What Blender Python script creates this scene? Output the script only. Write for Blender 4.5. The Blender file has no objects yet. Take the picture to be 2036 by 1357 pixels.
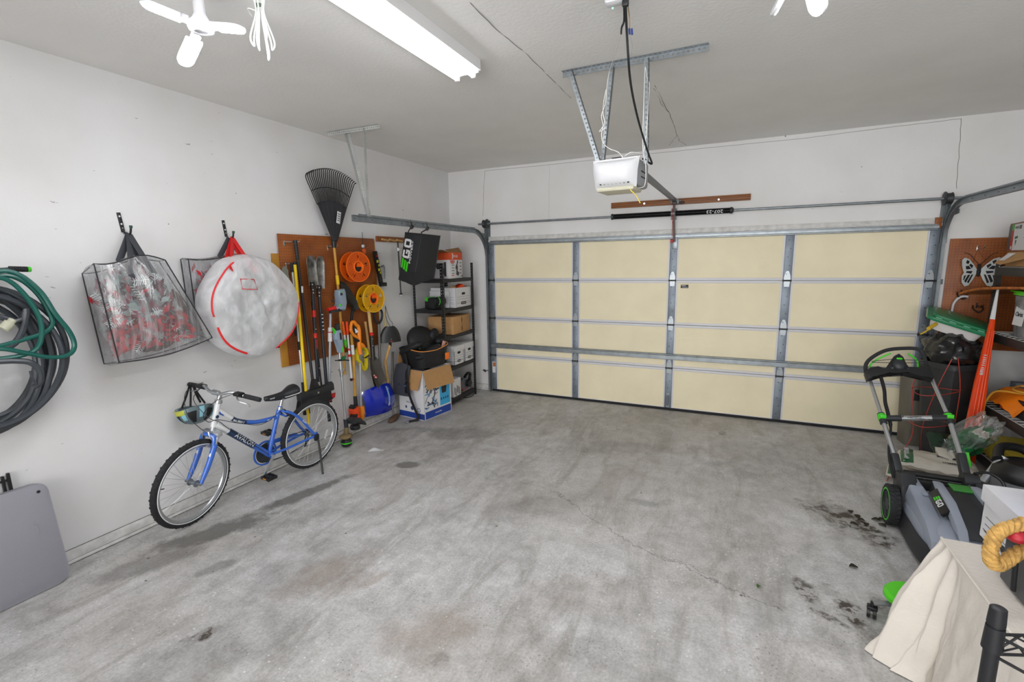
import bpy, bmesh, math, random
from mathutils import Vector, Matrix, Euler, noise

V = Vector
PI = math.pi
random.seed(7)
SC = bpy.context.scene
COL = SC.collection

# ------------------------------------------------------------------ camera
FPX, YAW, PITCH, ROLL = 942.6, 0.4371, 0.1651, -0.0166
CAM = V((3.767, -6.01, 1.859))
_F = V((-math.sin(YAW)*math.cos(PITCH), math.cos(YAW)*math.cos(PITCH), -math.sin(PITCH)))
_R0 = V((math.cos(YAW), math.sin(YAW), 0))
_U0 = _R0.cross(_F)
_R = _R0*math.cos(ROLL) + _U0*math.sin(ROLL)
_U = _U0*math.cos(ROLL) - _R0*math.sin(ROLL)
cam_data = bpy.data.cameras.new('camera')
cam_data.sensor_width = 36.0
cam_data.lens = FPX/2036*36
cam_data.clip_start = 0.05
cam = bpy.data.objects.new('camera', cam_data)
COL.objects.link(cam)
cam.matrix_world = Matrix(((_R.x, _U.x, -_F.x, CAM.x), (_R.y, _U.y, -_F.y, CAM.y), (_R.z, _U.z, -_F.z, CAM.z), (0, 0, 0, 1)))
SC.camera = cam

# ------------------------------------------------------------------ world, exposure
world = bpy.data.worlds.new('world'); SC.world = world
world.use_nodes = True
world.node_tree.nodes['Background'].inputs[0].default_value = (0.8, 0.85, 0.9, 1)
world.node_tree.nodes['Background'].inputs[1].default_value = 0.3
SC.view_settings.view_transform = 'Standard'
SC.view_settings.look = 'None'
SC.view_settings.exposure = 0.70
SC.view_settings.gamma = 1.0
SC.view_settings.use_curve_mapping = False
TUBE_EMIT = 11.0      # fluorescent tubes
LED_EMIT = 92.0       # leaves of the folding LED bulbs
FILL_WATTS = 63.0      # watts of the fill, an unseen area lamp added behind the camera
fill = bpy.data.lights.new('fill_light', 'AREA'); fill.shape = 'RECTANGLE'; fill.size = 4.8; fill.size_y = 2.2; fill.energy = FILL_WATTS; fill.color = (1.0, .99, .98)
fill_o = bpy.data.objects.new('fill_light', fill); COL.objects.link(fill_o); fill.spread = math.radians(105); fill_o.location = (3.4, -8.85, 1.7); fill_o.rotation_euler = (PI/2, 0, 0)

# ------------------------------------------------------------------ pixel of the survey photo -> point on a known plane of the room
def ray(px, py):
    return _F + _R*((px-1018)/FPX) - _U*((py-678.5)/FPX)
def on(px, py, ax, v):
    d = ray(px, py); i = 'xyz'.index(ax)
    return CAM + d*((v-CAM[i])/d[i])
def Lw(px, py, x=0.1): return on(px, py, 'x', x)      # a point x in front of the left wall
def Bw(px, py, y=-0.05): return on(px, py, 'y', y)    # a point in front of the back wall
def Fl(px, py, z=0.0): return on(px, py, 'z', z)      # a point above the floor

# ------------------------------------------------------------------ materials
def lin(c):
    if isinstance(c, str):
        c = c.lstrip('#'); c = [int(c[i:i+2], 16)/255 for i in (0, 2, 4)]
    return tuple((x/12.92 if x <= 0.04045 else ((x+0.055)/1.055)**2.4) for x in c[:3]) + (1.0,)
_M = {}
def mat(name, col, rough=0.5, metal=0.0, var=0.0, vscale=8.0, bump=0.0, bscale=40.0, spec=0.5, emit=None, estr=0.0, alpha=1.0, stretch=None, coat=0.0):
    if name in _M: return _M[name]
    m = bpy.data.materials.new(name); m.use_nodes = True
    nt = m.node_tree; N = nt.nodes; Lk = nt.links
    b = N['Principled BSDF']
    c = lin(col)
    b.inputs['Base Color'].default_value = c
    b.inputs['Roughness'].default_value = rough
    b.inputs['Metallic'].default_value = metal
    b.inputs['Specular IOR Level'].default_value = spec
    b.inputs['Coat Weight'].default_value = coat
    if alpha < 1: b.inputs['Alpha'].default_value = alpha
    if emit:
        b.inputs['Emission Color'].default_value = lin(emit); b.inputs['Emission Strength'].default_value = estr
    tc = N.new('ShaderNodeTexCoord')
    src = tc.outputs['Object']
    if stretch:
        mp = N.new('ShaderNodeMapping'); mp.inputs['Scale'].default_value = stretch
        Lk.new(src, mp.inputs[0]); src = mp.outputs[0]
    if var:
        n = N.new('ShaderNodeTexNoise'); n.inputs['Scale'].default_value = vscale; n.inputs['Detail'].default_value = 5
        Lk.new(src, n.inputs['Vector'])
        r = N.new('ShaderNodeValToRGB')
        r.color_ramp.elements[0].position = 0.3; r.color_ramp.elements[1].position = 0.7
        r.color_ramp.elements[0].color = tuple(x*(1-var) for x in c[:3])+(1,)
        r.color_ramp.elements[1].color = tuple(min(1, x*(1+var)) for x in c[:3])+(1,)
        Lk.new(n.outputs['Fac'], r.inputs['Fac']); Lk.new(r.outputs['Color'], b.inputs['Base Color'])
    if bump:
        n2 = N.new('ShaderNodeTexNoise'); n2.inputs['Scale'].default_value = bscale; n2.inputs['Detail'].default_value = 4
        Lk.new(src, n2.inputs['Vector'])
        bp = N.new('ShaderNodeBump'); bp.inputs['Strength'].default_value = bump; bp.inputs['Distance'].default_value = 0.01
        Lk.new(n2.outputs['Fac'], bp.inputs['Height']); Lk.new(bp.outputs['Normal'], b.inputs['Normal'])
    _M[name] = m
    return m

def node_mat(name):
    m = bpy.data.materials.new(name); m.use_nodes = True
    return m, m.node_tree, m.node_tree.nodes, m.node_tree.links

# ------------------------------------------------------------------ mesh builder
def frame(o, x, y):
    x = V(x).normalized(); z = x.cross(V(y)).normalized(); y = z.cross(x)
    return Matrix(((x.x, y.x, z.x, o[0]), (x.y, y.y, z.y, o[1]), (x.z, y.z, z.z, o[2]), (0, 0, 0, 1)))
def LWF(y, z, x=0.0): return Matrix(((0, 0, 1, x), (1, 0, 0, y), (0, 1, 0, z), (0, 0, 0, 1)))   # local X along +y, Y up, Z out of the left wall
def BWF(x, z, y=0.0): return Matrix(((1, 0, 0, x), (0, 0, -1, y), (0, 1, 0, z), (0, 0, 0, 1)))  # local X along +x, Y up, Z out of the back wall
def along(p0, p1, hint=(0, 0, 1)):      # Z runs from p0 to p1
    p0 = V(p0); z = (V(p1)-p0).normalized(); h = V(hint)
    if abs(z.dot(h)) > 0.98: h = V((1, 0, 0))
    x = h.cross(z).normalized(); y = z.cross(x)
    return Matrix(((x.x, y.x, z.x, p0.x), (x.y, y.y, z.y, p0.y), (x.z, y.z, z.z, p0.z), (0, 0, 0, 1)))
def rot(ax, deg): return Matrix.Rotation(math.radians(deg), 4, ax)
def tr(*a): return Matrix.Translation(V(a))

def spline(pts, n=6, closed=False):
    P = [V(p) for p in pts]; out = []
    m = len(P)
    rng = range(m if closed else m-1)
    for i in rng:
        if closed: p0, p1, p2, p3 = P[i-1], P[i], P[(i+1) % m], P[(i+2) % m]
        else: p0, p1, p2, p3 = P[max(i-1, 0)], P[i], P[i+1], P[min(i+2, m-1)]
        for k in range(n):
            t = k/n
            out.append(0.5*((2*p1)+(p2-p0)*t+(2*p0-5*p1+4*p2-p3)*t*t+(3*p1-p0-3*p2+p3)*t**3))
    if not closed: out.append(P[-1].copy())
    return out

class MB:
    def __init__(s, M=None):
        s.bm = bmesh.new(); s.M = M or Matrix.Identity(4); s.mi = 0; s.sm = True
    def _add(s, verts, faces, M=None):
        T = s.M @ M if M is not None else s.M
        vs = [s.bm.verts.new(T @ V(v)) for v in verts]
        out = []
        for f in faces:
            try:
                fc = s.bm.faces.new([vs[i] for i in f]); fc.material_index = s.mi; fc.smooth = s.sm; out.append(fc)
            except ValueError: pass
        return vs, out
    def box(s, c, size, bev=0.0, M=None, seg=2):
        x, y, z = size[0]/2, size[1]/2, size[2]/2
        vs = [(-x, -y, -z), (x, -y, -z), (x, y, -z), (-x, y, -z), (-x, -y, z), (x, -y, z), (x, y, z), (-x, y, z)]
        fs = [(3, 2, 1, 0), (4, 5, 6, 7), (0, 1, 5, 4), (1, 2, 6, 5), (2, 3, 7, 6), (3, 0, 4, 7)]
        T = tr(*c); T = M @ T if M is not None else T
        if not bev:
            sm = s.sm; s.sm = False; s._add(vs, fs, T); s.sm = sm; return s
        t = bmesh.new(); bv = [t.verts.new(v) for v in vs]
        for f in fs: t.faces.new([bv[i] for i in f])
        bmesh.ops.bevel(t, geom=list(t.edges), offset=min(bev, min(size)*0.49), segments=seg, profile=0.5, affect='EDGES')
        s._merge(t, T); return s
    def _merge(s, t, T):
        t.verts.index_update()
        s._add([v.co.copy() for v in t.verts], [[v.index for v in f.verts] for f in t.faces], T); t.free()
    def bar(s, p0, p1, w, h, hint=(0, 0, 1), bev=0.0):   # h along hint, w across
        T = along(p0, p1, hint); L = (V(p1)-V(p0)).length
        s.box((0, 0, L/2), (w, h, L), bev, T); return s
    def cyl(s, p0, p1, r0, r1=None, n=16, cap=True):
        r1 = r0 if r1 is None else r1
        T = along(p0, p1); L = (V(p1)-V(p0)).length
        vs = []; fs = []
        for k in range(n):
            a = 2*PI*k/n; vs += [(r0*math.cos(a), r0*math.sin(a), 0), (r1*math.cos(a), r1*math.sin(a), L)]
        for k in range(n):
            a, b = 2*k, 2*((k+1) % n); fs.append((a, b, b+1, a+1))
        _, f = s._add(vs, fs, T)
        if cap:
            sm = s.sm; s.sm = False
            s._add([vs[2*k] for k in range(n)][::-1], [tuple(range(n))], T)
            s._add([vs[2*k+1] for k in range(n)], [tuple(range(n))], T); s.sm = sm
        return s
    def tube(s, pts, r, n=8, closed=False, cap=True, flat=1.0, hint=None):
        P = [V(p) for p in pts]; m = len(P)
        R = r if isinstance(r, (list, tuple)) else [r]*m
        rings = []; up = None
        for i in range(m):
            if closed: t = P[(i+1) % m]-P[i-1]
            else: t = P[min(i+1, m-1)]-P[max(i-1, 0)]
            if t.length < 1e-9: t = V((0, 0, 1))
            t.normalize()
            if up is None or hint is not None:
                h = V(hint) if hint is not None else V((0, 0, 1))
                if abs(t.dot(h)) > 0.95: h = V((1, 0, 0)) if abs(t.x) < 0.9 else V((0, 1, 0))
                up = (h - t*h.dot(t)).normalized()
            else:
                up = up - t*up.dot(t)
                up = up.normalized() if up.length > 1e-6 else t.orthogonal().normalized()
            side = t.cross(up)
            rings.append([P[i]+(side*math.cos(2*PI*k/n)+up*math.sin(2*PI*k/n)*flat)*R[i] for k in range(n)])
        vs = [v for ring in rings for v in ring]; fs = []
        for i in range(m if closed else m-1):
            j = (i+1) % m
            for k in range(n):
                l = (k+1) % n; fs.append((i*n+k, i*n+l, j*n+l, j*n+k))
        if cap and not closed:
            fs.append(tuple(range(n))[::-1]); fs.append(tuple((m-1)*n+k for k in range(n)))
        s._add(vs, fs); return s
    def lathe(s, prof, M=None, n=24, closed=False, a0=0.0, a1=2*PI):
        full = abs(a1-a0-2*PI) < 1e-6
        m = len(prof); kk = n if full else n+1; vs = []; fs = []
        for k in range(kk):
            a = a0+(a1-a0)*k/n; c, q = math.cos(a), math.sin(a)
            vs += [(r*c, r*q, z) for r, z in prof]
        for k in range(n):
            l = (k+1) % kk
            for i in range(m if closed else m-1):
                j = (i+1) % m; fs.append((k*m+i, l*m+i, l*m+j, k*m+j))
        s._add(vs, fs, M)
        return s
    def ell(s, c, r, M=None, n=16, m=10):
        if not isinstance(r, (tuple, list)): r = (r, r, r)
        vs = [(c[0], c[1], c[2]-r[2])]; fs = []
        for j in range(1, m):
            ph = -PI/2+PI*j/m
            for k in range(n):
                a = 2*PI*k/n; vs.append((c[0]+r[0]*math.cos(ph)*math.cos(a), c[1]+r[1]*math.cos(ph)*math.sin(a), c[2]+r[2]*math.sin(ph)))
        vs.append((c[0], c[1], c[2]+r[2])); top = len(vs)-1
        for k in range(n): fs.append((0, 1+(k+1) % n, 1+k))
        for j in range(m-2):
            for k in range(n):
                l = (k+1) % n; fs.append((1+j*n+k, 1+j*n+l, 1+(j+1)*n+l, 1+(j+1)*n+k))
        for k in range(n): fs.append((top, 1+(m-2)*n+k, 1+(m-2)*n+(k+1) % n))
        s._add(vs, fs, M); return s
    def prism(s, pts, d, M=None, z0=0.0, bev=0.0):
        A = sum(pts[i][0]*pts[(i+1) % len(pts)][1]-pts[(i+1) % len(pts)][0]*pts[i][1] for i in range(len(pts)))
        if A < 0: pts = pts[::-1]
        n = len(pts); vs = [(p[0], p[1], z0) for p in pts]+[(p[0], p[1], z0+d) for p in pts]
        fs = [tuple(range(n))[::-1], tuple(range(n, 2*n))]+[(i, (i+1) % n, n+(i+1) % n, n+i) for i in range(n)]
        sm = s.sm
        if bev:
            t = bmesh.new(); bv = [t.verts.new(v) for v in vs]
            for f in fs: t.faces.new([bv[i] for i in f])
            t.edges.ensure_lookup_table()
            ed = [e for e in t.edges if abs(e.verts[0].co.z-e.verts[1].co.z) < 1e-6]
            bmesh.ops.bevel(t, geom=ed, offset=bev, segments=2, profile=0.5, affect='EDGES')
            s._merge(t, M if M is not None else Matrix.Identity(4))
        else:
            s.sm = False; s._add(vs, fs, M); s.sm = sm
        return s
    def grid(s, fn, nu, nv, cu=False, cv=False, M=None):
        vs = []; fs = []
        ku = nu if cu else nu+1; kv = nv if cv else nv+1
        for i in range(ku):
            for j in range(kv): vs.append(V(fn(i/nu, j/nv)))
        for i in range(nu):
            for j in range(nv):
                a, b = i, (i+1) % ku; c, d = j, (j+1) % kv
                fs.append((a*kv+c, b*kv+c, b*kv+d, a*kv+d))
        s._add(vs, fs, M); return s
    def sheet(s, fn, nu, nv, th, cu=False, M=None):     # a surface with thickness
        t = MB(); t.mi = s.mi; t.grid(fn, nu, nv, cu=cu)
        bmesh.ops.recalc_face_normals(t.bm, faces=t.bm.faces[:])
        bmesh.ops.solidify(t.bm, geom=t.bm.faces[:], thickness=th)
        s._merge(t.bm, M if M is not None else Matrix.Identity(4)); return s
    def ring(s, c, R, r, M=None, n=40, k=8, sq=None):
        prof = [(R+r*math.cos(2*PI*i/k), c+r*math.sin(2*PI*i/k)) for i in range(k)] if sq is None else sq
        s.lathe(prof, M, n, closed=True); return s
    def strip(s, M, L, w, p, hole, th=0.002):            # perforated steel strip along local X, width along Y
        n = max(1, int(L/p)); e = (L-n*p)/2
        t = MB(); t.sm = False
        h = hole/2; y0, y1 = -w/2, w/2
        def q(a, b, c, d): t._add([(a, c, 0), (b, c, 0), (b, d, 0), (a, d, 0)], [(0, 1, 2, 3)])
        q(0, L, y0, -h); q(0, L, h, y1)
        x = 0
        for i in range(n):
            c = e+p*(i+0.5); q(x, c-h, -h, h); x = c+h
        q(x, L, -h, h)
        for f in t.bm.faces[:]:
            pass
        vs = [v.co.copy() for v in t.bm.verts]; fs = [[v.index for v in f.verts] for f in t.bm.faces]
        t.bm.verts.index_update(); fs = [[v.index for v in f.verts] for f in t.bm.faces]
        sm = s.sm; s.sm = False
        s._add(vs, fs, M); s._add([v+V((0, 0, -th)) for v in vs], [f[::-1] for f in fs], M)
        s.sm = sm; t.bm.free(); return s
    def text(s, body, M, size=0.1, d=0.001, align='CENTER', sx=1.0, shear=0.0):
        cu = bpy.data.curves.new('t', 'FONT'); cu.body = body; cu.size = size; cu.extrude = d/2
        cu.align_x = align; cu.align_y = 'CENTER'; cu.shear = shear; cu.resolution_u = 2
        o = bpy.data.objects.new('t', cu); COL.objects.link(o)
        dg = bpy.context.evaluated_depsgraph_get(); me = bpy.data.meshes.new_from_object(o.evaluated_get(dg))
        T = M @ Matrix.Diagonal((sx, 1, 1, 1))
        sm = s.sm; s.sm = False
        s._add([v.co.copy() for v in me.vertices], [list(p.vertices) for p in me.polygons], T); s.sm = sm
        bpy.data.objects.remove(o); bpy.data.curves.remove(cu); bpy.data.meshes.remove(me); return s
    def scrib(s, M, w, h, d=0.001, seed=1):          # small print too small to read: a row of uneven strokes
        r = random.Random(seed); x = -w/2
        while x < w/2-h*.3:
            lw = r.uniform(.25, .6)*h; t = h*.2; k = r.choice((0, 1, 2))
            s.box((x+t/2, 0, d/2), (t, h*r.uniform(.7, 1), d), 0, M)
            if k: s.box((x+lw/2, h*r.choice((-.32, 0, .32)), d/2), (lw, t, d), 0, M)
            if k == 2: s.box((x+lw-t/2, -h*.1, d/2), (t, h*.65, d), 0, M)
            x += lw+h*.22
        return s
    def build(s, name, mats, parent=None, smooth=True, weld=False):
        me = bpy.data.meshes.new(name)
        if weld: bmesh.ops.remove_doubles(s.bm, verts=s.bm.verts[:], dist=1e-4)
        bmesh.ops.recalc_face_normals(s.bm, faces=s.bm.faces[:])
        o = bpy.data.objects.new(name, me); COL.objects.link(o)
        if parent is not None:
            W = WM[parent.name]
            s.bm.transform(W.inverted()); o.parent = parent; WM[o.name] = W
        else:
            # origin at the base of the mesh
            xs = [v.co for v in s.bm.verts]
            if xs:
                c = V((sum(v.x for v in xs)/len(xs), sum(v.y for v in xs)/len(xs), min(v.z for v in xs)))
                s.bm.transform(tr(-c.x, -c.y, -c.z)); o.location = c; WM[o.name] = tr(*c)
        s.bm.to_mesh(me); s.bm.free()
        for m in (mats if isinstance(mats, (list, tuple)) else [mats]): me.materials.append(m)
        if smooth: me.set_sharp_from_angle(angle=math.radians(38))
        return o
WM = {}
def tag(o, label, cat, group=None):
    o['label'] = label; o['category'] = cat
    if group: o['group'] = group
    return o
def thing(name, label, cat, loc, group=None, M=None):
    o = bpy.data.objects.new(name, None); COL.objects.link(o)
    o.empty_display_size = 0.05
    W = M if M is not None else tr(*loc)
    o.matrix_world = W; WM[o.name] = W
    return tag(o, label, cat, group)
def struct(o): o['kind'] = 'structure'; return o
def copy_thing(src, W, label, group=None):
    def cp(o, par):
        c = o.copy(); COL.objects.link(c)
        if par is not None: c.parent = par
        for ch in list(o.children): cp(ch, c)
        return c
    c = cp(src, None); c.matrix_world = W; c['label'] = label
    if group: c['group'] = group
    WM[c.name] = W
    return c
def logo_ego(mb_g, mb_w, M, h, d=0.002):
    # three slanted green bars for the E, then G and O in white
    w = h*0.9
    for k in range(3):
        y = h*(0.36-0.36*k)
        x0 = -1.55*w+0.13*w*(k-1)*-1
        mb_g.prism([(x0, y-h*.11), (x0+w*.95, y-h*.11), (x0+w*.95+h*.05, y+h*.13), (x0+h*.05, y+h*.13)], d, M)
    def arc(cx, gaps, bar):
        P = [(-.42*w, -.48*h), (.42*w, -.48*h), (.42*w, .48*h), (-.42*w, .48*h)]
        t = .2*h
        mb_w.box((cx-.42*w+t/2, 0, d/2), (t, h*.7, d), 0, M)
        mb_w.box((cx, .48*h-t/2, d/2), (.7*w, t, d), 0, M)
        mb_w.box((cx, -.48*h+t/2, d/2), (.7*w, t, d), 0, M)
        if bar:
            mb_w.box((cx+.42*w-t/2, -.18*h, d/2), (t, h*.4, d), 0, M)
            mb_w.box((cx+.22*w, -.02*h, d/2), (.42*w, t*.9, d), 0, M)
        else: mb_w.box((cx+.42*w-t/2, 0, d/2), (t, h*.7, d), 0, M)
    arc(0.05*w, 1, True); arc(1.1*w, 0, False)

GALV = mat('galvanized_steel', '#8d9499', 0.42, 0.75, var=0.16, vscale=14)
GALV_D = mat('galvanized_steel_dull', '#767d80', 0.5, 0.6, var=0.18, vscale=10)
BLK = mat('black_plastic', '#1a1b1d', 0.42)
BLK_M = mat('black_matt', '#17171a', 0.7)
BLK_METAL = mat('black_powder_coat', '#202124', 0.45, 0.2)
CHROME = mat('chrome', '#d5d8da', 0.2, 1.0)
SILVER = mat('aluminium', '#c3c6c9', 0.32, 0.85)
WHITE = mat('white_plastic', '#d3d4d7', 0.45)
WOOD = mat('wood_stained', '#8a4f23', 0.55, var=0.35, vscale=6, stretch=(1, 9, 9))
WOODL = mat('wood_light', '#c9a063', 0.5, var=0.2, vscale=6, stretch=(8, 8, 1))
YELW = mat('yellow_wood', '#c8963e', 0.5, var=0.15, vscale=8)
CARD = mat('cardboard', '#b48a5a', 0.85, var=0.07, vscale=20)
CARD_D = mat('cardboard_dark', '#8d683f', 0.85, var=0.07, vscale=20)
CARD_W = mat('white_cardboard', '#dcdcdf', 0.75, var=0.03)
RED = mat('red_plastic', '#d3231d', 0.4)
ORANGE = mat('orange_plastic', '#ee6414', 0.4)
YELLOW = mat('yellow_plastic', '#eec310', 0.4)
GREEN = mat('lime_plastic', '#45d32a', 0.4)
RUBBER = mat('rubber', '#26272a', 0.8, bump=0.15, bscale=120)
PRINT = mat('print_black', '#2a2c30', 0.7)
PRINT_W = mat('print_white', '#e4e6e8', 0.6)
# ================================================================== the room
H = 3.126
XR, YF = 6.38, -9.0       # right wall, wall behind the camera
DX0, DX1, DZ = 0.645, 5.545, 2.13

def wall_material():
    m, nt, N, L = node_mat('painted_drywall')
    b = N['Principled BSDF']; b.inputs['Roughness'].default_value = 0.72; b.inputs['Specular IOR Level'].default_value = 0.25
    g = N.new('ShaderNodeNewGeometry')
    n1 = N.new('ShaderNodeTexNoise'); n1.inputs['Scale'].default_value = 1.3; n1.inputs['Detail'].default_value = 6
    r1 = N.new('ShaderNodeValToRGB'); r1.color_ramp.elements[0].position = 0.35; r1.color_ramp.elements[1].position = 0.65
    r1.color_ramp.elements[0].color = lin('#dedddb'); r1.color_ramp.elements[1].color = lin('#e6e6e7')
    L.new(g.outputs['Position'], n1.inputs['Vector']); L.new(n1.outputs['Fac'], r1.inputs['Fac'])
    # rare dark nail holes and scuffs
    v = N.new('ShaderNodeTexVoronoi'); v.inputs['Scale'].default_value = 3.4; v.inputs['Randomness'].default_value = 1
    L.new(g.outputs['Position'], v.inputs['Vector'])
    lt = N.new('ShaderNodeMath'); lt.operation = 'LESS_THAN'; lt.inputs[1].default_value = 0.024
    L.new(v.outputs['Distance'], lt.inputs[0])
    n3 = N.new('ShaderNodeTexNoise'); n3.inputs['Scale'].default_value = 0.9; L.new(g.outputs['Position'], n3.inputs['Vector'])
    gt = N.new('ShaderNodeMath'); gt.operation = 'GREATER_THAN'; gt.inputs[1].default_value = 0.5; L.new(n3.outputs['Fac'], gt.inputs[0])
    mu = N.new('ShaderNodeMath'); mu.operation = 'MULTIPLY'; L.new(lt.outputs[0], mu.inputs[0]); L.new(gt.outputs[0], mu.inputs[1])
    # scuffs low on the wall
    n4 = N.new('ShaderNodeTexNoise'); n4.inputs['Scale'].default_value = 26; n4.inputs['Detail'].default_value = 3
    mp = N.new('ShaderNodeMapping'); mp.inputs['Scale'].default_value = (1, 0.45, 1.2); L.new(g.outputs['Position'], mp.inputs[0]); L.new(mp.outputs[0], n4.inputs['Vector'])
    g4 = N.new('ShaderNodeMath'); g4.operation = 'GREATER_THAN'; g4.inputs[1].default_value = 0.735; L.new(n4.outputs['Fac'], g4.inputs[0])
    mx = N.new('ShaderNodeMath'); mx.operation = 'MAXIMUM'; L.new(mu.outputs[0], mx.inputs[0])
    h4 = N.new('ShaderNodeMath'); h4.operation = 'MULTIPLY'; h4.inputs[1].default_value = 0.55; L.new(g4.outputs[0], h4.inputs[0]); L.new(h4.outputs[0], mx.inputs[1])
    mix = N.new('ShaderNodeMixRGB'); mix.inputs[2].default_value = lin('#5d5a57'); L.new(mx.outputs[0], mix.inputs[0]); L.new(r1.outputs['Color'], mix.inputs[1])
    L.new(mix.outputs[0], b.inputs['Base Color'])
    nb = N.new('ShaderNodeTexNoise'); nb.inputs['Scale'].default_value = 70; nb.inputs['Detail'].default_value = 3; L.new(g.outputs['Position'], nb.inputs['Vector'])
    bp = N.new('ShaderNodeBump'); bp.inputs['Strength'].default_value = 0.12; bp.inputs['Distance'].default_value = 0.004
    L.new(nb.outputs['Fac'], bp.inputs['Height']); L.new(bp.outputs['Normal'], b.inputs['Normal'])
    return m
WALL = wall_material()
CEIL = mat('ceiling_texture', '#e9e8e5', 0.85, var=0.03, vscale=2, bump=0.16, bscale=45, spec=0.2)

# stains: (x, y, rx, ry, angle, strength) measured from the photo on the floor plane
def stain(px, py, rx, ry, ang=0, k=1.0):
    p = Fl(px, py); return (p.x, p.y, rx, ry, math.radians(ang), k)
DAMP = [stain(915, 862, .5, .2, 20, .45), stain(600, 985, .5, .08, 75, .8), stain(420, 1062, .4, .12, 62, .8), stain(810, 925, .13, .08, 10, .8), stain(300, 1120, .3, .12, 60, .5),
        stain(1230, 890, .5, .2, 20, .22), stain(1060, 1010, .5, .18, 45, .25), stain(640, 1120, .45, .25, 60, .25), stain(330, 1340, .6, .2, 60, .25), stain(1560, 1160, .7, .06, 70, .2),
        stain(950, 800, .6, .1, 15, .2), stain(1500, 900, .5, .3, 0, .15), stain(430, 1130, .14, .06, 60, .5), stain(1280, 1000, .12, .06, 0, .4)]
OIL = [stain(1690, 1040, .36, .15, 130, 1.0), stain(1640, 1010, .12, .05, 120, .9), stain(1600, 1175, .16, .06, 110, .9), stain(1690, 1215, .17, .07, 110, 1.0), stain(1745, 1200, .08, .04, 90, .8), stain(402, 1264, .075, .045, 60, 1.0), stain(1650, 1230, .1, .03, 150, .8),
       stain(1437, 862, .04, .05, 0, .8), stain(790, 855, .3, .07, 40, .45), stain(745, 835, .2, .05, 60, .5), stain(875, 1312, .06, .05, 20, .35)]
RUST = [stain(650, 1140, .35, .16, 62, .5), stain(860, 1260, .3, .2, 50, .5), stain(740, 1155, .12, .04, 70, .6), stain(1150, 1180, .4, .2, 30, .25), stain(1400, 900, .5, .2, 10, .2), stain(690, 1160, .2, .1, 60, .4)]
CHIP = [stain(1230, 850, .3, .1, 30, .9), stain(1360, 880, .06, .16, 0, .7), stain(748, 896, .13, .04, 30, 1.0), stain(1195, 1170, .06, .22, -10, .5), stain(1480, 990, .5, .3, 0, .25), stain(1050, 1050, .5, .3, 0, .3), stain(1590, 1160, .12, .03, 120, .8)]

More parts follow.
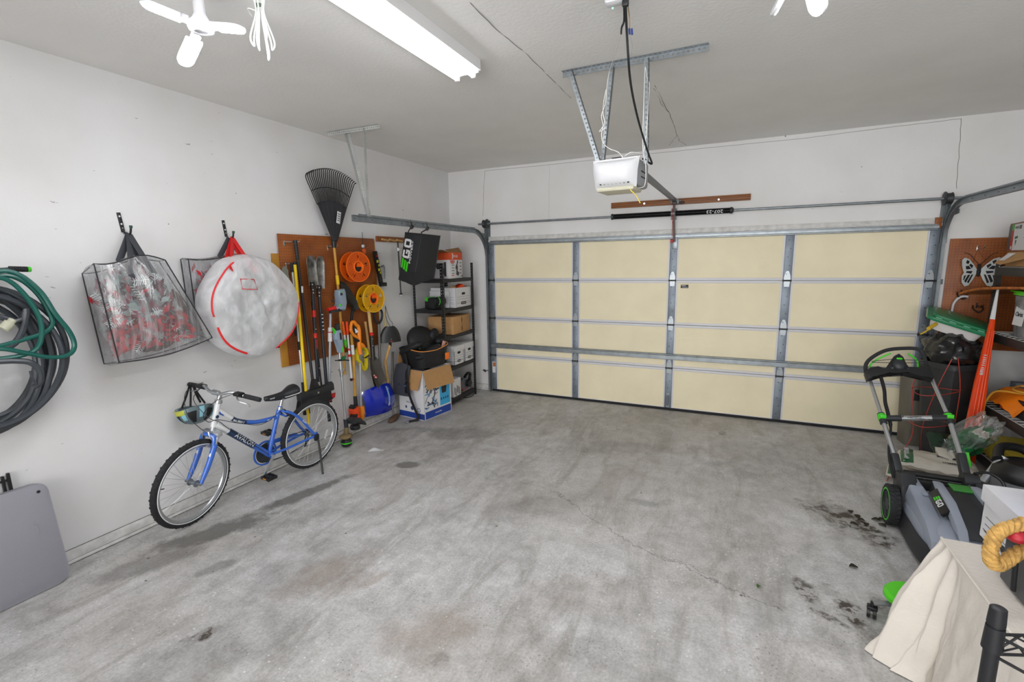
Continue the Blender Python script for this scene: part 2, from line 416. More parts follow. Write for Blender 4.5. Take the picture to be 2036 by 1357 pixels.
def floor_material():
    m, nt, N, L = node_mat('stained_concrete')
    b = N['Principled BSDF']
    g = N.new('ShaderNodeNewGeometry'); P = g.outputs['Position']
    def tex(scale, detail=6, rough=0.6, mapping=None, dist=0.0):
        n = N.new('ShaderNodeTexNoise'); n.inputs['Scale'].default_value = scale; n.inputs['Detail'].default_value = detail; n.inputs['Roughness'].default_value = rough; n.inputs['Distortion'].default_value = dist
        if mapping:
            mp = N.new('ShaderNodeMapping'); mp.inputs['Scale'].default_value = mapping; mp.inputs['Rotation'].default_value = (0, 0, 0.5); L.new(P, mp.inputs[0]); L.new(mp.outputs[0], n.inputs['Vector'])
        else: L.new(P, n.inputs['Vector'])
        return n.outputs['Fac']
    def ramp(f, a, ca, bb, cb):
        r = N.new('ShaderNodeValToRGB'); e = r.color_ramp.elements
        e[0].position = a; e[1].position = bb; e[0].color = lin(ca); e[1].color = lin(cb); L.new(f, r.inputs['Fac']); return r.outputs['Color']
    def mth(op, a, c=None, clamp=False):
        q = N.new('ShaderNodeMath'); q.operation = op; q.use_clamp = clamp
        if isinstance(a, (int, float)): q.inputs[0].default_value = a
        else: L.new(a, q.inputs[0])
        if c is not None:
            if isinstance(c, (int, float)): q.inputs[1].default_value = c
            else: L.new(c, q.inputs[1])
        return q.outputs[0]
    def mix(f, a, c, mode='MIX'):
        q = N.new('ShaderNodeMixRGB'); q.blend_type = mode
        if isinstance(f, (int, float)): q.inputs[0].default_value = f
        else: L.new(f, q.inputs[0])
        L.new(a, q.inputs[1]) if not isinstance(a, str) else setattr(q.inputs[1], 'default_value', lin(a))
        L.new(c, q.inputs[2]) if not isinstance(c, str) else setattr(q.inputs[2], 'default_value', lin(c))
        return q.outputs[0]
    base = ramp(tex(.8, 8, .66), .36, '#a8a8a6', .64, '#dedfe0')
    fine = ramp(tex(7, 9, .74), .34, '#94928e', .68, '#eaeae9')
    col = mix(.5, base, fine)
    streak = tex(2.6, 8, .7, (1.5, .42, 1), 1.2)
    col = mix(mth('MULTIPLY', ramp(streak, .48, '#000000', .68, '#ffffff'), .5), col, '#7b756b')
    st2 = tex(5.5, 7, .75, (1.8, .5, 1), .8)
    col = mix(mth('MULTIPLY', ramp(st2, .55, '#000000', .7, '#ffffff'), .38), col, '#e4e4e3')
    warm = tex(.45, 3)
    col = mix(mth('MULTIPLY', ramp(warm, .45, '#000000', .62, '#ffffff'), .3), col, '#a3988a')
    pit = N.new('ShaderNodeTexVoronoi'); pit.inputs['Scale'].default_value = 42; L.new(P, pit.inputs['Vector'])
    col = mix(mth('MULTIPLY', mth('LESS_THAN', pit.outputs['Distance'], .17), mth('MULTIPLY', ramp(tex(3.1, 3), .5, '#000000', .6, '#ffffff'), .55)), col, '#6a6660')
    chp = N.new('ShaderNodeTexVoronoi'); chp.inputs['Scale'].default_value = 27; L.new(P, chp.inputs['Vector'])
    col = mix(mth('MULTIPLY', mth('LESS_THAN', chp.outputs['Distance'], .13), mth('MULTIPLY', ramp(tex(2.2, 3), .46, '#000000', .58, '#ffffff'), .7)), col, '#efefec')
    grain = ramp(tex(70, 3, .7), .35, '#a8a8a8', .65, '#ffffff')
    col = mix(.4, col, grain, 'MULTIPLY')
    warp = N.new('ShaderNodeTexNoise'); warp.inputs['Scale'].default_value = 5.5; warp.inputs['Detail'].default_value = 6; warp.inputs['Roughness'].default_value = .7; L.new(P, warp.inputs['Vector'])
    sx = N.new('ShaderNodeSeparateXYZ'); L.new(P, sx.inputs[0])
    X, Y = sx.outputs[0], sx.outputs[1]
    def mask(lst, edge=0.5, amp=2.2):
        tot = None
        nz = mth('MULTIPLY', mth('SUBTRACT', warp.outputs['Fac'], .5), amp)
        for (x, y, rx, ry, a, k) in lst:
            dx, dy = mth('SUBTRACT', X, x), mth('SUBTRACT', Y, y)
            c, q = math.cos(a), math.sin(a)
            u = mth('ADD', mth('MULTIPLY', dx, c/rx), mth('MULTIPLY', dy, q/rx))
            w = mth('ADD', mth('MULTIPLY', dx, -q/ry), mth('MULTIPLY', dy, c/ry))
            r = mth('SQRT', mth('ADD', mth('MULTIPLY', u, u), mth('MULTIPLY', w, w)))
            f = mth('MULTIPLY', mth('DIVIDE', mth('SUBTRACT', mth('SUBTRACT', 1.1, r), nz), edge, True), k)
            f = mth('MULTIPLY', mth('MAXIMUM', f, 0.0), 1.0)
            tot = f if tot is None else mth('MAXIMUM', tot, f)
        return tot
    col = mix(mth('MULTIPLY', mask(DAMP, .45), .95), col, '#5d5b58')
    col = mix(mth('MULTIPLY', mask(RUST, .7), .7), col, '#86705a')
    chipn = ramp(tex(24, 4, .7), .5, '#000000', .6, '#ffffff')
    col = mix(mth('MULTIPLY', mask(CHIP, .7), chipn), col, '#c9c8c4')
    spl = ramp(tex(14, 5, .7), .46, '#000000', .54, '#ffffff')
    oil = mask(OIL, .55, 3.0)
    col = mix(mth('MULTIPLY', oil, mth('ADD', mth('MULTIPLY', spl, .75), .2)), col, '#3a3026')
    # dark flecks of dirt
    v = N.new('ShaderNodeTexVoronoi'); v.inputs['Scale'].default_value = 6; L.new(P, v.inputs['Vector'])
    fl = mth('LESS_THAN', v.outputs['Distance'], .05)
    fl = mth('MULTIPLY', fl, mth('GREATER_THAN', tex(1.7, 2), .52))
    col = mix(mth('MULTIPLY', fl, .8), col, '#3c3833')
    # hairline cracks
    def crack(x0, y0, x1, y1, wgt):
        dx, dy = x1-x0, y1-y0; Ln = math.hypot(dx, dy)
        a = mth('ADD', mth('MULTIPLY', mth('SUBTRACT', X, x0), dx/Ln), mth('MULTIPLY', mth('SUBTRACT', Y, y0), dy/Ln))
        t = mth('ADD', mth('MULTIPLY', mth('SUBTRACT', X, x0), -dy/Ln), mth('MULTIPLY', mth('SUBTRACT', Y, y0), dx/Ln))
        t = mth('ADD', t, mth('MULTIPLY', mth('SUBTRACT', warp.outputs['Fac'], .5), .22))
        near = mth('LESS_THAN', mth('ABSOLUTE', t), .0035)
        ins = mth('MULTIPLY', mth('GREATER_THAN', a, 0.0), mth('LESS_THAN', a, Ln))
        return mth('MULTIPLY', mth('MULTIPLY', near, ins), wgt)
    for (a, c, w) in (((1105, 980), (1260, 1085), .6), ((1260, 1085), (1560, 1220), .6), ((880, 905), (1105, 980), .35), ((1300, 1100), (1420, 1150), .4)):
        p, q = Fl(*a), Fl(*c); col = mix(crack(p.x, p.y, q.x, q.y, w), col, '#4a4743')
    L.new(col, b.inputs['Base Color'])
    rr = N.new('ShaderNodeMapRange'); rr.inputs[3].default_value = .38; rr.inputs[4].default_value = .7; L.new(tex(2.2, 5), rr.inputs[0])
    L.new(rr.outputs[0], b.inputs['Roughness'])
    bp = N.new('ShaderNodeBump'); bp.inputs['Strength'].default_value = .25; bp.inputs['Distance'].default_value = .006; L.new(tex(30, 6, .7), bp.inputs['Height']); L.new(bp.outputs['Normal'], b.inputs['Normal'])
    return m

mb = MB(); mb.box(((XR)/2, YF/2+.05, -.06), (XR+.3, -YF+.5, .12)); struct(mb.build('floor', floor_material()))
mb = MB(); mb.box((XR/2, YF/2, H+.06), (XR+.3, -YF+.3, .12)); struct(mb.build('ceiling', CEIL))
mb = MB(); mb.box((-.06, YF/2, H/2), (.12, -YF+.2, H)); struct(mb.build('wall_left', WALL))
mb = MB(); mb.box((XR+.06, YF/2, H/2), (.12, -YF+.2, H)); struct(mb.build('wall_right', WALL))
mb = MB(); mb.box((XR/2, YF-.06, H/2), (XR+.2, .12, H)); struct(mb.build('wall_front', WALL))
mb = MB()
mb.box((DX0/2-.05, .07, H/2), (DX0+.1, .14, H)); mb.box(((DX1+XR)/2+.05, .07, H/2), (XR-DX1+.1, .14, H)); mb.box(((DX0+DX1)/2, .07, (H+DZ)/2), (DX1-DX0, .14, H-DZ))
struct(mb.build('wall_back', WALL))

# baseboards: a flat board and a round shoe
BASE = mat('baseboard_paint', '#cfcecb', 0.55, var=0.16, vscale=18)
GAP = mat('dirt_line', '#5c5750', .9, var=.4, vscale=20)
def baseboard(name, p0, p1, nrm):
    p0, p1, n = V(p0), V(p1), V(nrm)
    mb = MB()
    L = (p1-p0).length; T = frame(p0, p1-p0, (0, 0, 1))
    s = 1 if (T.to_3x3() @ V((0, 0, 1))).dot(n) > 0 else -1
    T = T @ Matrix.Diagonal((1, 1, s, 1))
    prof = [(0, 0), (.085, 0), (.085, .006), (.072, .011), (.066, .014), (.024, .014), (.022, .022), (.012, .028), (0, .028)]
    vs = [(x, h, d) for x in (0, L) for h, d in prof]; k = len(prof)
    mb.sm = False
    mb._add(vs, [(i, (i+1) % k, k+(i+1) % k, k+i) for i in range(k)]+[tuple(range(k)), tuple(range(k, 2*k))], T)
    mb.mi = 1; mb.box((L/2, .002, .0285), (L, .004, .003), 0, T); mb.box((L/2, .0235, .0215), (L, .002, .002), 0, T); mb.box((L/2, .0855, .003), (L, .0025, .006), 0, T)
    struct(mb.build(name, [BASE, GAP]))
baseboard('baseboard_left', (0, YF, 0), (0, 0, 0), (1, 0, 0))
baseboard('baseboard_back', (0.028, 0, 0), (.6, 0, 0), (0, -1, 0))
baseboard('baseboard_back.001', (5.62, 0, 0), (XR, 0, 0), (0, -1, 0))

# seams in the drywall of the back wall and the cracked ceiling: thin raised tape edges
CRK = mat('drywall_crack', '#6e6b66', 0.9)
def seam(pts, name, w=.003):
    mb = MB(); P = [V(p) for p in pts]
    out = []
    for i in range(len(P)-1):
        for k in range(6):
            t = k/6; q = P[i].lerp(P[i+1], t); out.append(q+V(((random.random()-.5)*.008, 0, (random.random()-.5)*.004)))
    out.append(P[-1]); mb.tube(out, w, 4); o = mb.build(name, CRK); struct(o); return o
B0 = lambda px, py: Bw(px, py, 0.0)
C0 = lambda px, py: Fl(px, py, H)
seam([B0(964, 340), B0(962, 380), B0(960, 430)], 'trim_1', .0018)
seam([B0(964, 340), B0(1100, 327), B0(1300, 305), B0(1600, 275), B0(1780, 252), B0(1912, 236)], 'trim_2', .0016)
seam([B0(1912, 236), B0(1907, 300), B0(1902, 375)], 'trim_3', .002)
seam([B0(1092, 328), B0(1091, 440)], 'trim_4', .0007)
seam([C0(935, 5), C0(990, 60), C0(1050, 110), C0(1100, 160), C0(1135, 195)], 'trim_5', .002)
seam([C0(1302, 170), C0(1325, 215), C0(1335, 235), C0(1350, 280), C0(1364, 288)], 'trim_6', .0022)
seam([C0(1300, 175), C0(1318, 212), C0(1332, 225), C0(1346, 270), C0(1330, 290)], 'trim_7', .0015)

# white trim over the door opening
mb = MB()
mb.box(((DX0+DX1)/2, -.011, 2.175), (DX1-DX0+.02, .022, .07), .003); mb.box(((DX0+DX1)/2, -.016, 2.15), (DX1-DX0+.02, .032, .03), .003)
struct(mb.build('trim_8', BASE))
mb = MB(); mb.box((5.52, -.02, 2.165), (.05, .05, .1), .004); struct(mb.build('trim_9', WOOD))

# ------------------------------------------------------------------ the sectional garage door
door = bpy.data.objects.new('door_1', None); COL.objects.link(door); door.location = (3.1, 0, 0); WM[door.name] = tr(3.1, 0, 0)
door['kind'] = 'structure'; door['label'] = 'cream sectional garage door with galvanized stiles'
CREAM = mat('cream_foam_panel', '#ebe1c2', 0.65, var=0.045, vscale=3, bump=.05)
RAIL = mat('white_painted_rail', '#d3d3d8', 0.45)
STILE = mat('door_stile_steel', '#7d8690', 0.5, 0.55, var=.15, vscale=9)
HINGE = mat('hinge_steel', '#9aa0a4', 0.4, 0.8)
DARKST = mat('dark_steel', '#3c3f42', 0.5, 0.5)
ZS = [0.03, 0.54, 1.077, 1.611, 2.115]
SX = [(.645, .718), (1.862, 1.942), (3.06, 3.142), (4.25, 4.332), (5.47, 5.545)]
for i in range(4):
    z0, z1 = ZS[i], ZS[i+1]
    p = MB(); p.box((3.095, .005, (z0+z1)/2), (4.9, .05, z1-z0-.004)); pan = p.build('door_panel', CREAM, door)
    for k in range(2):
        r = MB(); zc = z0+.016 if k == 0 else z1-.016
        if i == 0 and k == 0: zc = z0+.004; r.box((3.095, -.023, zc), (4.75, .006, .012))
        elif i == 3 and k == 1: continue
        else:
            r.box((3.095, -.024, zc), (4.75, .012, .028), .003)
        r.build('rail', RAIL, pan)
    for j, (a, c) in enumerate(SX):
        r = MB(); r.box(((a+c)/2, -.026, (z0+z1)/2), (c-a, .014, z1-z0-.006), .003); r.mi = 1
        for e in ((a, c) if 0 < j < 4 else ((c,) if j == 0 else (a,))):
            r.box((e+(.009 if e == c else -.009), -.0225, (z0+z1)/2), (.017, .006, z1-z0-.004))
        r.mi = 2
        for q in range(5):
            zq = z0+(z1-z0)*(.14+.18*q)
            r.cyl(((a+c)/2+(.012 if q % 2 else -.008), -.033, zq), ((a+c)/2+(.012 if q % 2 else -.008), -.036, zq), .0055, n=8)
        r.build('stile', [STILE, RAIL, DARKST], pan)
        if i < 3:
            h = MB(); xc = (a+c)/2
            h.prism([(-.034, 0), (.034, 0), (.028, .05), (.012, .095), (-.012, .095), (-.028, .05)], .003, BWF(xc, z1+.008, -.033))
            h.prism([(-.03, 0), (.03, 0), (.024, -.06), (-.024, -.06)], .003, BWF(xc, z1-.008, -.033))
            h.mi = 1; h.cyl((xc-.043, -.043, z1), (xc+.043, -.043, z1), .009, n=10)
            h.box((xc-.036, -.038, z1), (.006, .02, .04)); h.box((xc+.036, -.038, z1), (.006, .02, .04))
            h.mi = 0
            for zz in (z1+.035, z1+.07, z1-.03, z1-.05): h.cyl((xc, -.036, zz), (xc, -.04, zz), .007, n=8)
            if j in (0, 4):
                s = -1 if j == 0 else 1
                h.mi = 1; h.cyl((xc, -.055, z1), (xc+s*.07, -.055, z1), .006, n=8); h.cyl((xc+s*.05, -.055, z1), (xc+s*.075, -.055, z1), .02, n=12)
            h.build('hinge', [HINGE, DARKST], pan)
def strut_bar(zc, hh, x0=.66, x1=5.53):
    s = MB(); sec = [(-.034, -hh/2), (-.05, -hh/2+.006), (-.05, -hh/2+.012), (-.078, -hh/2+.018), (-.078, hh/2-.018), (-.05, hh/2-.012), (-.05, hh/2-.006), (-.034, hh/2)]
    vs = [(x, y, zc+z) for x in (x0, x1) for y, z in sec]; k = len(sec); s.sm = False
    s._add(vs, [(i, i+1, k+i+1, k+i) for i in range(k-1)]+[tuple(range(k))[::-1], tuple(range(k, 2*k)), (0, k, 2*k-1, k-1)])
    s.build('strut', GALV, door)
strut_bar(.682, .075); strut_bar(2.125, .06, .67, 5.52)
s = MB(); s.box((3.095, -.005, .018), (4.9, .06, .03), .008); s.build('bottom_seal', mat('seal_rubber', '#1d1d20', .8), door)
s = MB(); p0, p1 = V((3.1, -.033, .06)), V((3.1, -.033, .2))
s.tube(spline([p0, p0+V((0, -.03, .02)), p0+V((0, -.032, .07)), p1+V((0, -.03, -.02)), p1], 5), .006, 8); s.box((3.1, -.035, .055), (.03, .004, .03)); s.box((3.1, -.035, .205), (.03, .004, .03)); s.build('handle', HINGE, door)
s = MB(); s.box((3.24, -.0215, 1.54), (.085, .003, .04)); s.mi = 1; s.box((3.23, -.0235, 1.549), (.05, .001, .006)); s.scrib(BWF(3.245, 1.531, -.0231), .06, .012, .001); s.build('sticker', [PRINT, PRINT_W], door)
s = MB(); s.tube(spline([V((3.1, -.08, 2.14)), V((3.11, -.06, 2.13)), V((3.1, -.05, 2.05))], 4), .008, 6); s.box((3.115, -.045, 2.05), (.06, .03, .14), .004); s.build('operator_bracket', GALV, door)
s = MB(); s.box((.68, -.036, .36), (.05, .002, .16), 0); s.mi = 1; s.box((.685, -.0372, .4), (.04, .001, .06)); s.build('sticker', [CARD_W, mat('worn_orange_label', '#b06a3a', .7, var=.3)], door)
s = MB(); s.box((5.507, -.036, .32), (.05, .002, .17), 0); s.build('sticker', mat('orange_label', '#b8663a', .7, var=.2), door)
# ================================================================== lamps
TUBE_M = mat('lit_fluorescent_tube', '#ffffff', .4, emit='#fbfcff', estr=TUBE_EMIT)
LED_M = mat('lit_led_panel', '#ffffff', .4, emit='#f6f8ff', estr=LED_EMIT)
WENAM = mat('white_enamel', '#e6e6e6', .35)
def fluorescent(x, y0, y1, label):
    t = thing('fluorescent_light', label, 'ceiling light', (x, (y0+y1)/2, H))
    b = MB(); b.prism([(-.112, 0), (.112, 0), (.115, -.066), (.085, -.058), (-.085, -.058), (-.115, -.066)], y1-y0, Matrix(((1, 0, 0, x), (0, 0, 1, y0), (0, 1, 0, H), (0, 0, 0, 1)))); b.build('housing', WENAM, t)
    for e in (y0, y1):
        b = MB(); b.box((x, e, H-.04), (.2, .02, .07), .006)
        for s in (-1, 1): b.box((x+s*.06, e, H-.078), (.03, .022, .05), .006)
        b.build('lamp_holder', WENAM, t)
    for s in (-1, 1):
        b = MB(); b.cyl((x+s*.06, y0+.012, H-.08), (x+s*.06, y1-.012, H-.08), .019, n=14); b.build('tube', TUBE_M, t)
fluorescent(2.125, -5.58, -3.14, 'long two-tube fluorescent strip light on the ceiling over the floor')
fluorescent(4.45, -6.2, -3.76, 'added two-tube strip light above the right bay, unseen past the top edge of the view')  # unseen fixture, added to spread light to the right bay and door end

def folding_bulb(c, turn, label, hz=.2):
    t = thing('folding_led_bulb', label, 'light bulb', (c[0], c[1], H))
    x, y, z = c
    b = MB(); b.lathe([(0, H), (.062, H), (.062, H-.02), (.04, H-.03), (.036, H-.06), (0, H-.06)], tr(x, y, 0)); b.build('ceiling_socket', WENAM, t)
    b = MB(); b.lathe([(0, H-.055), (.022, H-.055), (.024, z+.05), (.034, z+.03), (.05, z+.012), (.055, z-.005), (.05, z-.02), (.03, z-.026), (.028, z-.018), (0, z-.018)], tr(x, y, 0), 24); b.build('hub', WHITE, t)
    for k, (a, tilt) in enumerate(turn):
        T = tr(x, y, z) @ rot('Z', a) @ rot('Y', tilt)
        b = MB(); b.box((.062, 0, .004), (.03, .035, .03), .006, T); b.build('hinge', WHITE, t)
        def outl(g, n=8):
            p = [(.075, -.036), (.17, -.036)]+[(.19+.036*math.cos(q), .036*math.sin(q)) for q in [(-PI/2+PI*i/n) for i in range(n+1)]]+[(.17, .036), (.075, .036)]
            return [((q[0]-.15)*g+.15, q[1]*g) for q in p]
        b = MB(); b.prism(outl(1.0), .014, T, -.004, .003); lf = b.build('leaf', WHITE, t)
        b = MB(); b.prism(outl(.9), .003, T, -.0085); b.build('diffuser', LED_M, lf)
c1 = Fl(400, 52, 2.94)
folding_bulb((c1.x, c1.y, 2.94), ((232, -14), (12, 10), (176, 36)), 'folding white bulb with lit leaves on the ceiling left of the strip light')
c2 = Fl(1600, -100, 2.95)
folding_bulb((c2.x, c2.y, 2.95), ((292, 12), (40, 66), (195, 66)), 'folding white bulb cut by the top edge, right of the hanging power cord')
# tied bundle of white cable hanging from the ceiling
q = Fl(517, 25, 3.0)
b = MB()
for k in range(6):
    a = k*1.05; rr = .018+.012*(k % 3)
    top = V((q.x+.004*math.cos(a), q.y+.004*math.sin(a), 3.05)); dn = .17+.03*(k % 3)
    d = V((math.cos(a), math.sin(a), 0))
    b.tube(spline([top, top+V((0, 0, -.05))+d*.006, top+V((0, 0, -dn*.8))+d*rr, top+V((0, 0, -dn))+d*rr*1.1, top+V((0, 0, -dn*.8))+d*rr*1.5, top+V((0, 0, -.05))+d*.012, top+V((0, 0, .02))+d*.02, top+V((0, 0, .077))+d*.01], 6), .0035, 6)
for sgn in (-1, 1):
    b.tube(spline([V((q.x, q.y, 3.0)), V((q.x+sgn*.05, q.y-.02, 3.02)), V((q.x+sgn*.08, q.y-.02*sgn, 3.01 if sgn < 0 else 3.05))], 5), .003, 6)
b.mi = 1; b.cyl((q.x, q.y, 3.02), (q.x, q.y, 3.035), .014, n=10)
tag(b.build('cable_bundle', [mat('white_cable', '#d8dad6', .5), mat('cable_tie', '#4c5a4c', .5)]), 'tied bundle of white cable hanging from the ceiling beside the folding bulb', 'cable')

# ================================================================== opener and its hangers
t = thing('opener_hanger', 'galvanized perforated angle frame on the ceiling holding the door opener', 'hanger', (3.09, -2.69, H-.005))
def angle(M, L, w=.032, p=.03, hole=.011):
    b = MB(); b.strip(M, L, w, p, hole, .003); b.strip(M @ tr(0, w/2, w/2) @ rot('X', 90), L, w, p, hole, .003); return b
angle(frame((2.635, -2.70, H-.018), (1, 0, 0), (0, 0, 1)), .92).build('ceiling_angle', GALV, t)
for p, q in (((2.703, -2.735, 3.1), (2.9, -2.72, 2.5)), ((2.97, -2.69, 3.1), (2.905, -2.66, 2.5)), ((3.195, -2.725, 3.1), (3.205, -2.7, 2.48))):
    d = V(q)-V(p)
    angle(frame(p, d, (1, 0, 0)), d.length).build('strut', GALV, t)

t = thing('garage_door_opener', 'white ceiling-hung garage door opener with grey sides and black rail', 'garage door opener', (3.06, -2.7, 2.32))
T = tr(3.04, -2.72, 2.42) @ rot('Z', -5)
b = MB(); b.box((0, .06, .0), (.285, .26, .17), .02, T); b.build('motor_case', mat('opener_grey', '#8f9194', .45), t)
b = MB()    # bulging front cover
def cov(u, w):
    x = -.155+.31*u; z = -.095+.185*w
    e = (1-abs(2*u-1)**4)*(1-abs(2*w-1)**4)
    sag = -.012*(1-abs(2*u-1)**2) if w > .8 else 0
    sh = 1-.12*(1-w)
    return (x*sh, -.08-.055*e-.02*(1-abs(2*w-1.1)), z+sag*(w-.8)*5)
b.sheet(cov, 20, 14, .004, M=T)
b.box((0, -.06, .083), (.29, .06, .012), .004, T); cover = b.build('front_cover', WHITE, t)
b = MB()
for k in range(8): b.box((-.09+.026*k, -.112, -.07), (.013, .014, .008), .002, T)
b.build('vent_slots', PRINT, cover)
b = MB(); b.box((0, .0, -.1), (.25, .2, .03), .012, T); b.build('lens', mat('opener_lens', '#b9b6a0', .35), t)
b = MB()
for k in range(2): b.box((.1435, .05, .01-.035*k), (.002, .1, .008), 0, T)
b.build('side_vent', PRINT, t)
b = MB(); b.box((0, .05, .09), (.2, .1, .014), .003, T); b.box((-.02, .0, .1), (.06, .05, .02), .003, T); b.build('terminal_block', BLK, t)
RAILM = mat('opener_rail_dark', '#55585a', .4, .6)
b = MB(); b.bar((3.085, -2.62, 2.51), (3.1, -.07, 2.53), .03, .045); b.build('rail', RAILM, t)
b = MB(); b.box((3.1, -.05, 2.52), (.09, .08, .05), .005); b.box((3.1, -.016, 2.525), (.13, .008, .06), .002)
for s in (-1, 1): b.cyl((3.1+s*.05, -.02, 2.53), (3.1+s*.05, -.032, 2.53), .009, n=8)
b.build('header_bracket', GALV_D, t)
b = MB(); b.bar((3.1, -.11, 2.5), (3.102, -.1, 2.28), .022, .006, (0, 1, 0)); b.bar((3.1, -.1, 2.3), (3.11, -.085, 2.06), .026, .006, (0, 1, 0)); b.box((3.1, -.11, 2.5), (.05, .07, .04), .006)
b.build('door_arm', mat('arm_dark', '#4a3f3a', .5, .4), t)
b = MB(); b.tube([(3.088, -.12, 2.48), (3.086, -.12, 2.12)], .003, 6); b.box((3.086, -.12, 2.07), (.03, .012, .04), .004); b.build('release_cord', mat('release_red', '#b01e1a', .5), t)
b = MB(); b.tube(spline([Bw(1250, 364, -2.8), Bw(1254, 378, -2.82), Bw(1264, 388, -2.82), Bw(1273, 404, -2.82)], 5), .0035, 6); b.build('antenna_wire', mat('yellow_wire', '#d9c24a', .5), t)
# header board
b = MB(); b.box((3.116, -.014, 2.522), (1.538, .026, .068), .003); b.mi = 1
for px in (1281, 1429): p = Bw(px, 405 if px < 1400 else 397, -.03); b.cyl((p.x, -.026, p.z), (p.x, -.034, p.z), .011, n=12)
b.mi = 2; p = Bw(1356, 403, -.028); b.ell((p.x, -.027, p.z), (.032, .002, .022))
def wood_knotty():
    m, nt, N, L = node_mat('pine_header'); bb = N['Principled BSDF']; bb.inputs['Roughness'].default_value = .55
    tc = N.new('ShaderNodeTexCoord'); mp = N.new('ShaderNodeMapping'); mp.inputs['Scale'].default_value = (1.2, 1, 14); L.new(tc.outputs['Object'], mp.inputs[0])
    w = N.new('ShaderNodeTexWave'); w.bands_direction = 'Z'; w.inputs['Scale'].default_value = 1.2; w.inputs['Distortion'].default_value = 7; w.inputs['Detail'].default_value = 3; w.inputs['Detail Scale'].default_value = 1.2; L.new(mp.outputs[0], w.inputs['Vector'])
    r = N.new('ShaderNodeValToRGB'); r.color_ramp.elements[0].color = lin('#5e3313'); r.color_ramp.elements[1].color = lin('#9a6030'); L.new(w.outputs['Fac'], r.inputs[0]); L.new(r.outputs[0], bb.inputs['Base Color']); return m
tag(b.build('header_board', [wood_knotty(), CHROME, mat('wood_knot', '#3f2210', .6)]), 'stained wooden board screwed to the wall above the door springs', 'board')

# torsion spring assembly
t = thing('torsion_spring_assembly', 'steel torsion bar with two black springs above the garage door', 'garage door spring', (3.08, -.08, 2.33))
ZB, YB = 2.383, -.085
b = MB(); b.cyl((.515, YB, ZB), (5.69, YB, ZB), .0135, n=14); b.build('shaft', GALV, t)
def coil(x0, x1, R=.031, n=64):
    b = MB(); prof = []
    for k in range(n):
        a = x0+(x1-x0)*k/n; w = (x1-x0)/n
        prof += [(R-.004, a), (R, a+w*.3), (R, a+w*.7)]
    prof = [(.012, x0)]+prof+[(R-.004, x1), (.012, x1)]
    b.lathe(prof, Matrix(((0, 0, 1, 0), (1, 0, 0, YB), (0, 1, 0, ZB), (0, 0, 0, 1))), 18)
    return b
SPR = mat('black_spring_steel', '#17181a', .38, .5)
for x0, x1 in ((2.4, 3.06), (3.115, 3.69)): coil(x0, x1).build('spring', SPR, t)
b = MB()
for x in (2.385, 3.705): b.lathe([(.014, -.02), (.036, -.016), (.036, 0), (.028, .012), (.014, .02)], Matrix(((0, 0, 1, x), (1, 0, 0, YB), (0, 1, 0, ZB), (0, 0, 0, 1))), 16)
b.build('winding_cone', DARKST, t)
b = MB(); b.box((3.087, -.05, ZB), (.006, .09, .09), .002); b.box((3.087, -.0085, ZB), (.06, .01, .13), .002); b.cyl((3.07, YB, ZB), (3.105, YB, ZB), .036, n=16); b.build('center_bracket', GALV_D, t)
for x, s in ((.622, 1), (5.555, -1)):
    b = MB(); b.lathe([(.014, -.03), (.05, -.03), (.056, -.026), (.05, -.018), (.048, .018), (.062, .022), (.064, .03), (.05, .034), (.014, .034)], Matrix(((0, 0, s, x), (1, 0, 0, YB), (0, s, 0, ZB), (0, 0, 0, 1))), 24)
    b.build('cable_drum', DARKST, t)
b = MB(); b.text('207-23', BWF(3.53, ZB-.004, YB-.0315) @ rot('Z', 180), .05, .0008, sx=1.25); b.build('lettering', PRINT_W, t)

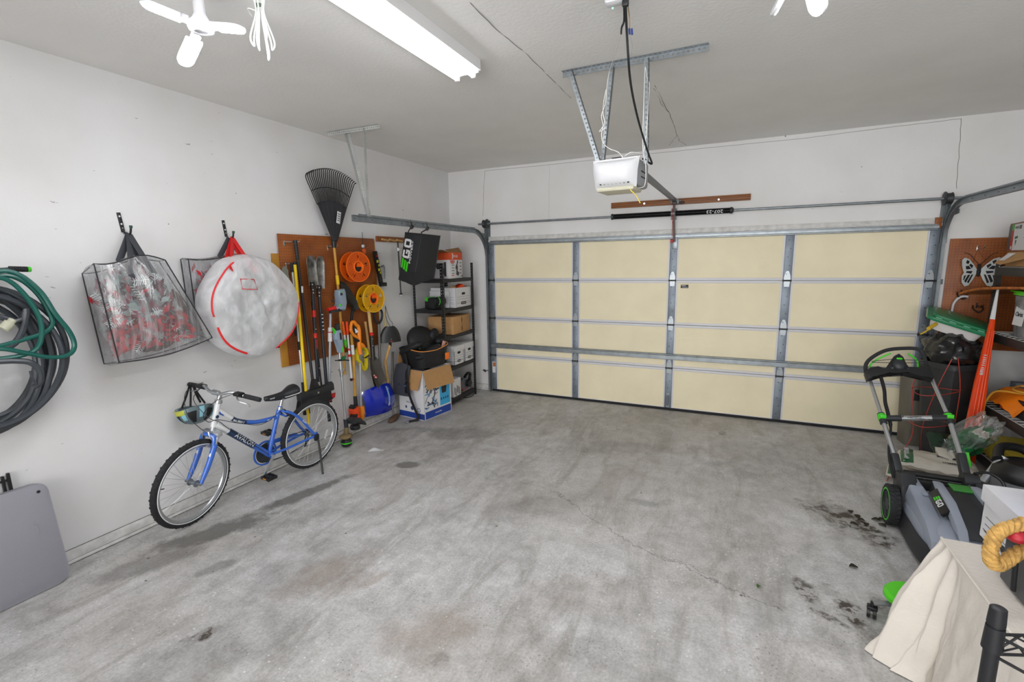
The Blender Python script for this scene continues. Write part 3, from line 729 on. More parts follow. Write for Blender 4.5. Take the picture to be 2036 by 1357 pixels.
# tracks
def track(name, label, x, sg, yend, zend):
    t = thing(name, label, 'garage door track', (x, -.055, 0))
    R = .36; pts = [V((0, -.06, .0)), V((0, -.06, zend-R))]
    for k in range(1, 13):
        a = PI/2*k/12; pts.append(V((0, -.06-R+R*math.cos(a), zend-R+R*math.sin(a))))
    pts.append(V((0, yend, zend)))
    sec = [(.0, -.029), (.0, .029), (.03, .029), (.03, .024), (.004, .024), (.004, -.024), (.03, -.024), (.03, -.029)]
    b = MB(); b.sm = True; m = len(pts); k = len(sec); vs = []
    for i in range(m):
        tg = (pts[min(i+1, m-1)]-pts[max(i-1, 0)]).normalized(); nn = V((0, tg.z, -tg.y))
        for u, w in sec:
            p = pts[i]+nn*w; vs.append((x+sg*u, p.y, p.z))
    fs = [(i*k+j, i*k+(j+1) % k, (i+1)*k+(j+1) % k, (i+1)*k+j) for i in range(m-1) for j in range(k)]+[tuple(range(k)), tuple((m-1)*k+j for j in range(k))]
    b._add(vs, fs); b.build('rail', GALV, t)
    b = MB(); b.box((x-sg*.006, (yend+.35-.4)/2-.1, zend+.022), (.004, abs(yend)-.45, .05)); b.mi = 1
    for k in range(10):
        yy = yend+.04+k*(abs(yend)-.6)/9; b.box((x+sg*.006, yy, zend), (.003, .012, .006))
    b.build('reinforcing_angle', [GALV, DARKST], t)
    b = MB(); b.box((x-sg*.004, -.045, 2.2), (.005, .085, .46)); b.box((x-sg*.02+sg*.035, -.006, 2.2), (.06, .005, .46)); b.bar((x-sg*.003, -.06, 2.23), (x-sg*.003, -.3, 2.25), .006, .04)
    for zz in (2.05, 2.12, 2.2, 2.3, 2.36): b.cyl((x+sg*.005, -.06, zz), (x+sg*.012, -.06, zz), .008, n=8)
    b.build('flag_bracket', GALV_D, t)
    for zz in (.28, .95, 1.6):
        b = MB(); b.box((x-sg*.02, -.004, zz), (.045, .006, .05)); b.box((x-sg*.002, -.03, zz), (.005, .06, .05)); b.build('jamb_bracket', GALV_D, t)
    b = MB(); b.cyl((x+sg*.03, -.1, .09), (x+sg*.03, YB-.02, ZB), .0016, n=5); b.build('lift_cable', GALV_D, t)
    return t
track('door_track', 'left galvanized door track curving from the floor to the ceiling hanger', .612, 1, -2.63, 2.274)
track('door_track', 'right galvanized door track curving up beside the right pegboard', 5.578, -1, -2.63, 2.33)
# hanger of the left track
t = thing('track_hanger', 'white perforated angle hanger between ceiling and left door track', 'hanger', (.45, -2.31, 3.12))
PERF = mat('pale_galvanized', '#c2c4c2', .5, .35, var=.1)
angle(frame((.123, -2.34, H-.016), V((.613, .02, 0)), (0, 0, 1)), .613, .03, .024, .009).build('ceiling_angle', PERF, t)
for p in ((.32, -2.31, 3.11), (.545, -2.31, 3.11)):
    d = V((.6, -2.4, 2.29))-V(p); angle(frame(p, d, (0, 1, 0) if p[0] < .4 else (1, 0, 0)), d.length, .03, .024, .009).build('strut', PERF, t)
# slide lock by the left track
t = thing('slide_lock', 'small metal latch on the wall beside the left track near the floor', 'latch', (.6, -.03, .26))
p = Bw(965, 737, -.03)
b = MB(); b.box((p.x-.01, -.015, p.z), (.05, .03, .025), .004); b.build('latch_body', CHROME, t)
b = MB(); b.cyl((p.x-.045, -.02, p.z), (p.x+.05, -.02, p.z), .006, n=8); b.box((p.x, -.035, p.z-.008), (.016, .016, .03), .004); b.build('bolt', BLK, t)

# ceiling outlet with a white adapter, power cord and low-voltage wire
q = Fl(1232, -2, 3.08)
t = thing('ceiling_outlet', 'white plug adapter with green indicator lights on the ceiling', 'plug adapter', (q.x, q.y, H))
b = MB(); b.box((q.x, q.y, H-.004), (.075, .12, .008), .003); b.build('outlet_plate', WHITE, t)
b = MB(); b.box((q.x-.012, q.y, H-.038), (.115, .065, .058), .018); a = b.build('adapter', WHITE, t)
b = MB()
for p in (Fl(1217, 12, H-.062), Fl(1218, 16, H-.064)): b.ell((p.x, p.y, p.z), .004)
b.build('indicator_light', mat('green_led', '#66ff9a', .4, emit='#5fffa0', estr=3), a)
t = thing('power_cord', 'black power cord hanging from the ceiling outlet to the opener', 'power cord', (q.x, q.y, 3.0))
b = MB(); pl = V((q.x+.03, q.y-.01, H-.07)); b.box((pl.x, pl.y, pl.z), (.03, .025, .04), .006); b.build('plug', BLK, t)
b = MB(); P = [pl, Bw(1246, 60, -3.42), Bw(1249, 110, -3.38), Bw(1252, 150, -3.3), Bw(1258, 190, -3.2), Bw(1268, 235, -3.05), Bw(1278, 270, -2.9), Bw(1289, 305, -2.78), Bw(1296, 326, -2.72), Bw(1283, 318, -2.68), Bw(1278, 316, -2.62)]
b.tube(spline(P, 6), .006, 8); b.build('cord', BLK_M, t)
CW = mat('white_wire', '#e0e0dc', .5)
t = thing('bell_wire', 'thin white wires looped along the opener hanger struts', 'wire', (2.95, -2.75, 2.6))
for P in ([Bw(1235, 62, -3.4), Bw(1222, 110, -3.0), Bw(1211, 145, -2.74), Bw(1206, 180, -2.74), Bw(1204, 205, -2.74), Bw(1196, 230, -2.74), Bw(1199, 250, -2.74), Bw(1196, 268, -2.75), Bw(1200, 285, -2.76), Bw(1212, 296, -2.8), Bw(1228, 302, -2.84), Bw(1239, 313, -2.87)],
          [Bw(1205, 178, -2.745), Bw(1201, 200, -2.73), Bw(1199, 225, -2.74), Bw(1202, 245, -2.74), Bw(1192, 262, -2.74), Bw(1204, 254, -2.75)],
          [Bw(1283, 130, -2.72), Bw(1288, 160, -2.73), Bw(1291, 170, -2.74), Bw(1287, 240, -2.74), Bw(1280, 300, -2.76), Bw(1268, 304, -2.82), Bw(1254, 303, -2.86), Bw(1242, 311, -2.87)],
          [Bw(1283, 128, -2.72), Bw(1281, 180, -2.73), Bw(1278, 290, -2.75), Bw(1284, 330, -2.8), Bw(1282, 368, -2.78), Bw(1270, 374, -2.75)]):
    b = MB(); b.tube(spline(P, 6), .0025, 6); b.build('wire', CW, t)
t = thing('wire_splice', 'dark wire and blue connectors dangling below the ceiling adapter', 'wire', (q.x, q.y, 2.9))
b = MB(); b.tube(spline([(q.x+.02, q.y, H-.06), Bw(1241, 40, -3.42), Bw(1236, 55, -3.42), Bw(1235, 68, -3.42)], 5), .005, 6); b.build('black_wire', BLK_M, t)
b = MB(); b.tube(spline([(q.x+.035, q.y, H-.06), Bw(1251, 30, -3.4), Bw(1252, 55, -3.4)], 5), .003, 6); b.build('brown_wire', mat('tan_wire', '#a58b66', .5), t)
b = MB(); 
for px in (1251, 1256): b.cyl(Bw(px, 57, -3.4), Bw(px+1, 69, -3.4), .005, n=8)
b.build('wire_nut', mat('blue_nut', '#2b3f86', .4), t)
b = MB(); b.tube(spline([Bw(1252, 69, -3.4), Bw(1255, 80, -3.3), Bw(1257, 95, -3.1), Bw(1253, 112, -2.75)], 5), .0022, 6); b.build('white_wire', CW, t)
# ================================================================== left wall: hoses, table, wreath bags, bicycle
def rnd(a, c): return a+(c-a)*random.random()
# hose hook and two coiled hoses
t = thing('hose_hanger', 'steel hose bracket on the left wall inside the hose coil', 'hose hanger', (0, -5.0, 1.66))
b = MB(); b.box((.006, -5.0, 1.66), (.012, .22, .12), .004); b.build('back_plate', GALV_D, t)
b = MB(); b.tube(spline([V((.01, -5.0, 1.66)), V((.1, -5.0, 1.665)), V((.24, -5.0, 1.67)), V((.27, -5.0, 1.73))], 5), .014, 8); b.build('arm', GALV_D, t)
HB = mat('dark_hose', '#3b4046', .36, spec=.6); HG = mat('green_hose', '#0f5a50', .34, spec=.6)
def coil_hose(cy, cz, ry, rz, x0, x1, turns, jit, r, tail=None, n=22, seed=1, lead=None):
    rs = random.Random(seed); P = list(lead or [])
    for k in range(turns):
        oy, oz = rs.uniform(-jit, jit), rs.uniform(-jit, jit)*.5; sy, sz = rs.uniform(.86, 1.08), rs.uniform(.9, 1.06)
        ox = x0+(x1-x0)*k/max(1, turns-1)
        for i in range(n):
            a = -2*PI*i/n+PI/2
            f = (i/n); 
            z = cz+oz+rz*sz*math.sin(a); z = min(z, cz+rz)
            P.append(V((ox+rs.uniform(-.006, .006)+.012*math.sin(a*3+k), cy+oy+ry*sy*math.cos(a), z)))
    if tail: P += tail
    b = MB(); b.tube(spline(P, 3), r, 8); return b
t = thing('garden_hose', 'thick coil of dark grey garden hose hanging on the left wall', 'garden hose', (.1, -5.0, 1.0))
coil_hose(-4.97, 1.39, .31, .38, .045, .2, 9, .05, .0155, seed=4, tail=[Lw(30, 640, .22), Lw(52, 615, .23), Lw(44, 660, .23), Lw(20, 690, .23), Lw(-20, 690, .22)]).build('hose', HB, t)
b = MB(); b.tube(spline([Lw(-15, 720, .24), Lw(30, 718, .25), Lw(62, 722, .26), Lw(80, 740, .26), Lw(78, 762, .25), Lw(66, 770, .24)], 5), .0155, 8); b.tube(spline([Lw(60, 738, .26), Lw(64, 752, .262), Lw(74, 766, .26)], 4), .006, 6); b.build('hose_end', HB, t)
b = MB(); b.cyl(Lw(6, 655, .25), Lw(20, 642, .25), .026, n=12); b.cyl(Lw(18, 644, .25), Lw(26, 636, .25), .018, n=12); b.build('coupling', mat('pale_coupling', '#b9b9a4', .5), t)
t = thing('garden_hose', 'green garden hose looped over the dark hose on the left wall', 'garden hose', (.2, -4.9, 1.3))
G = lambda *p: [Lw(a, c, x) for a, c, x in p]
loopg = G((-60, 570, .19), (0, 549, .2), (40, 556, .21), (75, 585, .21), (97, 620, .215), (104, 645, .22), (86, 663, .23), (45, 676, .235), (-10, 690, .23), (-75, 690, .22), (-110, 640, .2), (-80, 570, .2),
          (-10, 541, .205), (35, 545, .215), (80, 580, .225), (110, 625, .235), (138, 660, .24), (148, 688, .24), (136, 706, .245), (100, 711, .25), (50, 702, .25), (0, 694, .25), (-60, 700, .24), (-115, 660, .23), (-90, 570, .22),
          (-20, 553, .225), (20, 560, .23), (60, 600, .235), (82, 645, .24), (76, 690, .24), (40, 708, .24), (-20, 716, .235))
b = MB(); b.tube(spline(loopg, 6), .0125, 8); b.build('hose', HG, t)
b = MB(); b.cyl(loopg[-1]+V((0, -.005, 0)), loopg[-1]+V((0, -.04, -.005)), .016, n=10); b.build('coupling', mat('brass', '#b08a3a', .35, .9), t)
t = thing('hose_wand', 'dark watering wand with green-tipped ribbed grip above the hoses', 'watering wand', (.1, -5.0, 1.86))
p, q = Lw(18, 535, .12), Lw(61, 536, .12); pb = V((.13, -5.2, p.z-.03))
b = MB(); b.cyl(pb, p, .009, n=10); b.build('tube', BLK, t)
b = MB(); 
dd = (q-p)
for k in range(9): b.cyl(p+dd*(k/9*.84), p+dd*((k+.7)/9*.84), .0155, n=12)
b.cyl(p, p+dd*.85, .013, n=12); b.build('grip', RUBBER, t)
b = MB(); b.cyl(p+dd*.84, q, .0165, .014, n=12); b.build('end_cap', GREEN, t)
b = MB(); b.box((.06, -5.17, p.z-.03), (.12, .02, .03), .004); b.build('wall_clip', BLK, t)

# folded plastic table leaning on the wall
t = thing('folding_table', 'grey plastic folding table folded up and leaning against the left wall', 'folding table', (.15, -5.2, 0))
lean = math.radians(9.5)
T = Matrix(((0, -math.sin(lean), math.cos(lean), .178), (1, 0, 0, -5.68), (0, math.cos(lean), math.sin(lean), 0.0), (0, 0, 0, 1)))
def rrect(w, h, r, n=6, x0=0, y0=0):
    out = []
    for cx, cy, a in ((w-r, r, -PI/2), (w-r, h-r, 0), (r, h-r, PI/2), (r, r, PI)):
        out += [(x0+cx+r*math.cos(a+PI/2*k/n), y0+cy+r*math.sin(a+PI/2*k/n)) for k in range(n+1)]
    return out
TG = mat('table_grey', '#93939b', .5, bump=.12, bscale=220)
b = MB(); b.prism(rrect(.9, .62, .055), .03, T, 0, .007); top = b.build('table_half', TG, t)
b = MB(); b.prism(rrect(.9, .62, .055), .03, T, -.036, .007); b.build('table_half', TG, t)
p = (T.inverted() @ on(83, 986, 'x', .075))
b = MB(); b.cyl(T @ V((.855, .57, .0295)), T @ V((.855, .57, .0315)), .009, n=12); b.build('screw_hole', BLK_M, top)
b = MB(); arc = [T @ V((.80+.022*math.cos(a)*.6, .36+.035*math.sin(a), .031)) for a in [(-1.9+3.6*k/10) for k in range(11)]]; b.tube(arc, .0022, 6); b.build('handle_ridge', TG, top)
t = thing('steel_rack', 'black steel bar rack behind the grey table by the left edge', 'rack', (.04, -5.05, 0))
for k, y in enumerate((-4.935, -4.91, -5.3)):
    b = MB(); b.bar((.055, y, 0), (.012, y+.005, .70 if k else .69), .018, .012, (0, 1, 0)); b.build('upright', BLK_METAL, t)
for z in (.2, .45, .66):
    b = MB(); b.bar((.055-.062*z, -5.3, z), (.055-.062*z, -4.9, z), .012, .01); b.build('rung', BLK_METAL, t)

# wall hooks
def wall_hook(y, z, label):
    t = thing('wall_hook', label, 'hook', (0, y, z-.15))
    b = MB(); b.M = LWF(y, z); b.M = b.M @ rot('Z', 6)
    b.box((0, -.06, .003), (.024, .13, .005), .002); b.mi = 1
    for yy in (-.02, -.07, -.1): b.cyl((0, yy, .006), (0, yy, .0065), .006, n=10)
    b.build('hook_plate', [BLK_METAL, PRINT_W], t)
    b = MB(); b.tube(spline([V((.006, y+.008, z-.1)), V((.02, y+.012, z-.13)), V((.05, y+.016, z-.145)), V((.075, y+.018, z-.13)), V((.085, y+.02, z-.09))], 5), .007, 8); b.build('prong', BLK_METAL, t)
    b = MB(); b.cyl((.085, y+.02, z-.1), (.086, y+.02, z-.082), .0095, n=10); b.build('tip', mat('dark_green_tip', '#15463a', .5), t)
    return V((.05, y+.016, z-.14))
h1 = wall_hook(-4.148, 2.225, 'black wall hook holding the black-strapped wreath bag')
h2 = wall_hook(-3.422, 2.225, 'black wall hook holding the red-strapped round bag')

# clear plastic
def film(name, tint='#f2f4f6', haze=.22, rough=.18, sc=(3, 3, 3), wr=9.0, white=.0, gloss=.5, dif=.5, bs=.9):
    m, nt, N, L = node_mat(name); N.remove(N['Principled BSDF']); out = N['Material Output']
    tr_ = N.new('ShaderNodeBsdfTransparent'); tr_.inputs[0].default_value = lin(tint)
    gl = N.new('ShaderNodeBsdfGlossy'); gl.inputs['Roughness'].default_value = rough
    df = N.new('ShaderNodeBsdfDiffuse'); df.inputs[0].default_value = lin('#f6f7f9')
    tl = N.new('ShaderNodeBsdfTranslucent'); tl.inputs[0].default_value = lin('#f6f7f9')
    tc = N.new('ShaderNodeTexCoord'); mp = N.new('ShaderNodeMapping'); mp.inputs['Scale'].default_value = sc; L.new(tc.outputs['Object'], mp.inputs[0])
    n = N.new('ShaderNodeTexNoise'); n.inputs['Scale'].default_value = wr; n.inputs['Detail'].default_value = 4; n.inputs['Distortion'].default_value = 1.2; L.new(mp.outputs[0], n.inputs[0])
    bp = N.new('ShaderNodeBump'); bp.inputs['Strength'].default_value = bs; bp.inputs['Distance'].default_value = .012; L.new(n.outputs['Fac'], bp.inputs['Height'])
    for q in (gl, df): L.new(bp.outputs[0], q.inputs['Normal'])
    a = N.new('ShaderNodeMixShader'); a.inputs[0].default_value = dif; L.new(df.outputs[0], a.inputs[1]); L.new(tl.outputs[0], a.inputs[2])
    r = N.new('ShaderNodeMapRange'); r.inputs[1].default_value = .42; r.inputs[2].default_value = .7; r.inputs[3].default_value = haze*.6+white; r.inputs[4].default_value = haze*2.0+white; L.new(n.outputs['Fac'], r.inputs[0])
    c = N.new('ShaderNodeMixShader'); L.new(r.outputs[0], c.inputs[0]); L.new(tr_.outputs[0], c.inputs[1]); L.new(a.outputs[0], c.inputs[2])
    fr = N.new('ShaderNodeLayerWeight'); fr.inputs[0].default_value = .32; L.new(bp.outputs[0], fr.inputs['Normal'])
    f2 = N.new('ShaderNodeMath'); f2.operation = 'MULTIPLY_ADD'; f2.inputs[1].default_value = gloss; f2.inputs[2].default_value = .05; L.new(fr.outputs['Fresnel'], f2.inputs[0])
    d = N.new('ShaderNodeMixShader'); L.new(f2.outputs[0], d.inputs[0]); L.new(c.outputs[0], d.inputs[1]); L.new(gl.outputs[0], d.inputs[2])
    L.new(d.outputs[0], out.inputs['Surface']); return m
CLEAR = film('clear_vinyl', tint='#fdfeff', haze=.2, sc=(1.0, 3.6, .45), wr=7, gloss=.45, rough=.14, dif=.42, bs=.5)
CLEARW = film('milky_film', tint='#fcfdfe', haze=.16, white=.5, sc=(1, 1.4, 1.0), wr=7, rough=.35, gloss=.2, dif=.3)

def polyat(P, t):      # point on a closed polyline of 3-D points by corner index
    n = len(P); i = int(t) % n; f = t-int(t); return P[i].lerp(P[(i+1) % n], f)
def inside(poly, y, z):
    c = False; n = len(poly)
    for i in range(n):
        (a, b_), (d, e) = poly[i], poly[i-1]
        if (b_ > z) != (e > z) and y < (d-a)*(z-b_)/(e-b_)+a: c = not c
    return c
def wreath(y, z, R, x, label, seed, cols, poly=None, group=None):
    rs = random.Random(seed)
    t = thing('wreath', label, 'wreath', (x, y, z-R-.08), group)
    b = MB(); 
    for k in range(3): b.tube([V((x+.015*math.cos(k*2.1+6*a), y+(R+.012*math.sin(k*2.1+6*a))*math.cos(a), z+(R+.012*math.sin(k*2+6*a))*math.sin(a))) for a in [2*PI*i/40 for i in range(40)]], .011, 6, closed=True)
    b.build('vine_ring', mat('vine_brown', '#4a3a30', .8), t)
    def spot(bias=None):
        a = rs.uniform(0, 2*PI) if bias is None else rs.gauss(bias, .9)
        rr = R+rs.gauss(0, .085); ph = rs.uniform(0, 2*PI)
        return V((x+min(.075, abs(rs.gauss(0, .05)))*rs.choice((-.4, 1)), y+rr*math.cos(a), z+rr*math.sin(a))), a
    for nm, m, cnt, ln, wd, bias in cols:
        b = MB(); b.sm = False
        for _ in range(cnt):
            p, a = spot(bias)
            d = V((rs.uniform(-.1, .5), math.cos(a)+rs.gauss(0, .8), math.sin(a)+rs.gauss(0, .8))).normalized(); u = V((1, 0, 0)).cross(d)
            if u.length < .1: continue
            u.normalize(); u = (u+V((rs.uniform(-.6, .6), 0, 0))).normalized(); l = ln*rs.uniform(.6, 1.3); w = wd*rs.uniform(.7, 1.2)
            if poly and not (inside(poly, *(p+d*l*1.05).yz) and inside(poly, *p.yz)): continue
            if nm == 'frosted_twigs':
                b.tube([p, p+d*l*.5, p+d*l], .0025, 4)
                for q in range(6):
                    f = .2+.13*q
                    for s in (-1, 1): b.tube([p+d*l*f, p+d*l*(f+.12)+u*s*w], .0025, 3)
            else:
                nn = d.cross(u)*w*.3
                b._add([p, p+d*l*.45+u*w+nn, p+d*l, p+d*l*.45-u*w+nn], [(0, 1, 2, 3)])
        # keep everything inside the bag
        for v in b.bm.verts: v.co.x = max(.035, min(x+.09, v.co.x))
        b.build(nm, m, t)
    return t
WR = [('red_leaves', mat('red_foliage', '#b3222c', .6, var=.3), 760, .075, .016, -1.6), ('plum_leaves', mat('plum_foliage', '#6d2638', .6, var=.3), 330, .07, .016, None), ('grey_leaves', mat('grey_foliage', '#93a39f', .6, var=.15), 190, .07, .026, None), ('frosted_twigs', mat('frosted_white', '#dfe6e6', .7), 80, .12, .028, None)]

def soft_bag(name, label, front, back, mat_, pipe, strapm, hook, straps, bulge, wrinkle, ext=None, group=None, seed=0):
    """front/back: four corner points (top left, top right, bottom right, bottom left) with the wall behind."""
    base = min(v.z for v in front)
    t = thing(name, label, 'storage bag', ((front[0].x)/2, sum(v.y for v in front)/4, base), group)
    def edge(A, B_, k):      # soft edge between corners
        d = B_-A
        return lambda u: A+d*u+V((0, 0, 0))
    def coons(C4, bul, sgn):
        tl, tr_, br, bl = C4
        def f(u, w):
            p = tl.lerp(tr_, u).lerp(bl.lerp(br, u), w)
            e = (1-(2*u-1)**2)*(1-(2*w-1)**2)
            k = noise.noise(V((u*7+seed, w*1.7, .3)))*.6+noise.noise(V((u*15, w*3, 1.3+seed)))*.3
            p = p+V((sgn*(bul*e+wrinkle*k*min(1, e*3)), 0, 0))
            p.z -= .03*math.sin(PI*u)*w*w           # sagging bottom
            p.z += .012*math.sin(PI*u)*(1-w)
            p.z -= .02*math.sin(PI*u*2+.4)*(1-w)
            return p
        return f
    ff, bf = coons(front, bulge, 1), coons(back, .0, 1)
    def ring_(u, w):          # side band from front edge to back edge
        q = u*4; i = int(q) % 4; f = q-int(q)
        uv = ((f, 0), (1, f), (1-f, 1), (0, 1-f))[i]
        a, c = ff(*uv), bf(*uv); p = a.lerp(c, w); mid = (ff(.5, .5)+bf(.5, .5))/2
        o = (p-mid); o.x = 0; k = noise.noise(V((u*30, w*2, seed)))*.012*math.sin(PI*w)
        return p+o.normalized()*(.012*math.sin(PI*w)+k)
    b = MB(); b.grid(ff, 36, 28); b.build('front_panel', mat_, t)
    b = MB(); b.grid(bf, 12, 10); b.build('back_panel', mat_, t)
    b = MB(); b.grid(ring_, 96, 6, cu=True); b.build('gusset', mat_, t)
    if pipe:
        b = MB()
        for fn in (ff, bf):
            P = []
            for i in range(48):
                q = i/12; k = int(q) % 4; f = q-int(q); P.append(fn(*((f, 0), (1, f), (1-f, 1), (0, 1-f))[k]))
            b.tube(P, .004, 6, closed=True)
        for uv in ((0, 0), (1, 0), (1, 1), (0, 1)): b.tube([ff(*uv), bf(*uv)], .0035, 6)
        b.build('piping', pipe, t)
    for kind, pts in straps:
        for p in pts:
            s = MB(); m = hook.lerp(p, .5)+V((.01, 0, 0))
            s.tube(spline([hook+V((0, 0, .004)), hook.lerp(p, .3), hook.lerp(p, .7), p], 4), .021, 6, flat=.14, hint=(1, 0, 0)); s.build('strap', kind, t)
    return t
STRAP = mat('grey_webbing', '#3e4147', .8); PIPE = mat('black_piping', '#1c1d20', .6); REDW = mat('red_webbing', '#dc1d20', .65)
fr1 = [Lw(186, 522, .33), Lw(328, 515, .33), Lw(422, 672, .33), Lw(237, 722, .33)]
bk1 = [Lw(163, 542, .03), Lw(316, 518, .03), Lw(412, 668, .03), Lw(207, 724, .03)]
def inset(P, k):
    cy_, cz_ = sum(v.y for v in P)/4, sum(v.z for v in P)/4
    return [(cy_+(v.y-cy_)*k, cz_+(v.z-cz_)*k) for v in P]
soft_bag('wreath_storage_bag', 'clear box-shaped bag with black piping and red wreath, nearest the hoses', fr1, bk1, CLEAR, PIPE, STRAP, h1+V((.01, 0, 0)),
         [(STRAP, [Lw(262, 551, .36), Lw(306, 543, .36), Lw(236, 522, .2), Lw(280, 526, .2)])], .05, .05, seed=1)
wreath(-4.135, 1.535, .225, .17, 'red, grey and frosted white wreath inside the clear bag nearest the hoses', 3, WR, inset(fr1, .96))
fr2 = [Lw(374, 513, .11), Lw(528, 515, .11), Lw(520, 690, .11), Lw(396, 668, .11)]
bk2 = [V((.02, v.y, v.z)) for v in fr2]
soft_bag('wreath_storage_bag', 'clear bag with black piping hanging behind the round red-trimmed bag', fr2, bk2, CLEAR, PIPE, STRAP, h2+V((-.012, -.005, 0)), [(STRAP, [Lw(436, 512, .1), Lw(482, 513, .1)])], .01, .01, seed=5)
wreath(-3.47, 1.6, .2, .055, 'red and plum wreath in the bag behind the round red-trimmed bag', 8, [(a, c, n//2, l, w, None) for a, c, n, l, w, e in WR], inset(fr2, .93))
# round bag with red trim
cy, cz, RR = -3.43, 1.545, .385
t = thing('round_storage_bag', 'round milky white bag with red trim and red straps', 'storage bag', (.22, cy, cz-RR))
X0, X1 = .135, .33
def disc(x, bul, sgn, seed):
    def f(u, w):
        a = 2*PI*u; r = RR*w; q = 1-w**4
        k = noise.noise(V((3*math.cos(a)*w, 3*math.sin(a)*w, seed)))*.03+noise.noise(V((8*math.cos(a)*w, 8*math.sin(a)*w, seed)))*.012
        rim = 1+.02*math.sin(3*a+1)+.012*math.sin(7*a)
        top = max(0, math.sin(a))
        return V((x+sgn*bul*q+k*q, cy+r*rim*math.cos(a)*(1-.1*top*w), cz+r*rim*math.sin(a)))
    return f
fd, bd = disc(X1, .06, 1, 1.7), disc(X0, .0, 1, 4.2)
b = MB(); b.grid(fd, 56, 18, cu=True); b.build('front_panel', CLEARW, t, weld=True)
b = MB(); b.grid(bd, 40, 8, cu=True); b.build('back_panel', CLEARW, t, weld=True)
b = MB()
def gus(u, w):
    p, q = fd(u, 1), bd(u, 1); k = noise.noise(V((u*22, w*2, 9)))*.012; v = p.lerp(q, w); o = V((0, math.cos(2*PI*u), math.sin(2*PI*u))); return v+o*(.03+k)*math.sin(PI*w)
b.grid(gus, 64, 6, cu=True); b.build('gusset', CLEARW, t)
RT = mat('red_trim', '#d81f23', .6)
for u0, u1 in ((.33, .52), (.555, .69), (.8, 1.0)):
    b = MB(); b.tube([fd((u0+(u1-u0)*k/20), 1.0)+V((.003, 0, 0)) for k in range(21)], .0085, 6, flat=.6); b.build('trim', RT, t)
b = MB(); c0 = [on(478, 555, 'x', X1+.063), on(505, 556, 'x', X1+.063), on(512, 576, 'x', X1+.063), on(482, 575, 'x', X1+.063)]
b.tube(c0, .0035, 5, closed=True); b.build('label_pocket', RT, t)
for px, py, x in ((460, 537, X1+.03), (510, 544, X1+.03), (450, 515, X0+.02), (478, 514, X0+.02)):
    b = MB(); p = on(px, py, 'x', x); hk = h2+V((.018, .004, .006)); b.tube(spline([hk, hk.lerp(p, .35), hk.lerp(p, .7), p], 4), .019, 6, flat=.14, hint=(1, 0, 0)); b.build('strap', REDW, t)
wreath(cy+.0, cz+.0, .2, .22, 'white and pale green wreath inside the round red-trimmed bag', 12, [('grey_leaves', WR[2][1], 130, .08, .03, None), ('frosted_twigs', WR[3][1], 40, .13, .03, None)], [(cy+.31*math.cos(a), cz+.31*math.sin(a)) for a in [2*PI*i/24 for i in range(24)]])
# ================================================================== bicycle leaning on its kickstand
th, lean, R = -.0209, .0807, .3192
Fd = V((math.sin(th), -math.cos(th), 0)); UP = V((0, 0, 1)); LL = UP.cross(Fd)
Zb = UP*math.cos(lean)+LL*math.sin(lean); Yb = LL*math.cos(lean)-UP*math.sin(lean)
rc = V((.2737, -3.0075, .002))
BM = Matrix(((Fd.x, Yb.x, Zb.x, rc.x), (Fd.y, Yb.y, Zb.y, rc.y), (Fd.z, Yb.z, Zb.z, rc.z), (0, 0, 0, 1)))
t = thing('bicycle', 'blue and white bicycle standing on its kickstand by the left wall', 'bicycle', rc, M=BM)
BLUE = mat('bike_blue', '#2f66c8', .3, spec=.6, coat=.4); BWH = mat('bike_white', '#e6e8ea', .3, coat=.4); NAVY = mat('bike_navy', '#223a5e', .35)
TIRE = mat('tire_rubber', '#232427', .8, bump=.3, bscale=90)
hub_r, BBp = V((0, 0, R)), V((.44, 0, .292)); hub_f = V((1.066, 0, R))
ht, hb = V((.835, 0, .855)), V((.882, 0, .685))
ax = (ht-hb).normalized()
STEER = tr(*hb) @ Matrix.Rotation(.21, 4, ax) @ tr(-hb.x, -hb.y, -hb.z)   # bars turned away from the wall
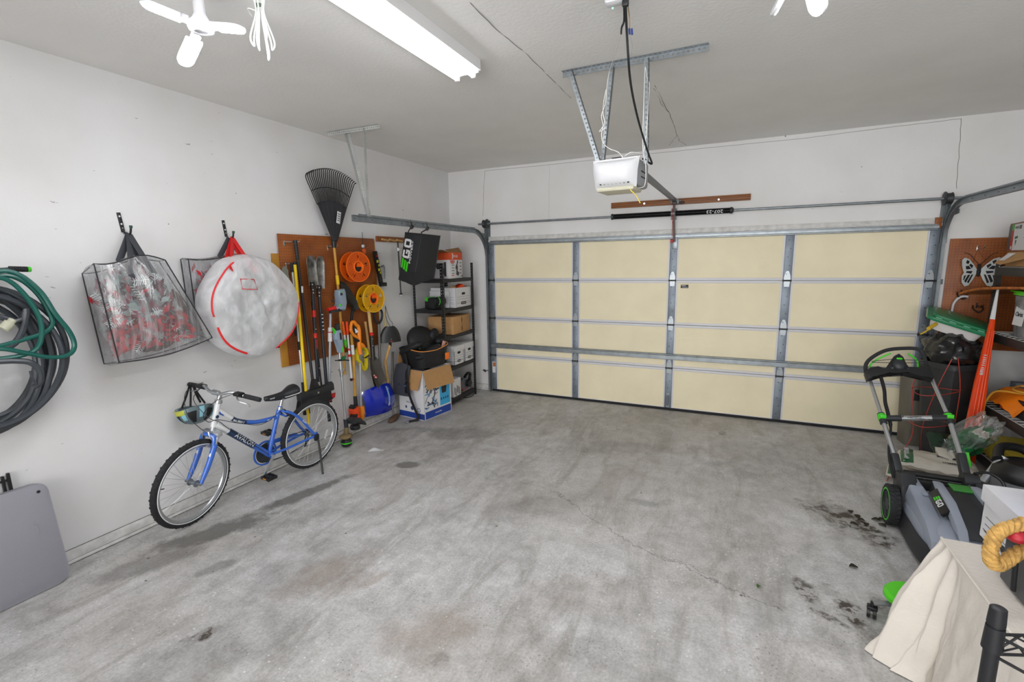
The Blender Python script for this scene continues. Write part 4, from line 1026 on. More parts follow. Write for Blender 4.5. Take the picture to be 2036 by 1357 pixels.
def wheel(name, c, S, rear):
    M0 = BM @ S if S is not None else BM
    WMx = M0 @ tr(*c) @ rot('X', 90)
    b = MB(WMx); b.ring(0, R-.021, .021, n=64, k=10)
    for k in range(72):                        # tread blocks
        a = 2*PI*k/72
        for s in (-1, 1): b.box((0, 0, 0), (.008, .012, .009), 0, rot('Z', math.degrees(a)) @ tr(R-.0055, 0, s*.0085+(.003 if k % 2 else -.003)))
    w = b.build(name, TIRE, t)
    b = MB(WMx); b.ring(0, 0, 0, n=64, sq=[(R-.037, -.012), (R-.058, -.008), (R-.062, 0), (R-.058, .008), (R-.037, .012)]); b.build('rim', mat('rim_alloy', '#c9cccf', .28, .9), w)
    for s in (-1, 1):
        pass
    for s in (-1, 1): b = MB(WMx); b.ring(s*.0195, R-.034, .0035, n=64, k=5); b.build('reflective_stripe', PRINT_W, w)
    b = MB(WMx)
    for k in range(32):
        a = 2*PI*k/32; s = 1 if k % 2 else -1; a2 = a+(.55 if (k//2) % 2 else -.55)
        b.cyl((.022*math.cos(a2), .022*math.sin(a2), s*.028), ((R-.058)*math.cos(a), (R-.058)*math.sin(a), 0), .0012, n=4, cap=False)
    b.build('spokes', SILVER, w)
    b = MB(WMx); b.cyl((0, 0, -.032), (0, 0, .032), .016, n=14); b.cyl((0, 0, -.06), (0, 0, .06), .006, n=8)
    for s in (-1, 1): b.cyl((0, 0, s*.026), (0, 0, s*.031), .026, n=16); b.cyl((0, 0, s*.06), (0, 0, s*.068), .01, n=6)
    b.build('hub', GALV, w)
    b = MB(WMx); b.box((0, 0, 0), (.09, .018, .008), .003, rot('Z', 155 if not rear else 200) @ tr(R-.13, 0, .004) @ rot('Z', 90)); b.build('reflector', mat('reflector_clear', '#dfe3e5', .2, spec=.8), w)
    b = MB(WMx); b.cyl(((R-.05)*math.cos(.3), (R-.05)*math.sin(.3), 0), ((R-.09)*math.cos(.3), (R-.09)*math.sin(.3), 0), .004, n=6); b.build('valve', BLK, w)
    return w
wheel('rear_wheel', hub_r, None, True)
wheel('front_wheel', hub_f, STEER, False)
# frame
b = MB(BM)
b.tube(spline([ht+V((.012, 0, -.055)), V((.77, 0, .74)), V((.70, 0, .675)), V((.6, 0, .63)), V((.5, 0, .605)), V((.36, 0, .595))], 6), .0175, 12)
b.tube([V((.365, 0, .535)), V((.345, 0, .60)), V((.31, 0, .68))], .0185, 12); b.tube([BBp, V((.365, 0, .535))], .0175, 12)
DT0, DT1 = V((.862, 0, .70)), BBp
b.tube([DT0.lerp(DT1, .42), DT1], [.026, .022], 14)
for s in (-1, 1):
    b.tube(spline([BBp+V((-.02, s*.02, 0)), V((.3, s*.045, .30)), V((.12, s*.06, .315)), V((0, s*.066, R))], 4), .0105, 8)
    b.tube(spline([V((.32, s*.02, .645)), V((.26, s*.05, .62)), V((.16, s*.062, .53)), V((.06, s*.066, .39)), V((0, s*.067, R))], 5), .012, 8)
    b.prism([(-.03, -.02), (.035, -.015), (.03, .03), (-.01, .035)], .006, tr(0, s*.07, R) @ rot('X', 90))
b.tube([V((.3, -.05, .6)), V((.3, .05, .6))], .008, 8)
b.cyl(BBp+V((0, -.035, 0)), BBp+V((0, .035, 0)), .023, n=14)
fr = b.build('frame', BLUE, t)
b = MB(BM); b.cyl(hb-ax*.0, ht, .021, n=16); b.tube([DT0, DT0.lerp(DT1, .2)], .0265, 14); b.tube(spline([ht+V((.006, 0, -.05)), V((.79, 0, .758)), V((.74, 0, .71))], 5), .019, 12); b.build('white_front', BWH, fr)
b = MB(BM); b.tube([DT0.lerp(DT1, .2), DT0.lerp(DT1, .44)], .0267, 14); b.tube(spline([V((.74, 0, .71)), V((.70, 0, .675)), V((.63, 0, .64))], 5), .0182, 12)
b.tube([DT0.lerp(DT1, .44), DT0.lerp(DT1, .68)], .0262, 14); b.build('decal', NAVY, fr)
dd = (DT1-DT0).normalized(); nrm = V((0, 1, 0)); upv = nrm.cross(-dd)*-1
TXT = Matrix(((dd.x, 0, 0, 0), (0, 0, 1, 0), (dd.z, 0, 0, 0), (0, 0, 0, 1)))
def decal(body, c, size, dirv, off, col, sx=1.0, sh=0.0):
    x = dirv.normalized(); z = V((0, 1, 0)); y = z.cross(x)
    M = Matrix(((x.x, y.x, z.x, c.x), (x.y, y.y, z.y, c.y+off), (x.z, y.z, z.z, c.z), (0, 0, 0, 1)))
    b = MB(BM); b.text(body, M, size, .0012, sx=sx, shear=sh) if body else b.scrib(M, sx, size, .0012, 3); b.build('lettering', col, fr)
bd = (DT1-DT0).normalized()
decal('AVALON', DT0.lerp(DT1, .48), .052, bd, .0275, PRINT_W, .98, .1)
decal(0, V((.69, 0, .668)), .02, V((-.13, 0, -.07)), .0195, PRINT_W, .11)
decal(0, V((.42, 0, .598)), .02, V((-1, 0, -.05)), .0185, PRINT_W, .06)
decal(0, V((.13, 0, .495)), .013, V((-.1, 0, -.115)), .074, PRINT_W, .06)
b = MB(BM); b.cyl(V((0, .0215, 0))+hb.lerp(ht, .45), V((0, .023, 0))+hb.lerp(ht, .45), .013, n=14); b.build('head_badge', NAVY, fr)
# fork
FM = BM @ STEER
crown = hb-ax*.045
fd = (hub_f-crown); 
b = MB(FM); b.cyl(crown-ax*.005, hb, .018, n=12)
b.box(crown, (.05, .15, .04), .012, None)
for s in (-1, 1): b.cyl(V((crown.x, s*.058, crown.z)), V((crown.x+fd.x*.45, s*.058, crown.z+fd.z*.45)), .014, n=12)
f = b.build('fork', mat('fork_silver', '#c6cacd', .35, .7), t)
b = MB(FM)
for s in (-1, 1):
    a0, a1 = V((crown.x+fd.x*.2, s*.058, crown.z+fd.z*.2)), V((hub_f.x-.01, s*.058, hub_f.z))
    b.tube(spline([a0, a0.lerp(a1, .5)+V((-.008, 0, 0)), a1], 5), [.0205, .0205, .0205, .0205, .0205, .019, .019, .018, .016, .014, .013], 12)
arch = [V((crown.x+fd.x*.22+.01, -.058, crown.z+fd.z*.22)), V((crown.x+.035, -.05, crown.z-.012)), V((crown.x+.045, 0, crown.z+.004)), V((crown.x+.035, .05, crown.z-.012)), V((crown.x+fd.x*.22+.01, .058, crown.z+fd.z*.22))]
b.tube(spline(arch, 6), .014, 8); b.build('lower_legs', BLUE, f)
b = MB(FM)
for s in (-1, 1): b.tube(spline([V((crown.x+.03, s*.045, crown.z-.05)), V((crown.x+.05, s*.035, crown.z-.01)), V((crown.x+.05, s*.02, crown.z+.03))], 4), .006, 6); b.box((crown.x+.055, s*.03, crown.z-.07), (.05, .012, .012), .003)
b.build('front_brake', SILVER, f)
# stem, bar, grips, levers
stem = V((.822, 0, .945))
b = MB(FM); b.cyl(ht, ht+ax*.05, .014, n=12); b.cyl(ht+ax*.002, ht+ax*.028, .026, n=16); b.tube(spline([ht+ax*.04, ht+ax*.07, V((.845, 0, .935)), stem+V((.03, 0, 0))], 4), .015, 10); b.cyl(stem+V((.03, -.025, 0)), stem+V((.03, .025, 0)), .02, n=14)
hbar = b.build('stem', SILVER, t)
c0 = stem+V((.03, 0, 0))
barp = [c0+V((-.07, -.31, -.015)), c0+V((-.055, -.2, -.005)), c0+V((-.02, -.12, .02)), c0+V((0, -.05, 0)), c0+V((0, .05, 0)), c0+V((-.02, .12, .02)), c0+V((-.055, .2, -.005)), c0+V((-.07, .31, -.015))]
b = MB(FM); b.tube(spline(barp, 6), .0115, 10); hb_o = b.build('handlebar', SILVER, t)
for s in (-1, 1):
    e = c0+V((-.073, s*.325, -.017)); i = c0+V((-.057, s*.2, -.006))
    b = MB(FM); b.cyl(i, e, .0165, n=14)
    for k in range(8): b.cyl(i.lerp(e, k/8), i.lerp(e, (k+.5)/8), .0178, n=14)
    b.build('grip', RUBBER, hb_o)
    b = MB(FM); m = c0+V((-.047, s*.17, .003)); b.cyl(m+V((0, -.025, 0)), m+V((0, .025, 0)), .021, n=12); b.box(m+V((.02, 0, .01)), (.05, .05, .028), .008); b.build('shifter', BLK, hb_o)
    b = MB(FM); b.tube(spline([m+V((.03, 0, -.01)), m+V((.045, s*.03, -.03)), m+V((.03, s*.09, -.045)), m+V((.035, s*.12, -.06))], 4), .006, 6, flat=.6); b.build('brake_lever', SILVER, hb_o)
b = MB(BM); SM = STEER
for s, P in ((1, [V((.8, .17, .96)), V((.93, .14, .93)), V((.98, .06, .83)), V((.94, .04, .75)), V((.86, .03, .74)), V((.7, .025, .66)), V((.5, .02, .585)), V((.33, .03, .65))]), (-1, [V((.82, -.19, .98)), V((.97, -.15, .95)), V((1.03, -.05, .82)), V((.97, -.01, .7)), V((.93, -.02, .66))]), (2, [V((.83, -.16, .97)), V((.95, -.1, .9)), V((.93, .03, .78)), V((.85, .03, .72)), V((.8, .03, .66)), V((.6, .03, .45)), V((.46, .03, .3))])):
    b.tube(spline(P, 6), .0025, 5)
b.build('cables', BLK, t)
# saddle
b = MB(BM); b.cyl(V((.312, 0, .67)), V((.288, 0, .745)), .0135, n=12); b.cyl(V((.318, 0, .652)), V((.312, 0, .675)), .022, n=14); b.box((.283, 0, .752), (.05, .05, .025), .006)
for s in (-1, 1): b.tube([V((.4, s*.012, .758)), V((.28, s*.022, .75)), V((.19, s*.03, .77))], .0035, 6)
b.build('seatpost', SILVER, t)
def sad(u, w):
    x = .46-.31*u; a = 2*PI*w
    hw = (.022+.02*u) if u < .45 else .031+(.085-.031)*(1-math.cos(PI*(u-.45)/.55))/2
    if u > .9: hw *= 1-((u-.9)/.1)**2*.45
    if u < .06: hw *= .5+u/.06*.5
    hh = .02+.03*u
    top = .788-.012*math.sin(PI*u)+(.018*max(0, u-.6)/.4)
    c, s_ = math.cos(a), math.sin(a)
    z = top+(hh*.75*s_ if s_ > 0 else hh*1.2*s_)
    if u < .02 or u > .98: return V((x, hw*.3*c, top-.01+.004*s_))
    return V((x, hw*c, z))
b = MB(BM); b.grid(sad, 30, 24, cv=True); sdl = b.build('saddle', mat('saddle_vinyl', '#202226', .5), t)
b = MB(BM); P = [sad(.55+.42*k/16, .97)+V((0, .003, -.006)) for k in range(17)]; b.tube(P, .003, 6); b.build('edge_trim', PRINT_W, sdl)
x0 = V((.40, .036, .776)); b = MB(BM); b.scrib(Matrix(((-1, 0, 0, .405), (0, .25, .97, .0345), (0, .97, -.25, .783), (0, 0, 0, 1))), .045, .011, .003); b.build('lettering', PRINT_W, sdl)
# crank, chain guard, pedals, chain, derailleur, kickstand, rear brake
CG = BM @ tr(BBp.x, -.045, BBp.z) @ rot('X', 90)
b = MB(CG); b.ring(0, 0, 0, n=40, sq=[(.094, -.004), (.106, -.006), (.108, .004), (.094, .006)]); b.prism([(-.02, .095), (-.3, .075), (-.34, .05), (-.33, .035), (-.02, .06)], .012, None, -.004, .003); b.build('chain_guard', BLUE, t)
b = MB(CG); b.cyl((0, 0, -.004), (0, 0, .0), .085, n=36); b.build('chainring', DARKST, t)
b = MB(BM); b.tube([V((.44, -.045, .377)), V((.3, -.045, .37)), V((0, -.04, R+.035))], .004, 5); b.tube([V((.44, -.045, .207)), V((.25, -.045, .19)), V((.02, -.04, .22)), V((-.01, -.04, R-.03))], .004, 5); b.build('chain', DARKST, t)
for s, a in ((1, -50), (-1, 130)):
    d = V((math.cos(math.radians(a)), 0, math.sin(math.radians(a)))); e = BBp+d*.165+V((0, s*.075, 0))
    b = MB(BM); b.bar(BBp+V((0, s*.058, 0)), e, .022, .012, (0, 1, 0), .003); b.cyl(BBp+V((0, s*.03, 0)), BBp+V((0, s*.068, 0)), .012, n=10); cr = b.build('crank', SILVER, t)
    b = MB(BM); b.cyl(e, e+V((0, s*.1, 0)), .007, n=8)
    for q in (-1, 1): b.box(e+V((q*.036, s*.06, 0)), (.012, .095, .026), .003)
    for q in (.018, .102): b.box(e+V((0, s*q, 0)), (.075, .012, .022), .003)
    b.cyl(e+V((0, s*.02, 0)), e+V((0, s*.1, 0)), .016, n=10); pd = b.build('pedal', BLK, t)
    for q in (-1, 1): b = MB(BM); b.box(e+V((q*.0425, s*.06, 0)), (.003, .035, .01)); b.build('reflector', mat('amber_reflector', '#c9801e', .3), pd)
b = MB(BM); b.tube(spline([V((.0, .085, R-.02)), V((.03, .14, .2)), V((.075, .215, .045)), V((.08, .225, .01))], 4), .009, 8); b.box((.01, .08, R-.01), (.04, .03, .06), .006); b.cyl((.065, .218, .012), (.105, .228, .006), .009, n=8); b.build('kickstand', BLK, t)
b = MB(BM); b.box((-.01, -.065, R-.06), (.03, .025, .06), .006); b.cyl((.02, -.05, R-.05), (.02, -.04, R-.05), .018, n=12); b.cyl((.03, -.05, R-.11), (.03, -.04, R-.11), .018, n=12); b.box((.025, -.045, R-.08), (.012, .006, .08), .002)
for k in range(6): b.cyl((0, -.046+.005*k, R), (0, -.044+.005*k, R), .038-.004*k, n=18)
b.build('rear_derailleur', DARKST, t)
b = MB(BM)
for s in (-1, 1): b.tube([V((.235, s*.05, .565)), V((.27, s*.045, .6)), V((.305, s*.04, .66))], .006, 6); b.box((.215, s*.032, .56), (.06, .014, .013), .003)
b.tube([V((.3, -.04, .66)), V((.33, 0, .68)), V((.3, .04, .655))], .002, 5); b.build('rear_brake', DARKST, t)

# helmet hanging from the wall-side grip
hc = Lw(387, 812, .13)
HM = tr(*hc) @ rot('Z', 100) @ rot('X', 170) @ rot('Y', -8)
t = thing('bike_helmet', 'grey and pale blue bicycle helmet hanging from the bicycle handlebar', 'helmet', (hc.x, hc.y, hc.z-.08))
def shell(ro, zo):
    def f(u, w):
        a = 2*PI*u; ph = PI/2*w*1.05
        r = math.sin(ph); k = 1+.04*math.cos(8*a)*math.sin(2*ph)
        return V((ro*1.28*r*math.cos(a)*k, ro*r*math.sin(a)*k, zo*math.cos(ph)+(.012*math.cos(2*a))*w))
    return f
b = MB(HM); b.sheet(shell(.105, .12), 32, 12, .02, cu=True); hs = b.build('shell', mat('helmet_grey', '#5f7278', .35, coat=.3), t)
b = MB(HM)
for k in range(6):
    a0 = k*PI/3+.2; f = shell(.107, .122)
    b.sheet(lambda u, w: f((a0+(.24+.1*w)*(u-.5)*1.4)/(2*PI), .35+.5*w), 5, 6, .004)
b.build('vent', BLK_M, hs)
f2 = shell(.1075, .1225)
for k in range(6):
    a0 = k*PI/3+.72; b = MB(HM); b.sheet(lambda u, w: f2((a0+.26*(u-.5))/(2*PI), .55+.4*w), 4, 5, .004); b.build('stripe', mat('helmet_aqua', '#8fc3d2', .35), hs)
b = MB(HM); b.sheet(lambda u, w: shell(.109, .124)((PI+.9*(u-.5))/(2*PI), .8+.18*w), 8, 4, .006); b.build('visor', mat('helmet_lime', '#b7b944', .4), hs)
gr = Lw(380, 762, .07)
b = MB()
for dx, dy in ((-.06, .05), (-.02, -.06), (.03, .05), (.0, -.02)):
    p = V((hc.x+dx*.6, hc.y+dy*1.4, hc.z+.02)); b.tube(spline([p, p.lerp(gr, .5)+V((.015, -.01, .0)), gr+V((0, dy*.2, -.01))], 5), .008, 6, flat=.2, hint=(1, 0, 0))
b.build('strap', BLK_M, t)
# ================================================================== pegboard and the tools on the left wall
def peg_material():
    m, nt, N, L = node_mat('pegboard'); b = N['Principled BSDF']; b.inputs['Roughness'].default_value = .5
    g = N.new('ShaderNodeNewGeometry'); n = N.new('ShaderNodeTexNoise'); n.inputs['Scale'].default_value = 5; n.inputs['Detail'].default_value = 6; L.new(g.outputs['Position'], n.inputs['Vector'])
    r = N.new('ShaderNodeValToRGB'); r.color_ramp.elements[0].position = .3; r.color_ramp.elements[1].position = .72; r.color_ramp.elements[0].color = lin('#7b3f14'); r.color_ramp.elements[1].color = lin('#a35c26'); L.new(n.outputs['Fac'], r.inputs[0])
    s = N.new('ShaderNodeSeparateXYZ'); L.new(g.outputs['Position'], s.inputs[0])
    def cell(o, off=0.0):
        a = N.new('ShaderNodeMath'); a.operation = 'PINGPONG'; a.inputs[1].default_value = .0127; ad = N.new('ShaderNodeMath'); ad.inputs[1].default_value = 10+off; L.new(o, ad.inputs[0]); L.new(ad.outputs[0], a.inputs[0])
        p = N.new('ShaderNodeMath'); p.operation = 'POWER'; p.inputs[1].default_value = 2; L.new(a.outputs[0], p.inputs[0]); return p.outputs[0]
    xy = N.new('ShaderNodeMath'); L.new(s.outputs[0], xy.inputs[0]); L.new(s.outputs[1], xy.inputs[1])
    a = N.new('ShaderNodeMath'); L.new(cell(xy.outputs[0]), a.inputs[0]); L.new(cell(s.outputs[2]), a.inputs[1])
    lt = N.new('ShaderNodeMath'); lt.operation = 'LESS_THAN'; lt.inputs[1].default_value = .0032**2; L.new(a.outputs[0], lt.inputs[0])
    mx = N.new('ShaderNodeMixRGB'); mx.inputs[2].default_value = lin('#2a1407'); L.new(lt.outputs[0], mx.inputs[0]); L.new(r.outputs[0], mx.inputs[1]); L.new(mx.outputs[0], b.inputs['Base Color']); return m
PEG = peg_material()
t = thing('pegboard', 'brown pegboard behind the long-handled tools on the left wall', 'pegboard', (0, -2.31, .93))
b = MB(); b.box((.026, -2.31, 1.538), (.006, 1.272, 1.216), .001); b.build('board', PEG, t)
for y, z0, z1 in ((-2.94, .93, 1.97), (-2.31, .95, 2.13), (-1.70, .95, 2.13)):
    b = MB(); b.box((.0125, y-(.03 if y < -2.9 else 0), (z0+z1)/2), (.019, .09, z1-z0), .002); b.build('batten', mat('yellow_pine', '#b9832f', .55, var=.15, vscale=5), t)
def peg_hook(px, py, label, ln=.14, dy=.1):
    p = Lw(px, py, .027)
    b = MB(); b.tube(spline([p, p+V((.02, 0, 0)), p+V((.03, .01, 0)), p+V((.03+ln*.2, .01+dy, 0)), p+V((.04+ln*.25, .015+dy, .02))], 4), .004, 6); b.box(p+V((.004, 0, -.015)), (.005, .02, .05), .001)
    return tag(b.build('pegboard_hook', CHROME), label, 'hook')
peg_hook(564, 481, 'chrome pegboard hook at the top of the black broom handle')
peg_hook(568, 525, 'chrome pegboard hook beside the tops of the silver and yellow poles', .1, .07)
peg_hook(651, 490, 'chrome pegboard hook under the head of the leaf rake', .1, .06)

def pole(b, P, r, n=10): b.tube([Lw(*p) for p in P], r, n)
def seg(P, f0, f1):
    a, c = Lw(*P[0]), Lw(*P[1]); return a.lerp(c, f0), a.lerp(c, f1)
# loppers
t = thing('loppers', 'grey-jawed loppers with orange collars hanging at the left edge of the pegboard', 'loppers', Lw(560, 690, .1))
M = frame(Lw(568, 548, .09), (0, 1, .12), (0, -.12, 1))
b = MB(); b.prism([(-.03, -.06), (.0, -.075), (.03, -.04), (.02, .0), (.03, .04), (.012, .075), (-.012, .085), (-.032, .06), (-.036, .02), (-.02, -.01)], .012, M, 0, .002); b.prism([(.0, .05), (.02, .045), (.022, .02), (.008, .01)], .014, M, .001); b.mi = 1; b.cyl(M @ V((.0, -.03, .012)), M @ V((0, -.03, .018)), .01, n=10); b.build('jaw', [mat('lopper_grey', '#8d9288', .4, .5), CHROME], t)
for P in (((578, 568, .09), (590, 668, .1)), ((563, 566, .09), (552, 692, .1))):
    a, c = Lw(*P[0]), Lw(*P[1]); b = MB(); b.tube([M @ V((.0, -.05, .005)), a, c], [.012, .011, .012], 8); b.mi = 1; b.cyl(a.lerp(c, -.05), a.lerp(c, .08), .015, n=10); b.mi = 2; b.cyl(a.lerp(c, .72), c, .016, n=10); b.build('handle', [BLK, ORANGE, RUBBER], t)
# silver pole
t = thing('telescopic_pole', 'silver telescopic pole with black collars on the pegboard', 'pole', Lw(604, 778, .12))
P = ((580, 523, .1), (604, 780, .13)); a, c = Lw(*P[0]), Lw(*P[1])
b = MB(); b.cyl(a, c, .0135, n=14); b.build('tube', SILVER, t)
for f0, f1 in ((0, .07), (.31, .36), (.6, .665), (.92, 1.0)):
    b = MB(); b.cyl(a.lerp(c, f0), a.lerp(c, f1), .0165, n=12); b.build('collar', RUBBER, t)
b = MB(); b.cyl(c, c+V((.01, 0, -.12)), .0155, n=12); b.box(c+V((.012, 0, -.17)), (.03, .07, .1), .008); b.build('foot', BLK, t)
# yellow pole
t = thing('fiberglass_pole', 'long bright yellow pole leaning across the silver pole', 'pole', Lw(613, 838, .2))
a, c = Lw(586, 524, .13), Lw(614, 842, .2)
b = MB(); b.cyl(a, c, .0135, n=14); b.build('shaft', mat('bright_yellow', '#f2cf0c', .4), t)
b = MB(); b.ell(a, .018); b.build('cap', BLK, t)
# broom with black handle
t = thing('push_broom', 'black push broom with wide black head above the bicycle rear wheel', 'broom', Lw(625, 800, .2))
a, c = Lw(587, 478, .09), Lw(623, 768, .19)
b = MB(); b.tube([a, a.lerp(c, .08), a.lerp(c, .14), c], [.017, .0155, .0125, .0135], 12); h = b.build('handle', BLK, t)
b = MB()
for k in range(7): b.cyl(a.lerp(c, .01+.018*k), a.lerp(c, .02+.018*k), .0175, n=10)
b.build('grip', RUBBER, h)
b = MB(); q = a.lerp(c, .33)+V((.0135, .0, 0)); b.bar(q+V((0, 0, .03)), q-V((0, .004, .03)), .02, .002, (1, 0, 0)); b.build('label', CARD_W, h)
bl, br = Lw(594, 792, .2), Lw(660, 768, .2); hd = (br-bl).normalized()
b = MB(); b.bar(bl, br, .07, .075, (0, 0, 1), .012); b.build('head', mat('broom_block', '#222326', .5, var=.2), t)
m0 = bl.lerp(br, .47)
b = MB(); b.prism([(-.055, .0), (.055, .0), (.02, .09), (-.02, .09)], .03, frame(m0+V((-.0, 0, .035)), hd, (0, 0, 1)), -.015, .004); b.mi = 1; b.cyl(m0+V((.035, .0, .0)), m0+V((.045, 0, 0)), .011, n=8); b.build('socket', [BLK, CHROME], t)
b = MB()
for k in range(26):
    u = k/25; p = bl.lerp(br, .02+.82*u)
    for dx in (-.022, 0, .022): b.cyl(p+V((dx, 0, -.035)), p+V((dx*1.6+.005, -.012+.024*u, -.115)), .009, .012, n=5)
b.build('bristles', BLK_M, t)
# post hole digger
t = thing('post_hole_digger', 'post hole digger hung upside down with two worn steel blades at the top', 'post hole digger', Lw(645, 830, .14))
DB = mat('worn_blade_steel', '#6b6a66', .38, .6, var=.75, vscale=16); NV = mat('navy_fiberglass', '#1c212b', .4)
for (tx, ty, wdt), P, dy in (((613, 540, .06), ((621, 572, .11), (632, 760, .15)), 0), ((632, 541, .055), ((634, 578, .1), (655, 838, .16)), 1)):
    a, c = Lw(*P[0]), Lw(*P[1]); top = Lw(tx+1, ty-27, .115)
    up_ = (top-a).normalized(); sd = up_.cross(V((1, 0, 0))).normalized()
    def blade(u, w):
        ang = (u-.5)*2.2; ww = wdt*(1.0 if w < .78 else math.sqrt(max(0, 1-((w-.78)/.24)**2)))
        return a+up_*(.02+(top-a).length*w)+sd*(-ww*math.sin(ang)*1.05)+V((wdt*(.55-math.cos(ang))*(1 if dy else 1)+.02, 0, 0))
    b = MB(); b.sheet(blade, 10, 14, .004); b.build('blade', DB, t)
    b = MB(); b.cyl(a+up_*.05, a-up_*.06, .02, n=10); b.box(a+up_*.03, (.03, .05, .04), .006); b.mi = 1
    for k in (-.02, .03, -.05): b.cyl(a+up_*k+V((.012, -.022, 0)), a+up_*k+V((.03, -.022, 0)), .007, n=8)
    b.build('socket', [BLK_METAL, CHROME], t)
    b = MB(); b.tube([a, c], .0165, 12); hh = b.build('handle', NV, t)
    b = MB()
    for f0, f1 in (((.24, .31), (.48, .53)) if not dy else ()): b.cyl(a.lerp(c, f0), a.lerp(c, f1), .0172, n=12)
    if not dy:
        b.build('red_band', RED, hh)
        b = MB(); q = a.lerp(c, .6)+V((.017, 0, 0)); b.bar(q+(a-c).normalized()*.05, q-(a-c).normalized()*.04, .009, .001, (1, 0, 0)); b.build('lettering', mat('red_print', '#c22a2e', .5), hh)
    else:
        b.bm.free(); b = MB(); b.tube([a.lerp(c, .16), a.lerp(c, .32)], .0185, 12); b.mi = 1
        for k in range(5): q = a.lerp(c, .18+.028*k)+V((.0185, 0, 0)); b.box(q, (.002, .02, .008))
        b.build('grip', [RUBBER, PRINT_W], hh)
b = MB(); a, c = Lw(621, 640, .12), Lw(637, 760, .15)
t = thing('metal_rod', 'thin black rod between the two post hole digger handles', 'rod', c)
b.cyl(Lw(620, 600, .1), Lw(640, 775, .15), .009, n=10); b.build('shaft', BLK, t); b = MB()
for px, py in ((626, 655), (634, 732), (637, 754)): q = Lw(px, py, .135); b.cyl(q+V((.006, 0, 0)), q+V((.014, 0, 0)), .006, n=8)
b.build('pin', CHROME, t)
# leaf rake
t = thing('leaf_rake', 'black fan leaf rake with wooden handle hung head up on the pegboard', 'rake', Lw(684, 740, .06))
a = Lw(664, 487, .07); T0 = [Lw(600, 362, .1), Lw(657, 349, .1), Lw(717, 380, .1)]
ctr = Lw(659, 345, .1); ax_ = (ctr-a).normalized(); ax_.x = 0; ax_.normalize(); sd = V((0, ax_.z, -ax_.y)); Ln = (ctr-a).length
def rk(r, ang, x=0): return a+(ax_*math.cos(ang)+sd*math.sin(ang))*r+V((x, 0, 0))
A = .47
b = MB()
def shield(u, w):
    ang = (u-.5)*2*A*1.0*(1 if w > .1 else 1); r = Ln*(.02+.6*w)
    if w < .05: return rk(r+.02, ang*.9, .01)+sd*((u-.5)*.03)
    return rk(r, ang, .012+.02*math.cos(ang*3)*(1-w)+.004*math.cos((u-.5)*2*PI*6)*w)+sd*((u-.5)*.03*(1-w))
b.sheet(shield, 36, 12, .004); b.build('head', mat('rake_plastic', '#2a2b30', .5), t)
NT = 26
for k in range(NT):
    ang = -A+2*A*k/(NT-1)
    b = MB(); L0, L1 = .6*Ln, Ln*(1.0+.045*math.cos(ang*2.2))
    b.tube(spline([rk(L0, ang, .012), rk((L0+L1)/2, ang, .012), rk(L1*.95, ang, .014), rk(L1, ang*.97, .03), rk(L1+.005, ang*.955, .055)], 4), .0066, 5, flat=.5); b.build('tine', BLK, t)
b = MB(); b.tube([rk(Ln*.8, -A+2*A*k/24, .013) for k in range(25)], .004, 5); b.build('tine_brace', BLK, t)
b = MB(); b.cyl(a-ax_*.03, a+ax_*.1, .022, .026, n=12); b.build('socket', BLK, t)
b = MB(); q = rk(Ln*.4, .2, .033); b.box((0, 0, 0), (.002, .05, .12), .001, tr(*q) @ rot('X', -14)); b.mi = 1
for k in range(4): b.box((0.0015, 0, .035-.022*k), (.001, .036, .007), 0, tr(*q) @ rot('X', -14))
b.build('label', [CARD_W, PRINT], t)
hb_ = Lw(686, 745, .06)
b = MB(); b.tube([a-ax_*.02, Lw(671, 560, .07), hb_], .0135, 12); b.build('handle', YELW, t)
b = MB(); m0, m1 = Lw(670, 548, .07), Lw(672, 566, .07); b.cyl(m0, m1, .018, n=12); b.build('ferrule', YELLOW, t)
# grey battery pole tool (upper head)
EG = mat('tool_blue_grey', '#8fa0b2', .4); EGD = mat('tool_dark', '#2a2d32', .45)
t = thing('pole_saw', 'battery pole tool with blue-grey head and red handle hung high on the pegboard', 'pole tool', Lw(656, 790, .12))
M = frame(Lw(673, 596, .13), (0, 1, .06), (0, -.06, 1))
b = MB(); b.prism([(-.035, .1), (.045, .105), (.055, .07), (.055, -.04), (.03, -.10), (.012, -.115), (-.06, -.075), (-.075, -.09), (-.085, -.06), (-.03, -.045), (-.045, .03), (-.04, .06)], .07, M, -.01, .012); hd_ = b.build('motor_head', EG, t)
b = MB(); b.prism([(-.025, .045), (.0, .045), (.0, .07), (-.025, .07)], .004, M, .06); b.build('slot', PRINT, hd_)
b = MB(); b.prism([(-.022, .072), (.0, .072), (.0, .08), (-.022, .08)], .004, M, .06); b.ell((-.04, -.05, .055), (.022, .012, .012), M); b.build('green_switch', GREEN, hd_)
b = MB(); b.cyl(M @ V((-.07, -.072, .025)), M @ V((-.175, -.075, .02)), .02, .018, n=12); b.build('red_handle', RED, t)
b = MB(); b.prism([(-.16, -.115), (-.02, -.12), (.03, -.1), (.01, -.09), (-.15, -.09)], .03, M, .005, .006); b.ell((-.085, .0, .01), .013, M); b.build('guard', EGD, t)
a, c = Lw(657, 624, .11), Lw(655, 762, .12)
b = MB(); b.tube([a, c], .0135, 12); b.build('shaft', mat('pale_shaft', '#a9b0b8', .35, .4), t)
b = MB(); q = a.lerp(c, .32); b.cyl(a.lerp(c, .2), a.lerp(c, .4), .023, n=14); b.mi = 1; b.cyl(a.lerp(c, .26), a.lerp(c, .275), .0235, n=14); b.build('warning_sleeve', [mat('pink_white', '#e0dcdc', .5), mat('magenta_band', '#c03058', .5)], t)
b = MB(); b.box(c+V((.0, 0, -.02)), (.05, .05, .07), .012); b.cyl(c+V((0, 0, -.05)), c+V((0, 0, -.2)), .012, n=10); b.build('end_joint', BLK, t)
